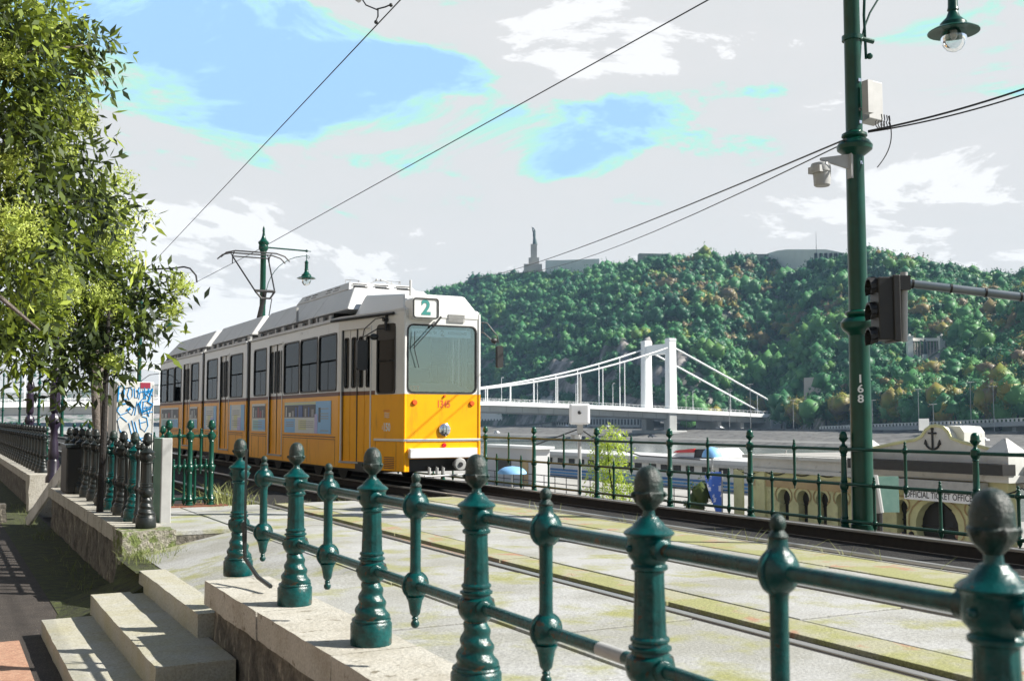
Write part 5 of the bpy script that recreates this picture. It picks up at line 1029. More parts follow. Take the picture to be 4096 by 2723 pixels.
for y in np.concatenate([rg.uniform(2.5, 14, 26), rg.uniform(7, 9.5, 14)]): tuft((7.17 + rg.normal() * .03, y, -.12), 5, .24, .03, .7)
for x_ in (4.31, 4.01, 5.73, 2.98, 6.45):
    for y in rg.uniform(1.6, 15.2, 60 if x_ > 3.5 else 26): tuft((x_ + rg.normal() * .012, y, -.01), 4, .035, .03, .45)
for y in rg.uniform(10.4, 26, 60): tuft((1.6 + rg.normal() * .12, y, -.70), 8, .14, .08, .15)
for x, y in ((1.9, 11.2), (2.05, 11.75), (2.2, 11.5), (1.85, 11.6)): tuft((x, y, -.22), 60, .16, .10, .25)
for y in rg.uniform(9, 16, 10): tuft((8.9, y, -.12), 4, .12, .04, .6)
V = np.array(Vs); o_ = mesh_np('weeds', V, np.arange(len(V)).reshape(-1, 4), GRASSM, np.array(Ts)); tag(o_, 'tufts of green and straw weeds along the paving edges and track', 'weeds', kind='stuff')

# ------------------------------------------------------------------ suspension bridge
YB0, YB1, XP, XN = 416.7, 438.3, 308.0, 15.0   # deck edges, far pylon, near pylon
br = thing('suspension_bridge', 'white suspension bridge with a tall portal pylon crossing to the foot of the wooded hill', 'bridge', (XP, 427, -9))
def zd(x): return float(np.interp(x, [-60, XN, 90, 165, 212, 260, XP, 368, 420], [5.0, 6.7, 8.3, 8.8, 8.6, 7.4, 5.6, 3.4, 2.4]))
def zc(x): return 11.6 + (35.4 - 11.6) * ((x - (XP + XN) / 2) / ((XP - XN) / 2)) ** 2
xs = list(np.linspace(-60, 372, 55))
dk, gd, so = MB(), MB(), MB()
for a, b in zip(xs[:-1], xs[1:]):
    za, zb = zd(a), zd(b)
    for mb, yy0, yy1, h0, h1 in ((dk, YB0 - 1.5, YB1 + 1.5, -1.75, 0), (gd, YB0 + 1.5, YB1 - 1.5, -4.8, -1.76)):
        mb.hexa([(a, yy0, za + h0), (b, yy0, zb + h0), (b, yy1, zb + h0), (a, yy1, za + h0), (a, yy0, za + h1), (b, yy0, zb + h1), (b, yy1, zb + h1), (a, yy1, za + h1)])
    so.hexa([(a, YB0 + 1.2, za - 4.75), (b, YB0 + 1.2, zb - 4.75), (b, YB1 - 1.2, zb - 4.75), (a, YB1 - 1.2, za - 4.75), (a, YB0 + 1.2, za - 4.61), (b, YB0 + 1.2, zb - 4.61), (b, YB1 - 1.2, zb - 4.61), (a, YB1 - 1.2, za - 4.61)])
    gd.box(a, a + .35, YB0 + 1.2, YB0 + 1.5, za - 4.4, za - 1.4)
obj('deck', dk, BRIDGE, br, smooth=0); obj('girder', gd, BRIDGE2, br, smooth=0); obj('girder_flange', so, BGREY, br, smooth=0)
for X in (XP, XN):
    k = MB(); zt_ = 38.2 if X == XP else 38.2
    for yy in (YB0 + .8, YB1 - .8): k.hexa([(X - 2.3, yy - 1.9, zd(X) - 1), (X + 2.3, yy - 1.9, zd(X) - 1), (X + 2.3, yy + 1.9, zd(X) - 1), (X - 2.3, yy + 1.9, zd(X) - 1), (X - 2.1, yy - 1.7, zt_), (X + 2.1, yy - 1.7, zt_), (X + 2.1, yy + 1.7, zt_), (X - 2.1, yy + 1.7, zt_)])
    k.box(X - 1.3, X + 1.3, YB0 + 2, YB1 - 2, zt_ - 6.2, zt_ - 1.4)
    for yy in (YB0 + .8, YB1 - .8): k.box(X - 2.1, X + 2.1, yy - 1.9, yy + 1.9, zt_ - .5, zt_ + 1.0)
    obj('pylon', k, BRIDGE, br, smooth=0, bevel=.3)
    k = MB()
    for yy in (YB0 + 1.5, YB1 - 1.5): k.box(X - 2.3, X + 2.3, yy - 2.2, yy + 2.2, -9.6, zd(X) - 1.4)
    k.box(X - 5, X + 5, YB0 - 5, YB1 + 5, -9.6, -4.4); obj('pier', k, BRIDGE2, br, smooth=0, bevel=.4)
for yy in (YB0 - .2, YB1 + .2):
    pts = [(x, yy, zc(x) + .0) for x in np.linspace(XN, XP, 45)] + [(385.0, yy, 2.9)]
    pts = [(-55.0, yy, 6.0)] + pts
    obj('main_cable', MB().tube(pts, .42, 6), BRIDGE, br)
    hg = MB(); 
    for x in np.arange(XN + 14, XP - 6, 12.0): obj('hanger', MB().tube([(x, yy, zd(x)), (x, yy, zc(x))], .22, 5), BRIDGE, br)
k = MB()
for yy in (YB0 - 1.4, YB1 + 1.4):
    k.tube([(x, yy, zd(x) + 1.1) for x in xs], .07, 4)
    for x in np.arange(-50, 372, 2.5): k.box(x - .05, x + .05, yy - .05, yy + .05, zd(x), zd(x) + 1.1)
obj('parapet_rail', k, BRIDGE, br, smooth=0)
k = MB().box(366, 384, YB0 - 3, YB1 + 3, -4, 3.2); k.box(376, 400, YB0 - 3, YB1 + 3, -4, 2.2); obj('anchorage', k, BRIDGE2, br, smooth=0)
k = MB()
for x in (338, 352): k.box(x - 1, x + 1, YB0 + 2, YB1 - 2, -4, zd(x) - 4.6)
obj('approach_pier', k, BRIDGE2, br, smooth=0)
def tall_lamp(label, p, h, m_, double=True, group='far lamp posts', r=.12, arm=1.6):
    t_ = thing('street_lamp', label, 'street lamp', p, group); x, y, z = p
    obj('pole', MB().tube([(x, y, z), (x, y, z + h)], [r, r * .7], 6), m_, t_)
    k = MB(); a = _R * arm
    k.tube([Vector((x, y, z + h)) - (a if double else a * 0), Vector((x, y, z + h + .15)) + a], .1, 5); obj('lamp_arm', k, m_, t_)
for i, x in enumerate((218, 236, 256, 276, 296, 322, 345, 362)):
    tall_lamp('pale lamp standing on the deck of the white bridge, %s counting away from the tram' % ['first', 'second', 'third', 'fourth', 'fifth', 'sixth', 'seventh', 'eighth'][i], (x, YB0 + 2.2, zd(x)), 10.5 - .6 * (i % 3), BRIDGE, False, 'lamps on the bridge deck', .13, 1.0)

# ------------------------------------------------------------------ the hill with its woods, citadel and monuments
def az(px): return YAW + math.atan((px - 512) / FPX)
RP = [(-700, 395), (60, 392), (250, 375), (380, 334), (425, 297), (450, 290), (482, 282), (499, 278), (534, 277), (560, 272), (600, 269), (650, 264), (720, 264), (770, 268), (846, 272), (880, 270), (930, 271), (960, 273), (985, 277), (1024, 283), (1150, 285), (1400, 295), (1700, 360)]
def hill_r(px):
    a = az(px); r0 = min((350 + 46 * math.exp(-((px - 768) / 48) ** 2)) / max(.12, math.sin(a)), 1500); return r0, r0 + 330
def ztop_(px):
    r0, r1 = hill_r(px); y = np.interp(px, [p[0] for p in RP], [p[1] for p in RP]); d = r1 * math.cos(az(px) - YAW); return CAMZ + (418 - y) / FPX * d
def cliff(px, t): # bare rock bands above the bridge pylon
    a = math.exp(-((px - 650) / 62) ** 2) * math.exp(-((t - .17) / .13) ** 2) * (.75 + .5 * noise.noise((px * .07, t * 9, 0)))
    b = math.exp(-((px - 560) / 35) ** 2) * math.exp(-((t - .10) / .07) ** 2) * .8
    return max(a, b)
def hill_pt(px, t, rough=True):
    r0, r1 = hill_r(px); r = r0 + (r1 - r0) * t; a = az(px); x, y = r * math.sin(a), r * math.cos(a); zt = ztop_(px)
    g = min(1, t) ** .82; z = -3.9 + (zt + 3.9) * (g + .10 * cliff(px, t) * 2.0)
    if t > 1: z = zt - (t - 1) * 60
    if rough:
        n_ = noise.noise((x * .012, y * .012, 3.0)) * 16 + noise.noise((x * .035, y * .035, 9.0)) * 6; z += n_ * min(1, t * 4) * max(0, min(1, (1.02 - t) * 5))
        c_ = cliff(px, t)
        if c_ > .3: z += (noise.noise((x * .12, y * .12, 1)) * 7 + noise.noise((x * .3, y * .3, 1)) * 4) * c_
    return Vector((x, y, z))
pxs = list(np.arange(-200, 340, 20)) + list(np.arange(340, 1120, 5)) + list(np.arange(1120, 1700, 20)); ts = list(np.linspace(0, 1, 44)) + [1.15, 1.5, 2.2]
V = np.array([hill_pt(p_, t_) for p_ in pxs for t_ in ts]); nT = len(ts)
Fh = np.array([(i * nT + j, (i + 1) * nT + j, (i + 1) * nT + j + 1, i * nT + j + 1) for i in range(len(pxs) - 1) for j in range(nT - 1)])
h_ = mesh_np('hill', V, Fh, ROCK, smooth=True); h_['kind'] = 'structure'
# crown prototypes: lumpy shell plus leaf cards
import bmesh
def ico_unit(sub):
    bm = bmesh.new(); bmesh.ops.create_icosphere(bm, subdivisions=sub, radius=1.0); V_ = np.array([v.co[:] for v in bm.verts]); F_ = np.array([[v.index for v in f.verts] for f in bm.faces]); bm.free(); return V_, F_
ICOV, ICOF = ico_unit(1)
def lumpy(rg, lobes, sub=None):
    """one crown: several merged lumps displaced by noise -> (verts, tris)"""
    V_ = []; F_ = []; b = 0
    cs = rg.normal(size=(lobes, 3)) * np.array([.40, .40, .26]) + np.array([0, 0, .1]); rs = rg.uniform(.42, .66, lobes)
    for c, r in zip(cs, rs):
        v = ICOV.copy(); o = rg.uniform(0, 50, 3)
        d = np.array([1 + .55 * noise.noise(Vector(p * 2.4 + o)) + .40 * noise.noise(Vector(p * 5.5 + o)) for p in v]); V_.append(v * d[:, None] * r * .9 + c); F_.append(ICOF + b); b += len(v)
    return np.concatenate(V_), np.concatenate(F_)
def cards(rg, V0, n, size, flat=.3):
    idx = rg.integers(0, len(V0), n); c = V0[idx] + rg.normal(size=(n, 3)) * .07; d = c / (np.linalg.norm(c, axis=1)[:, None] + 1e-6); c = c * rg.uniform(.98, 1.16, (n, 1))
    nn = d + rg.normal(size=(n, 3)) * flat; nn /= np.linalg.norm(nn, axis=1)[:, None]; a = np.cross(nn, rg.normal(size=(n, 3))); a /= np.linalg.norm(a, axis=1)[:, None]; b = np.cross(nn, a); s = size * rg.uniform(.5, 1.2, (n, 1))
    return np.stack([c + a * s, c + b * s, c - a * s - b * s * .3], 1).reshape(-1, 3)
def crown_mesh(rg, lobes, n, size, flat=.35):
    V_, F_ = lumpy(rg, lobes); C_ = cards(rg, V_, n, size, flat); return np.concatenate([V_, C_]), np.concatenate([F_, np.arange(len(C_)).reshape(-1, 3) + len(V_)])
def t_for(px, y): # position up the slope at which the bare ground shows at this height
    best = min((abs((418 - (hill_pt(px, t_).z - CAMZ) / hill_pt(px, t_).dot(_F0) * FPX) - y), t_) for t_ in np.linspace(.02, .95, 120)); return best[1]
TC = t_for(928, 357)
rg = np.random.default_rng(21); protos = [crown_mesh(rg, 5, 480, .085, .6) for _ in range(12)]
Vs = []; Fs = []; Ts = []; cnt = 0; base_ = 0
for _ in range(16000):
    px = rg.uniform(330, 1110); t_ = rg.random() ** .9 * 1.02 + .005
    if rg.random() < cliff(px, t_) * 1.5 - .12: continue
    if 903 < px < 953 and TC - .10 < t_ < TC + .035: continue
    p_ = hill_pt(px, t_)
    if p_.x < 386 and 408 < p_.y < 447: continue
    if 905 < px < 1015 and t_ < .05: continue
    if 782 < px < 850 and t_ > .88: continue
    if 546 < px < 598 and t_ > .93: continue
    r0, r1 = hill_r(px)
    if rg.random() > .40 * (.6 + .5 * r0 / 700): continue
    p_ = hill_pt(px, t_); R0 = min(7.5, 3.0 * math.exp(rg.normal(.30, .32))) * (.75 if t_ > .96 else 1)
    if rg.random() < .12: R0 *= 1.3
    q, f_ = protos[rg.integers(0, 12)]; an = rg.uniform(0, 6.28); ca, sa = math.cos(an), math.sin(an)
    q = np.stack([q[:, 0] * ca - q[:, 1] * sa, q[:, 0] * sa + q[:, 1] * ca, q[:, 2] * rg.uniform(.85, 1.2)], 1) * R0 + np.array([p_.x, p_.y, p_.z + R0 * .75])
    aut = noise.noise((p_.x * .02, p_.y * .02, 5.5)) + .12 * (px > 560) - (.5 if px < 560 else 0) - (.35 if t_ < .4 and px < 820 else 0)
    tn = rg.uniform(.86, 1.0) if rg.random() < max(0, .03 + aut * .38) else float(np.clip(rg.normal(.42, .26) + .35 * noise.noise((p_.x * .01, p_.y * .01, 2.2)), 0, .84))
    Vs.append(q); Fs.append(f_ + base_); base_ += len(q); Ts.append(np.clip(tn + rg.normal(0, .02, len(q)), 0, 1)); cnt += 1
print('hill trees', cnt)
V = np.concatenate(Vs)
w_ = mesh_np('hillside_wood', V, np.concatenate(Fs), HILLF, np.concatenate(Ts), None, True); tag(w_, 'dense green wood with autumn patches covering the whole hill', 'wood', kind='stuff')
# riverside trees as things
def bank_tree(name, label, p, R0, tint, seed, H=1.0, group='trees along the far riverbank', n=1500, m_=HILLF, leaf=.06, lobes=11, proto_=None):
    rg_ = np.random.default_rng(seed); t_ = thing(name, label, 'tree', p, group)
    q, f_ = crown_mesh(rg_, 8, n, leaf, .7); q = q * np.array([R0, R0, R0 * 1.1 * H]) + np.array([p[0], p[1], p[2] + R0 * 1.2 * H])
    T_ = np.clip(tint + rg_.normal(0, .03, len(q)), 0, 1); mesh_np('crown', q, f_, m_, T_, t_, True)
    obj('trunk', MB().tube([p, (p[0], p[1], p[2] + R0)], [R0 * .07, R0 * .04], 6), BARKD, t_); return t_
ORD = ['', 'first', 'second', 'third', 'fourth', 'fifth', 'sixth', 'seventh', 'eighth', 'ninth', 'tenth', 'eleventh', 'twelfth', 'thirteenth']; cntk = {}
rg = np.random.default_rng(5); i = 0
for px in (690, 704, 722, 738, 752, 768, 782, 797, 812, 826, 840, 872, 886, 900, 914, 928, 942, 956, 972, 1000, 1018, 1036):
    X = 334 + rg.uniform(0, 14); X = max(X, 455 * math.tan(az(px))) if px < 778 else X; q = onX(px, 420, X); R0 = rg.uniform(6.6, 9.0); aut = (i % 3 == 1)
    kind_ = 'rust-tinged' if aut else ('pale green' if i % 4 == 0 else 'dark green'); side_l = 'left of' if px < 850 else 'right of'
    cntk[kind_] = cntk.get(kind_, 0) + 1
    bank_tree('riverside_tree', '%s round tree on the far bank, %s of its colour from the bridge' % (kind_, ORD[cntk[kind_]]), (q.x, q.y, -3.9), R0, .91 if aut else (.7 if i % 4 == 0 else rg.uniform(.1, .5)), 50 + i, group={'rust-tinged': 'rust-tinged riverside trees', 'pale green': 'pale green riverside trees', 'dark green': 'dark green riverside trees'}[kind_]); i += 1

def dirs(px): return az(px)
# liberty statue
q = hill_pt(534, .985, False); S = thing('hilltop_statue', 'dark figure holding something overhead on a tall pale column on the hilltop', 'statue', (q.x, q.y, q.z))
dS = q.dot(_F0); sc_ = dS / FPX; zb = CAMZ + (418 - 270) * sc_
def sbox(mb, cx, hw, y0, y1, hd=None): # box given by pixel column offset (metres = px*scale)
    c = Vector((q.x, q.y, 0)) + _R * (cx * sc_); hd = hd or hw
    z0, z1 = CAMZ + (418 - y0) * sc_, CAMZ + (418 - y1) * sc_
    mb.hexa([c + _R * a * hw * sc_ + _F0 * b * hd * sc_ + Vector((0, 0, z)) for z in (z0, z1) for a, b in ((-1, -1), (1, -1), (1, 1), (-1, 1))])
k = MB(); sbox(k, 0, 3.1, 262, 243); sbox(k, -2.0, .6, 262, 243, 3); sbox(k, 2.0, .6, 262, 243, 3); sbox(k, 0, 5.2, 268, 257); sbox(k, -1, 9, 272, 264); obj('pedestal', k, CITA, S, smooth=0)
def sp(dx, y): return Vector((q.x, q.y, 0)) + _R * dx * sc_ + Vector((0, 0, CAMZ + (418 - y) * sc_))
k = MB().tube([sp(1.2, 243.5), sp(1.0, 240), sp(.6, 236), sp(.4, 233), sp(.6, 231.2), sp(.5, 230.2)], [2.6 * sc_, 2.1 * sc_, 1.3 * sc_, 1.5 * sc_, 1.3 * sc_, .5 * sc_], 10)
k.sphere(sp(.2, 229.3), .8 * sc_, 8, 6); k.tube([sp(-.4, 231.2), sp(-1.0, 229), sp(-1.2, 226.5)], .5 * sc_, 6); k.tube([sp(1.3, 231.2), sp(1.2, 229), sp(-.2, 226.6)], .5 * sc_, 6); k.tube([sp(-2.4, 225.4), sp(-.2, 226.3)], [.3 * sc_, .5 * sc_], 6); obj('figure', k, BRONZE, S)
# citadel walls and building on the crest
def crest(name, label, px0, px1, ytop, ybot, m_, t=.97, th=10, cols=0):
    a_, b_ = hill_pt(px0, t, False), hill_pt(px1, t, False); t_ = thing(name, label, 'fortress' if 'fort' in name else 'building', tuple(a_)); n = 8; k = MB()
    P_ = [];
    for i in range(n + 1):
        px = px0 + (px1 - px0) * i / n; h = hill_pt(px, t, False); d = h.dot(_F0); y1 = np.interp(px, *zip(*ytop)); P_.append((Vector((h.x, h.y, 0)), CAMZ + (418 - ybot) * d / FPX, CAMZ + (418 - y1) * d / FPX))
    for (p0_, z00, z01), (p1_, z10, z11) in zip(P_[:-1], P_[1:]):
        bk_ = _F0 * th; k.hexa([p0_ + Vector((0, 0, z00)), p1_ + Vector((0, 0, z10)), p1_ + bk_ + Vector((0, 0, z10)), p0_ + bk_ + Vector((0, 0, z00)), p0_ + Vector((0, 0, z01)), p1_ + Vector((0, 0, z11)), p1_ + bk_ + Vector((0, 0, z11)), p0_ + bk_ + Vector((0, 0, z01))])
    obj('wall', k, m_, t_, smooth=0); return t_, P_
crest('fortress_wall', 'low pale fortress wall on the hilltop right of the statue', 546, 600, [(546, 259), (560, 259), (600, 257.5)], 275, FACADE)
crest('fortress_wall', 'dark low wall on the hilltop in the middle of the crest', 640, 668, [(640, 252), (668, 252.5)], 264, CITA)
crest('fortress_wall', 'dark bastion wall left of the long hilltop building', 738, 778, [(738, 255), (744, 253), (778, 252.5)], 268, CITA)
t_, P_ = crest('hilltop_building', 'long curved pale building with a row of dark openings on the hilltop', 770, 848, [(770, 252), (784, 248), (830, 248), (848, 252)], 268, FACADE)
k = MB()
for px in (818, 823, 828, 833, 838, 843): h = hill_pt(px, .965, False); d = h.dot(_F0); c = Vector((h.x, h.y, 0)) - _F0 * .4; s_ = d / FPX; obj('opening', MB().hexa([c + _R * a * 1.2 * s_ + _F0 * b * 1.0 + Vector((0, 0, z)) for z in (CAMZ + (418 - 259) * s_, CAMZ + (418 - 252) * s_) for a, b in ((-1, -1), (1, -1), (1, 1), (-1, 1))]), DARKIN, t_, smooth=0)
h = hill_pt(819, .97, False); obj('mast', MB().tube([(h.x, h.y, CAMZ + 165 * h.dot(_F0) / FPX), (h.x, h.y, CAMZ + 188 * h.dot(_F0) / FPX)], [.35, .1], 6), GREYM, t_)
# colonnade with bishop statue half way up
q = hill_pt(928, TC); dS = q.dot(_F0); sc_ = dS / FPX; Cn = thing('colonnade', 'pale curved colonnade half way up the hill behind a statue', 'colonnade', tuple(q))
k = MB(); n = 12; zb, zt2 = CAMZ + (418 - 356) * sc_, CAMZ + (418 - 340) * sc_
def arc(i, rr=1.0, n=12): a = -1.15 + 2.3 * i / n; return Vector((q.x, q.y, 0)) + _R * math.sin(a) * 17 * sc_ * rr / math.sin(1.15) * .95 + _F0 * math.cos(a) * 9 * sc_
for i in range(1, 12): p_ = arc(i); obj('column', MB().tube([p_ + Vector((0, 0, zb)), p_ + Vector((0, 0, zt2))], .75 * sc_, 8), CITA, Cn)
k = MB()
for i in range(12):
    a_, b_ = arc(i), arc(i + 1); u2 = (b_ - a_).normalized(); n2 = Vector((u2.y, -u2.x, 0)) * 1.2 * sc_
    for z0_, z1_ in ((zt2, zt2 + 3 * sc_), (zb - 7 * sc_, zb)): k.hexa([p_ + Vector((0, 0, z)) for z in (z0_, z1_) for p_ in (a_ + n2, b_ + n2, b_ - n2, a_ - n2)])
obj('entablature', k, FACADE, Cn, smooth=0)
for i in (0, 12):
    p_ = arc(i); k = MB(); k.hexa([p_ + _R * a * 2.6 * sc_ + _F0 * b * 2.6 * sc_ + Vector((0, 0, z)) for z in (zb - 3 * sc_, zt2 + 4 * sc_) for a, b in ((-1, -1), (1, -1), (1, 1), (-1, 1))]); k.hexa([p_ + _R * a * 3.3 * sc_ + _F0 * b * 3.3 * sc_ + Vector((0, 0, z)) for z in (zt2 + 3.6 * sc_, zt2 + 4.6 * sc_) for a, b in ((-1, -1), (1, -1), (1, 1), (-1, 1))]); k.sphere(p_ + Vector((0, 0, zt2 + 5.6 * sc_)), 1.2 * sc_, 8, 6); obj('end_pavilion', k, FACADE, Cn, smooth=0)
c = Vector((q.x, q.y, 0)) - _F0 * 2 * sc_ - _R * 3 * sc_
k = MB().hexa([c + _R * a * w2 * sc_ + _F0 * b * w2 * sc_ + Vector((0, 0, z)) for z, w2 in ((zb - 6 * sc_, 3.2), (zb + 2 * sc_, 1.8)) for a, b in ((-1, -1), (1, -1), (1, 1), (-1, 1))]); bs = thing('statue', 'bronze robed figure on a pale plinth in front of the colonnade', 'statue', tuple(c + Vector((0, 0, zb)))); obj('plinth', k, FACADE, bs, smooth=0)
cz = Vector((0, 0, 1)); k = MB().tube([c + cz * (zb + 2 * sc_), c + cz * (zb + 8 * sc_), c + cz * (zb + 13 * sc_), c + cz * (zb + 15 * sc_)], [2 * sc_, 1.6 * sc_, 1.5 * sc_, .6 * sc_], 8); k.sphere(c + cz * (zb + 16 * sc_), 1.0 * sc_, 8, 6); k.tube([c + cz * (zb + 13.5 * sc_), c - _R * 4.5 * sc_ + cz * (zb + 16 * sc_)], .6 * sc_, 5); obj('figure', k, BRONZE, bs)
# retaining wall with stairs below the hill at right, road viaduct, small castle-like house
q0_, q1_ = onX(905, 405, 350), onX(1014, 400, 350)
tb = thing('retaining_terrace', 'grey stone retaining terrace with a railing at the foot of the hill, right', 'wall', (350, q0_.y, -3.9)); k = MB(); N_ = 12
prof = [(905, 412), (915, 404), (930, 399), (950, 396), (975, 395.5), (1000, 396), (1014, 398)]
for i in range(N_):
    pa, pb = 905 + 109 * i / N_, 905 + 109 * (i + 1) / N_; A_, B_ = onX(pa, np.interp(pa, *zip(*prof)), 350), onX(pb, np.interp(pb, *zip(*prof)), 350)
    k.hexa([(350, A_.y, -4), (350, B_.y, -4), (358, B_.y, -4), (358, A_.y, -4), (350, A_.y, A_.z), (350, B_.y, B_.z), (358, B_.y, B_.z), (358, A_.y, A_.z)])
obj('terrace_wall', k, mat('terrace_stone', (.24, .24, .22), .95, c2=(.16, .17, .14), ns=.15), tb, smooth=0)
k = MB()
for i in range(40): pa = 905 + 109 * i / 40; A_ = onX(pa, np.interp(pa, *zip(*prof)), 350); k.box(349.8, 350.0, A_.y - .15, A_.y + .15, A_.z, A_.z + 1.1)
obj('terrace_railing', k, GREYM, tb, smooth=0)
va = thing('road_viaduct', 'pale road viaduct with a balustrade rising to the right along the far bank', 'viaduct', (330, 300, -4))
Yv = [onX(820, 425, 330).y, onX(1090, 418, 330).y]; k = MB(); k2 = MB(); k3 = MB(); nV = 24
def zv(f_): return -3.2 + 4.4 * f_
for i in range(nV):
    fa, fb = i / nV, (i + 1) / nV; ya, yb = Yv[0] + (Yv[1] - Yv[0]) * fa, Yv[0] + (Yv[1] - Yv[0]) * fb
    k.hexa([(330, ya, zv(fa) - 1.6), (330, yb, zv(fb) - 1.6), (342, yb, zv(fb) - 1.6), (342, ya, zv(fa) - 1.6), (330, ya, zv(fa)), (330, yb, zv(fb)), (342, yb, zv(fb)), (342, ya, zv(fa))])
    k2.hexa([(329.9, ya, zv(fa) + .9), (329.9, yb, zv(fb) + .9), (330.2, yb, zv(fb) + .9), (330.2, ya, zv(fa) + .9), (329.9, ya, zv(fa) + 1.15), (329.9, yb, zv(fb) + 1.15), (330.2, yb, zv(fb) + 1.15), (330.2, ya, zv(fa) + 1.15)])
    for j in range(3): f_ = fa + (fb - fa) * j / 3; yy = Yv[0] + (Yv[1] - Yv[0]) * f_; k2.box(329.9, 330.2, yy - .4, yy + .4, zv(f_), zv(f_) + .95)
    if i % 4 == 2 and i > 8: obj('viaduct_pier', MB().box(333, 339, ya - .8, ya + .8, -4.2, zv(fa) - 1.6), BRIDGE2, va, smooth=0)
obj('viaduct_deck', k, BRIDGE2, va, smooth=0); obj('balustrade', k2, FACADE, va, smooth=0)
for iT, (px, y0, lab) in enumerate(sorted(((729, 389, 0), (750, 384, 0), (793, 400, 0), (864, 384, 0), (872, 400, 0), (918, 389, 0), (933, 404, 0), (970, 382, 0), (993, 386, 0), (652, 392, 0), (686, 395, 0)))):
    q = onX(px, y0, 326); tall_lamp('thin pale lamp post with a T-shaped head on the far riverbank, %s from the left' % ORD[iT + 1], (326, q.y, -3.9), q.z + 3.9, LGREY, True, 'T-headed lamps on the far bank', .14, 1.5)
q = onX(814, 395, 380); tb = thing('stone_house', 'small ruined-looking stone house among trees at the foot of the hill', 'house', (q.x, q.y, 0)); k = MB().box(380, 392, q.y - 7, q.y + 7, -3, q.z + 4); k.box(382, 388, q.y - 1, q.y + 9, q.z + 4, q.z + 9); obj('wall', k, CITA, tb, smooth=0)
for dy in (-4, 0, 4): obj('window', MB().box(379.8, 380.2, q.y + dy - .7, q.y + dy + .7, q.z - 1, q.z + 1.5), DARKIN, tb, smooth=0)

# ------------------------------------------------------------------ buildings and cars on the far bank
WINP = {}
def building(label, X, px0, px1, ytop, floors, m_, name='building', roof=None, wcol=None, win=(1.0, 1.9), sp_=3.2, mrf=ROOFG, zb=-3.9):
    y1 = onX(px0, 420, X).y; y0 = onX(px1, 420, X).y; zt = onX((px0 + px1) / 2, ytop, X).z
    t_ = thing(name, label, 'building', (X, (y0 + y1) / 2, zb)); obj('wall', MB().box(X, X + 14, y0, y1, zb, zt), m_, t_, smooth=0)
    k = MB().box(X - .3, X + 14.3, y0 - .3, y1 + .3, zt, zt + .5); obj('cornice', k, FACADE, t_, smooth=0)
    if roof: k = MB().hexa([(X, y0, zt + .5), (X + 14, y0, zt + .5), (X + 14, y1, zt + .5), (X, y1, zt + .5), (X + 4, y0 + 3, zt + .5 + roof), (X + 10, y0 + 3, zt + .5 + roof), (X + 10, y1 - 3, zt + .5 + roof), (X + 4, y1 - 3, zt + .5 + roof)]); obj('roof', k, mrf, t_, smooth=0)
    n = max(2, int((y1 - y0) / sp_)); hh = (zt - zb) / floors
    key = (win, round(hh, 1)); me = None
    while n * floors > 100: n -= 1
    for f_ in range(floors):
        for i in range(n):
            if me is None: me = proto(MB().box(-.12, .05, -win[0] / 2, win[0] / 2, 0, min(win[1], hh * .7)), DARKIN, 0)
            put('window', me, DARKIN, t_, (0, y0 + (y1 - y0) * (i + .5) / n - (y0 + y1) / 2, hh * f_ + hh * .22))
    return t_
building('white three-storey building with close-set tall windows under the bridge, nearest the tram', 352, 481, 502, 404, 2, FACADE, win=(1.6, 3.0), sp_=4.2)
building('long grey-white building with tall arched-looking windows beneath the bridge deck', 354, 503, 552, 400, 1, FACADE, roof=4, win=(1.6, 5.0), sp_=4.0)
t_ = building('pink-roofed low domed bathhouse showing above the bridge deck', 392, 505, 560, 404, 2, PALEPL, win=(1.4, 2.4), roof=9.5, mrf=PINKR, sp_=6)
building('pale building with square windows left of the thin white mast', 354, 556, 585, 412, 2, FACADE, win=(1.2, 1.6), sp_=3.2)
building('long low grey bathhouse with a row of dark windows right of the thin white mast', 350, 587, 640, 414.5, 1, BRIDGE2, win=(1.5, 3.2), sp_=3.3)
building('tall block on the far bank seen under the bridge behind the tram', 360, 420, 478, 402, 4, FACADE, win=(1.2, 1.7))
def car(label, p, m_, L_=4.3, rot=0.0, group='cars on the far riverbank road'):
    t_ = thing('parked_car', label, 'car', p, group); x, y, z = p
    k = MB().hexa([(x - .85, y - L_ / 2, z + .3), (x + .85, y - L_ / 2, z + .3), (x + .85, y + L_ / 2, z + .3), (x - .85, y + L_ / 2, z + .3), (x - .8, y - L_ / 2 + .1, z + .85), (x + .8, y - L_ / 2 + .1, z + .85), (x + .8, y + L_ / 2 - .1, z + .85), (x - .8, y + L_ / 2 - .1, z + .85)])
    k.hexa([(x - .78, y - L_ * .3, z + .85), (x + .78, y - L_ * .3, z + .85), (x + .78, y + L_ * .38, z + .85), (x - .78, y + L_ * .38, z + .85), (x - .6, y - L_ * .14, z + 1.4), (x + .6, y - L_ * .14, z + 1.4), (x + .6, y + L_ * .26, z + 1.4), (x - .6, y + L_ * .26, z + 1.4)]); obj('body', k, m_, t_, smooth=0)
    obj('side_window', MB().hexa([(x - .80, y - L_ * .25, z + .9), (x - .7, y - L_ * .25, z + .9), (x - .7, y + L_ * .33, z + .9), (x - .80, y + L_ * .33, z + .9), (x - .66, y - L_ * .14, z + 1.33), (x - .6, y - L_ * .14, z + 1.33), (x - .6, y + L_ * .24, z + 1.33), (x - .66, y + L_ * .24, z + 1.33)]), DARKIN, t_, smooth=0)
    for yy in (-L_ * .32, L_ * .32): obj('wheel', MB().lathe([(.2, -.1), (.32, -.09), (.32, .09), (.2, .1)], (x - .8, y + yy, z + .32), 12, 'x'), BLK, t_)
    return t_
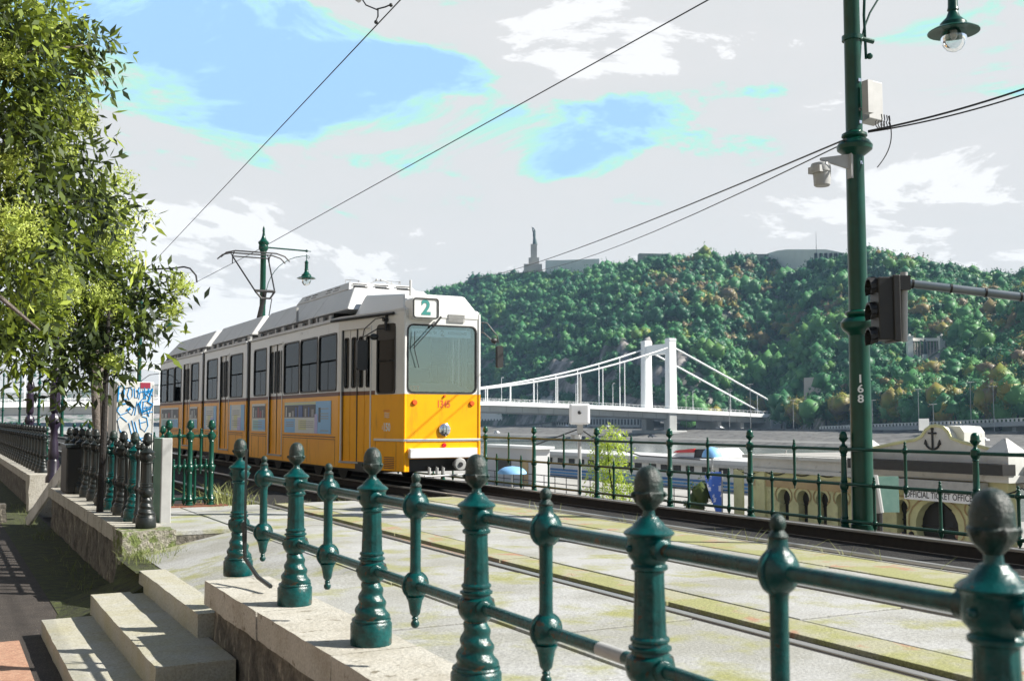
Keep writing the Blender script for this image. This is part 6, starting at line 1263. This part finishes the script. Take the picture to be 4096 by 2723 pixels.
for px, X, z, m_, lab in ((607, 328, -3.9, CARW, 'white car on the far upper quay road, right of the white mast'), (618, 280, -7.2, CARW, 'white car on the far lower quay under the bridge'), (720, 330, -3.9, CARW, 'white car on the far bank beside the bridge end'), (652, 281, -7.2, CARD, 'dark car on the far lower quay beside the bridge pier'), (540, 328, -3.9, CARD, 'dark car on the far upper quay road below the bathhouse'), (497, 281, -7.2, CARW, 'white car on the far lower quay just right of the tram'), (982, 300, -6.2, CARW, 'white car on the far bank right of the anchor pediment'), (852, 331, -2.6, CARW, 'white van-like car on the far bank road left of the white sign'), (566, 328, -3.9, CARW, 'white car on the far upper quay road left of the mast')):
    q = onX(px, 430, X); car(lab, (X, q.y, z), m_, 4.4 if 'van' not in lab else 5.6, group=None)

# ------------------------------------------------------------------ lower quay: ticket office, boat, tree, people
XO = 36.6
def oy(px): return onX(px, 480, XO).y
def oz(px, py, X=XO): return onX(px, py, X).z
to = thing('ticket_office', 'cream ticket office with horseshoe-arch windows and an anchor on its white pediment', 'building', (XO + 5, 35, -5.2))
yl, yc0, yc1, yr = oy(737), oy(866), oy(1008), oy(1150)     # left end, centre block, right end (Y decreases to the right)
def horseshoe(w, h, n=14): # opening outline, base at (0,0), in (s,z); round head wider than the neck
    r = w / 2; c = h - r; nk = r * .74; pts = [(-nk, 0), (nk, 0), (nk, c - r * .72)]
    a0 = -math.asin(.68)
    for i in range(n + 1): a = a0 + (math.pi - 2 * a0) * i / n; pts.append((r * math.cos(a), c + r * math.sin(a)))
    pts.append((-nk, c - r * .72)); return pts
def facade(mb, X, y0, y1, z0, z1, ops, th=.45):
    """wall facing -X with openings [(yc, zbase, outline)] built as strips around each opening"""
    ops = sorted(ops, key=lambda o: o[0]); y = y0
    for yc, zb, ol in ops:
        hw = max(abs(p[0]) for p in ol) + .04; ht = max(p[1] for p in ol) + .04; n = len(ol)
        if yc - hw > y: mb.box(X, X + th, y, yc - hw, z0, z1)
        if zb > z0 + .01: mb.box(X, X + th, yc - hw, yc + hw, z0, zb)
        mb.box(X, X + th, yc - hw, yc + hw, zb + ht, z1)
        # ring between the outline and its bounding rectangle
        def proj_(p):
            s_, z = p; zc_ = ht * .5; 
            if z <= .001: return (max(-hw, min(hw, s_ * 10)), 0)
            dx, dz = s_, z - zc_; k1 = hw / abs(dx) if abs(dx) > 1e-6 else 1e9; k2 = (ht - zc_) / abs(dz) if abs(dz) > 1e-6 else 1e9; kk = min(k1, k2); return (dx * kk, zc_ + dz * kk)
        outer = [proj_(p) for p in ol]; outer2 = []; inner2 = []
        for i in range(n):
            outer2.append(outer[i]); inner2.append(ol[i]); a, b = outer[i], outer[(i + 1) % n]
            if abs(a[0] - b[0]) > 1e-3 and abs(a[1] - b[1]) > 1e-3: # corner between
                cx = a[0] if abs(abs(a[0]) - hw) < 1e-4 else b[0]; cz_ = a[1] if abs(a[1] - ht) < 1e-4 or a[1] < 1e-4 else b[1]; outer2.append((cx, cz_)); inner2.append(ol[(i + 1) % n] if False else ol[i])
        vs = []
        for t_x in (X, X + th): vs += [(t_x, yc + p[0], zb + p[1]) for p in outer2] + [(t_x, yc + p[0], zb + p[1]) for p in inner2]
        m_ = len(outer2); fs = []
        for i in range(m_):
            j = (i + 1) % m_
            if i == 0 and False: continue
            fs += [(i, m_ + i, m_ + j, j), (m_ + i, 3 * m_ + i, 3 * m_ + j, m_ + j)]
        mb.add(vs, fs); y = yc + hw
    if y < y1: mb.box(X, X + th, y, y1, z0, z1)
zcorn = oz(800, 474.5)      # cornice underside
def ycl(px, X): return onX(px, 500, X).y
k = MB(); XL_ = XO + 1.0
def pw(px, w_, X): return abs(ycl(px - w_ / 2, X) - ycl(px + w_ / 2, X))
wl = [(ycl(px, XL_), -5.2 + .9, horseshoe(pw(px, 12.5, XL_), onX(px, 488.5 + (px - 784) * .07, XL_).z + 4.3)) for px in (784, 803, 822, 842)]
facade(k, XL_, yc0, yl, -5.2, zcorn, wl); obj('left_wing_wall', k, CREAM, to, smooth=0)
k = MB(); ops = [(ycl(901, XO), -5.2 + .6, horseshoe(pw(901, 13, XO), oz(901, 499) + 4.6)), (ycl(936, XO), -5.2, horseshoe(pw(936, 43, XO), oz(936, 500.5) + 5.2)), (ycl(974, XO), -5.2 + .6, horseshoe(pw(974, 14, XO), oz(974, 505) + 4.6))]
facade(k, XO, yc1, yc0, -5.2, oz(940, 478), ops); facade(k, XL_, yr, yc1, -5.2, zcorn, []); obj('centre_wall', k, CREAM, to, smooth=0)
for yc, zb, ol in wl + ops:
    XX = XL_ if (yc, zb, ol) in wl else XO
    hw = max(p[0] for p in ol); ht = max(p[1] for p in ol)
    wd = obj('arched_window', MB().box(XX + .40, XX + .44, yc - hw - .1, yc + hw + .1, zb, zb + ht + .1), DARKIN, to, smooth=0)
    kk = MB(); kk.box(XX + .34, XX + .40, yc - .03, yc + .03, zb, zb + ht); kk.box(XX + .34, XX + .40, yc - hw, yc + hw, zb + ht * .62, zb + ht * .62 + .05); obj('glazing_bar', kk, BLKM, wd, smooth=0)
    kk = MB(); ol2 = [(a * 1.32, b * 1.0 + .16 * (b > .5)) for a, b in ol]
    for i in range(2, len(ol2) - 1): kk.tube([(XX - .03, yc + ol2[i][0], zb + ol2[i][1]), (XX - .03, yc + ol2[i + 1][0] if i + 1 < len(ol2) else yc + ol2[i][0], zb + ol2[min(i + 1, len(ol2) - 1)][1])], .035, 4)
    obj('arch_moulding', kk, TAN, wd, smooth=0)
k = MB()
for px in (740, 762, 866): k.box(XL_ - .12, XL_, ycl(px, XL_) - .35, ycl(px, XL_) + .35, -5.2, zcorn)
obj_split('pilaster', k, CREAM, to, smooth=0, key=lambda c: round(c[1] / 1.6))
k = MB().box(XL_ - .05, XL_ - .01, yc0, yl, zcorn - .75, zcorn - .25); k.box(XL_ - .05, XL_ - .01, yr, yc1, zcorn - .75, zcorn - .25); obj_split('frieze', k, TAN, to, smooth=0, key=lambda c: c[1] > (yc0 + yc1) / 2)
zr = oz(800, 457)
k = MB().box(XL_ - .25, XL_ + 10, yr, yl + .3, zcorn, zcorn + .18); k.box(XL_ - .1, XL_ + 10, yr, yl + .2, zcorn + .18, zr - .16); k.box(XL_ - .35, XL_ + 10.2, yr, yl + .35, zr - .16, zr); obj('cornice', k, PALEPL, to, smooth=0)
sheet_ = obj('flat_roof', MB().box(XL_ + .2, XL_ + 10, yr, yl, zr, zr + .03), LQUAY, to, smooth=0)
zc0 = oz(940, 478); zc1 = oz(940, 471)
k = MB().box(XO - .35, XO + 8, yc1 - .3, yc0 + .3, zc0, zc1); obj('centre_cornice', k, PALEPL, to, smooth=0)
k = MB().box(XO - .75, XO + .0, yc1 - .35, yc0 + .35, zc1 + .0, zc1 + .42); obj('dark_ledge', k, BLKM, to, smooth=0)
# parapet, gable and rounded anchor panel
zp0 = zc1 + .0; 
def gy(px): return ycl(px, XO)
k = MB(); poly = [(gy(866), zp0), (gy(866), oz(866, 451)), (gy(872), oz(872, 449)), (gy(900), oz(900, 443)), (gy(918), oz(918, 440)), (gy(925), oz(925, 436)), (gy(929), oz(929, 430)), (gy(934), oz(934, 426.5)), (gy(940), oz(940, 425.5)), (gy(946), oz(946, 427)), (gy(951), oz(951, 432)), (gy(954), oz(954, 438)), (gy(965), oz(965, 442)), (gy(985), oz(985, 447)), (gy(1003), oz(1003, 452)), (gy(1008), oz(1008, 452)), (gy(1008), zp0)]
k.prism(poly, lambda a, b, t_: (XO + t_, a, b), -.05, .35); k.prism([(gy(938), oz(938, 434)), (gy(938), oz(938, 427)), (gy(944), oz(944, 425)), (gy(956), oz(956, 426)), (gy(960), oz(960, 432)), (gy(960), oz(960, 446)), (gy(938), oz(938, 446))], lambda a, b, t_: (XO + t_, a, b), .36, 1.6); obj('pediment', k, PALEPL, to, smooth=0)
k = MB(); tr = [(a, b) for a, b in poly[1:-1]]
k.tube([(XO - .08, a, b + .03) for a, b in tr], .07, 5); obj('pediment_moulding', k, CREAM, to)
k = MB()
for px in (866, 1003): k.box(XO - .2, XO + .7, gy(px) - .45, gy(px) + .45, zp0, oz(px, 450 if px < 900 else 452)); yy = gy(px); zt = oz(px, 450 if px < 900 else 452); k.hexa([(XO - .3, yy - .55, zt), (XO + .8, yy - .55, zt), (XO + .8, yy + .55, zt), (XO - .3, yy + .55, zt), (XO + .2, yy - .05, zt + .55), (XO + .3, yy - .05, zt + .55), (XO + .3, yy + .05, zt + .55), (XO + .2, yy + .05, zt + .55)])
obj_split('corner_pier', k, PALEPL, to, smooth=0, key=lambda c: c[1] > (yc0 + yc1) / 2)
ya, za = gy(935.5), oz(935.5, 438.5); X_ = XO - .09
k = MB(); k.tube([(X_, ya, za + .36), (X_, ya, za - .42)], .045, 6); k.tube([(X_, ya + .2, za + .24), (X_, ya - .2, za + .24)], .04, 6); k.tube([(X_, ya + .38 * math.cos(a), za - .06 - .36 * math.sin(a)) for a in [.25 + i * (math.pi - .5) / 10 for i in range(11)]], .045, 6); k.lathe([(.03, -.02), (.07, -.02), (.07, .02), (.03, .02)], (X_, ya, za + .42), 10, 'x')
for sg2 in (-1, 1): k.prism([(ya + sg2 * .42, za - .22), (ya + sg2 * .36, za - .02), (ya + sg2 * .26, za - .24)], lambda a, b, t_: (X_ + t_, a, b), -.03, .03)
obj('anchor_emblem', k, BLKM, to, smooth=30)
# sign boards
sy0, sy1 = gy(984), gy(898); sz = lambda px: 0
sb_ = thing('shop_sign', 'white sign board with black letters reading OFFICIAL TICKET OFFICE', 'sign', (XO - .3, sy0, oz(940, 493)))
zc_ = oz(930, 493.5); obj('sign_board', MB().box(XO - .62, XO - .55, sy0, sy1 - .9, zc_ - .22, zc_ + .22), WHP, sb_, smooth=0)
k = MB(); text(k, 'OFFICIAL TICKET OFFICE', .37, lambda x, y, z: (XO - .63, (sy0 + sy1 - .95) / 2 - x, zc_ - .01 + y), xs=.80, bold=.004); obj('sign_letters', k, TEXTK, sb_, smooth=0)
obj('sign_top', MB().box(XO - .7, XO - .1, sy0 - .3, sy1 + .5, zc_ + .23, zc_ + .62), GREYM, sb_, smooth=0); obj('yellow_logo_panel', MB().box(XO - .66, XO - .55, sy1 - .6, sy1 + .1, zc_ - .02, zc_ + .30), mat('sign_yellow', (.8, .55, .01), .5), sb_, smooth=0)
k = MB()
for px in (893, 951, 978): yy = gy(px); k.tube([(XO, yy, zc_ - .6), (XO - .6, yy, zc_ - .2)], .035, 5)
obj('sign_bracket', k, BLKM, sb_)
for i, (pa, pb, y_, lab) in enumerate(((737, 866, 468, 'black cable draped along the left wing of the ticket office'), (868, 1060, 484, 'black cable looped above the sign of the ticket office'))):
    n = 5; pts = []; Xc = (XL_ - .1) if i == 0 else (XO - .2)
    for j in range(n):
        pts += sag(onX(pa + (pb - pa) * j / n, y_ + j * .9, Xc), onX(pa + (pb - pa) * (j + 1) / n, y_ + (j + 1) * .9, Xc), .25, 6)[: -1]
    tag(obj('cable', MB().tube(pts, .03, 4), BLKM), lab, 'cable')
# roof clutter and small signs on the quay
q = at(924, 424, 47); tb = thing('sign_board', 'small white rectangular sign on a thin pole left of the anchor pediment', 'sign', (q.x, q.y, -5.2)); k = MB(); obox(k, q, .21, .04, at(924, 430, 47).z, at(924, 418, 47).z); obj('sign_plate', k, WHP, tb, smooth=0); obj('pole', MB().tube([(q.x, q.y, -5.2), (q.x, q.y, at(924, 430, 47).z)], .05, 6), LGREY, tb)
tM = thing('floodlight_mast', 'thin white mast with a rounded white floodlight head, in front of the bridge', 'mast', (at(579, 500, 58).x, at(579, 500, 58).y, -5.2)); q = at(579, 412, 58)
obj('mast_pole', MB().tube([(q.x, q.y, -5.2), at(579.5, 430, 58), at(580, 377, 58)], [.12, .1, .08], 8), LGREY, tM); k = MB(); obox(k, at(579.5, 413, 57.6), .55, .12, at(579, 424, 58).z, at(579, 403, 58).z); obj('floodlight', k, WHP, tM, smooth=0, bevel=.15); obj('lamp_knob', MB().sphere(at(579.5, 412, 57.3), .1), BLKM, tM)
k = MB(); obox(k, at(580, 428, 58), .16, .16, at(580, 433, 58).z, at(580, 424, 58).z); k.tube([at(576, 434, 58), at(576, 440, 58)], .3, 8); k.tube([at(586, 437, 58), at(590, 435, 58)], .18, 8); obj('mast_fitting', k, GREYM, tM)
tag(obj('guy_wire', MB().tube([at(536, 444, 60), at(577, 429, 58)], .035, 4), BLKM), 'thin dark cable running left from the white mast', 'wire'); tag(obj('guy_wire', MB().tube([at(581, 429, 58), at(602, 443, 57), at(640, 455, 55), at(700, 459, 48)], .035, 4), BLKM), 'thin dark cable sagging right from the white mast to the office roof', 'wire')

# passenger boat moored along the quay
XBo = 64.0
def by(px): return onX(px, 470, XBo).y
b0, b1 = by(760), by(536); zw = -9.0
bo = thing('passenger_boat', 'long white passenger boat with blue stripes moored beyond the young tree', 'boat', (XBo + 3, (b0 + b1) / 2, zw))
def bz(py, px=610): return onX(px, py, XBo).z
hull = MB(); N_ = 16
for i in range(N_):
    def sec(f_): w = 3.2 * min(1, (f_ * (1 - f_) * 12) ** .5 + .15); return b0 - 6 + (b1 - b0 + 12) * f_, w
    (ya_, wa), (yb_, wb) = sec(i / N_), sec((i + 1) / N_); cx = XBo + 3.2
    hull.hexa([(cx - wa * .85, ya_, zw - .4), (cx - wb * .85, yb_, zw - .4), (cx + wb * .85, yb_, zw - .4), (cx + wa * .85, ya_, zw - .4), (cx - wa, ya_, bz(487)), (cx - wb, yb_, bz(487)), (cx + wb, yb_, bz(487)), (cx + wa, ya_, bz(487))])
obj('hull', hull, BOATW, bo, smooth=20)
k = MB().box(XBo + .1, XBo + 6.3, b0, b1, bz(487), bz(470)); k.box(XBo + .1, XBo + 6.3, b0, b1, bz(470), bz(459)); obj('cabin', k, BOATW, bo, smooth=0)
obj('boat_roof', MB().box(XBo - .5, XBo + 6.8, b0 - 1, b1 + 1, bz(459), bz(453.5)), BOATR, bo, smooth=0, bevel=.1); obj('roof_edge', MB().box(XBo - .55, XBo - .48, b0 - 1, b1 + 1, bz(459.5), bz(457)), GREYM, bo, smooth=0)
for a, b in ((472, 474.2), (475.3, 477.2), (478.5, 479.6)): obj('stripe', MB().box(XBo + .03, XBo + .1, b0, b1, bz(b), bz(a)), BOATB if a != 475.3 else BLUEC, bo, smooth=0)
me = proto(MB().box(-.04, .04, -.6, .6, 0, bz(460.5) - bz(467)), DARKIN, 0); loc0 = bo.location
y = b0 + 1
while y < b1 - 1:
    put('window', me, DARKIN, bo, (XBo + .08 - loc0.x, y - loc0.y, bz(467) - zw)); y += 2.05 if int(y) % 3 else 2.5
k = MB()
for zz in (bz(483), bz(480)): k.tube([(XBo - .1, b0 - 4, zz), (XBo - .1, b1 + 4, zz)], .05, 4)
for y in np.arange(b0 - 4, b1 + 4, 1.8): k.tube([(XBo - .1, y, bz(488)), (XBo - .1, y, bz(480))], .045, 4)
obj('deck_railing', k, GREYM, bo, smooth=0)
k = MB().hexa([(XBo + 1, by(706), bz(453)), (XBo + 5, by(706), bz(453)), (XBo + 5, by(664), bz(453)), (XBo + 1, by(664), bz(453)), (XBo + 1.2, by(699), bz(444.5)), (XBo + 4.8, by(699), bz(444.5)), (XBo + 4.8, by(672), bz(447)), (XBo + 1.2, by(672), bz(447))]); wh = obj('wheelhouse', k, BOATW, bo, smooth=0)
obj('wheelhouse_window', MB().hexa([(XBo + .96, by(704), bz(453)), (XBo + 1.1, by(704), bz(453)), (XBo + 1.1, by(686), bz(453)), (XBo + .96, by(686), bz(453)), (XBo + 1.12, by(699), bz(445)), (XBo + 1.3, by(699), bz(445)), (XBo + 1.3, by(686), bz(445.6)), (XBo + 1.12, by(686), bz(445.6))]), DARKIN, wh, smooth=0)
obj('red_band', MB().hexa([(XBo + .9, by(686), bz(448.5)), (XBo + 1.1, by(686), bz(448.5)), (XBo + 1.1, by(666), bz(449.5)), (XBo + .9, by(666), bz(449.5)), (XBo + 1.0, by(686), bz(445)), (XBo + 1.2, by(686), bz(445)), (XBo + 1.2, by(668), bz(447.4)), (XBo + 1.0, by(668), bz(447.4))]), REDC, wh, smooth=0)
def canopy(label, px, py, d, r, m_, zg, nm='parasol', hs_=1.0):
    q = at(px, py, d); t_ = thing(nm, label, 'parasol', (q.x, q.y, zg)); k = MB(); k.lathe([(r * a_, r * b_ * hs_) for a_, b_ in ((1, 0), (.96, .28), (.8, .6), (.5, .88), (.05, 1))], (q.x, q.y, q.z), 16); obj('canopy', k, m_, t_, smooth=60); obj('pole', MB().tube([(q.x, q.y, zg), (q.x, q.y, q.z + r * .5)], .05, 6), GREYM, t_); return t_
canopy('pale blue half-dome shelter on top of the boat behind the railing', 712, 456.5, 66, .62, mat('light_blue_canvas', (.22, .48, .80), .6), bz(453), 'dome_shelter')
canopy('blue parasol among bright awnings right below the tram front corner', 512, 473, 62, .85, mat('pale_blue_canvas', (.20, .42, .68), .6), -5.2, hs_=.5)
canopy('blue flat parasol on the office roof beside the dark cable pole', 786, 457, 58, .8, BLUEC, -2.2, hs_=.25)
# pontoon / stalls left of the boat
q = onX(498, 460, 52); tb = thing('quay_kiosk', 'white kiosk building on the quay beyond the railing, right of the tram', 'kiosk', (50, q.y, -5.2))
y0_, y1_ = onX(536, 460, 50).y, onX(486, 460, 50).y
obj('wall', MB().box(50, 51.5, y0_, y1_, -5.2, onX(505, 447, 50).z), mat('kiosk_grey', (.5, .5, .5), .8), tb, smooth=0); obj('roof', MB().box(49.6, 51.8, y0_ - .4, y1_ + .4, onX(505, 447, 50).z, onX(505, 444.5, 50).z), BOATW, tb, smooth=0)
obj('door', MB().box(49.9, 50, y0_ + 1.5, y0_ + 3, -5.2, -2.8), TAN, tb, smooth=0); obj('window', MB().box(49.9, 50, y0_ + 5, y0_ + 8, -4.0, -2.8), DARKIN, tb, smooth=0)
tb = thing('quay_railing', 'thin dark metal railing on the quay below the tracks', 'railing', (44, 60, -5.2)); k = MB()
ya_, yb_ = onX(690, 480, 40).y, onX(484, 480, 40).y
for zz in (-3.0, -3.5): k.tube([(40, ya_, zz), (40, yb_, zz)], .035, 4)
for y in np.arange(ya_, yb_, 1.6): k.tube([(40, y, -4.6), (40, y, -3.0)], .035, 4)
obj('bars', k, BLKM, tb, smooth=0); obj('ramp_base', MB().box(39.6, 40.4, ya_, yb_, -5.2, -4.6), LQUAY, tb, smooth=0)
q = at(712, 470, 56); tb = thing('feather_flag', 'tall blue feather flag with white patches in front of the ticket office corner', 'flag', (q.x, q.y, -5.2))
pl = [at(704, 472, 56), at(722, 471, 56), at(721, 488, 56), at(722, 512, 56), at(716, 512, 56), at(709, 492, 56)]
k = MB().add([tuple(p_) for p_ in pl] + [tuple(p_ + _F0 * .06) for p_ in pl], [(0, 1, 2, 3, 4, 5)[::-1], (6, 7, 8, 9, 10, 11)] + [(i, (i + 1) % 6, 6 + (i + 1) % 6, 6 + i) for i in range(6)]); obj('cloth', k, FLAGB, tb, smooth=0); obj('flag_pole', MB().tube([(at(722, 500, 56).x, at(722, 500, 56).y, -5.2), at(722, 470, 56)], .04, 6), GREYM, tb)
q = at(707, 495, 57); bank_tree('shrub', 'leafy shrub beside the blue feather flag', (q.x, q.y, -5.2), 1.0, .3, 77, 1.3, None, 900, NEARF, .07)
# young bright tree on the quay
q = at(613, 500, 44); tb = thing('young_tree', 'slender young tree with bright yellow-green leaves on the lower quay', 'tree', (q.x, q.y, -5.2)); rg_ = np.random.default_rng(9)
CY = [(608, 438, 14), (602, 446, 9), (618, 446, 8), (608, 458, 8), (600, 464, 9), (616, 462, 9), (592, 468, 6), (620, 474, 8), (604, 478, 7), (612, 488, 8), (625, 488, 9), (600, 494, 7), (620, 498, 8), (634, 484, 5), (590, 490, 5)]
cc = [(tuple(at(a, b, 44)), (c_ * .041, c_ * .041, c_ * .033), .5, (c_ / 9) ** 2) for a, b, c_ in CY]
leaves('crown', cc, 34, .15, tb, YOUNGF, 12, .2); obj('trunk', MB().tube([(q.x, q.y, -5.2), at(613, 495, 44), at(609, 465, 44), at(607, 440, 44)], [.06, .045, .03, .015], 6), BARKD, tb)
# people on the quay
def person(label, p, face, shirt, trousers=JEANS, hair=HAIR, h=1.74, lean=0.0):
    x, y, z = p; t_ = thing('person', label, 'person', p); s = h / 1.74
    import bmesh as _b
    me = bpy.data.meshes.new('body'); J = {'pel': (0, 0, .95), 'sp': (0, 0, 1.15), 'ch': (0, 0, 1.36), 'nk': (0, 0, 1.48), 'hd': (0, .02, 1.62), 'ht': (0, .01, 1.72)}
    V_ = [J['pel'], J['sp'], J['ch'], J['nk'], J['hd'], J['ht']]; E_ = [(0, 1), (1, 2), (2, 3), (3, 4), (4, 5)]; Rr = [.15, .135, .16, .06, .10, .07]
    for sx in (-1, 1):
        b = len(V_); V_ += [(sx * .19, 0, 1.40), (sx * .24, -.03, 1.14), (sx * .22, .10, .92), (sx * .22, .13, .84)]; E_ += [(2, b), (b, b + 1), (b + 1, b + 2), (b + 2, b + 3)]; Rr += [.06, .045, .035, .04]
        b = len(V_); V_ += [(sx * .10, 0, .86), (sx * .11, .03, .48), (sx * .12, -.02, .08), (sx * .12, .14, .04)]; E_ += [(0, b), (b, b + 1), (b + 1, b + 2), (b + 2, b + 3)]; Rr += [.095, .065, .045, .04]
    me.from_pydata([(a * s, b_ * s, c_ * s) for a, b_, c_ in V_], E_, []); o = bpy.data.objects.new('body', me); COL.objects.link(o); o.parent = t_
    sk = o.modifiers.new('skin', 'SKIN'); sb2 = o.modifiers.new('sub', 'SUBSURF'); sb2.levels = 1; sb2.render_levels = 1
    for v_, r_ in zip(me.skin_vertices[0].data, Rr): v_.radius = (r_ * s, r_ * s)
    me.skin_vertices[0].data[0].use_root = True; me.materials.append(shirt)
    t_.rotation_euler = (0, 0, face)
    def pc(nm, mb, m_): o2 = obj(nm, mb, m_, None); o2.parent = t_; return o2
    hd_ = MB().sphere((0, .02 * s, 1.62 * s), .108 * s, 14, 10, (.85, 1, 1.12)); hd_.sphere((0, .13 * s, 1.61 * s), .018 * s, 6, 5)
    for sx in (-1, 1): hd_.sphere((sx * .092 * s, .01, 1.615 * s), .022 * s, 6, 5, (.5, 1, 1.3))
    pc('head', hd_, SKIN); pc('hair', MB().sphere((0, -.012 * s, 1.65 * s), .115 * s, 14, 10, (.9, 1, 1.0)), hair)
    tr_ = MB()
    for sx in (-1, 1): tr_.tube([(sx * .10 * s, 0, .93 * s), (sx * .11 * s, .03 * s, .5 * s), (sx * .12 * s, -.02 * s, .08 * s)], [.115 * s, .08 * s, .065 * s], 10)
    pc('trousers', tr_, trousers); return t_
for px, py, d, sh, lab, fc in ((593, 487.5, 66, CLR, 'person in a dark red top standing on the lower quay', 1.2), (693, 494.5, 62, CLW, 'person with dark hair and a white top, seen from behind near the blue flag', .5), (700, 497, 60, CLB, 'person in a dark jacket beside the person in white, near the blue flag', .3), (686, 500, 62, CLW, 'grey-haired person at the left of the group near the blue flag', .6), (903, 524, 45, CLR, 'person in a red top outside the ticket office at the small left arch', 1.0), (958, 530, 44.5, CLB, 'person in dark clothes by the right side of the ticket office doorway', 1.3), (911, 530, 45, CLB, 'person in dark clothes left of the ticket office doorway', 0.4)):
    q = at(px, py, d); person(lab, (q.x, q.y, -5.2), fc, sh, hair=(LGREY if 'grey-haired' in lab else HAIR))

person('passenger seated inside the tram, pale face showing in the window before the front door', (7.25, 22.7, .55), 1.8, CLB, h=1.58)
# ------------------------------------------------------------------ city side, out of view at left; houses added to block sky and darken reflections
WB = proto(MB().box(-.1, .08, -.6, .6, 0, 2.1), mat('window_dark', (.03, .035, .04), .1), 0)
for i, (y0, y1, h, m_, lab) in enumerate(((-60, -22, 19, mat('facade_ochre', (.38, .30, .18), .9), 'ochre apartment block on the city side, farthest behind the photographer'), (-21, 12, 21, mat('facade_grey', (.30, .29, .27), .9), 'grey apartment block on the city side level with the steps'), (13, 48, 20, mat('facade_buff', (.36, .31, .24), .9), 'buff apartment block on the city side level with the tram'), (49, 95, 18, mat('facade_brown', (.28, .22, .17), .9), 'brown apartment block on the city side beyond the tram'))):
    t_ = thing('unseen_apartment_building', lab, 'building', (-24, (y0 + y1) / 2, -.8)); obj('wall', MB().box(-38, -24, y0, y1, -.8, h), m_, t_, smooth=0); obj('cornice', MB().box(-38.2, -23.4, y0 - .1, y1 + .1, h, h + .7), ROOFG, t_, smooth=0)
    ny = int((y1 - y0) / 3.6)
    for f_ in range(4):
        for j in range(ny): put('window', WB, DARKIN, t_, (0, y0 + (j + .5) * (y1 - y0) / ny - (y0 + y1) / 2, 3.5 + f_ * 4.1))

# ------------------------------------------------------------------ haze
hz = MB().box(-600, 1500, -300, 1700, -11, 190); hm = bpy.data.materials.new('haze_air'); hm.use_nodes = True; t = hm.node_tree; t.nodes.clear()
ho = t.nodes.new('ShaderNodeOutputMaterial'); pv_ = t.nodes.new('ShaderNodeVolumePrincipled'); pv_.inputs['Color'].default_value = (0.45, 0.70, 1.0, 1); pv_.inputs['Density'].default_value = 0.00011; t.links.new(pv_.outputs[0], ho.inputs['Volume'])
ho_ = obj('haze', hz, hm, smooth=0, kind='stuff'); ho_['label'] = 'thin blue haze over the river and the hill'; ho_['category'] = 'haze'
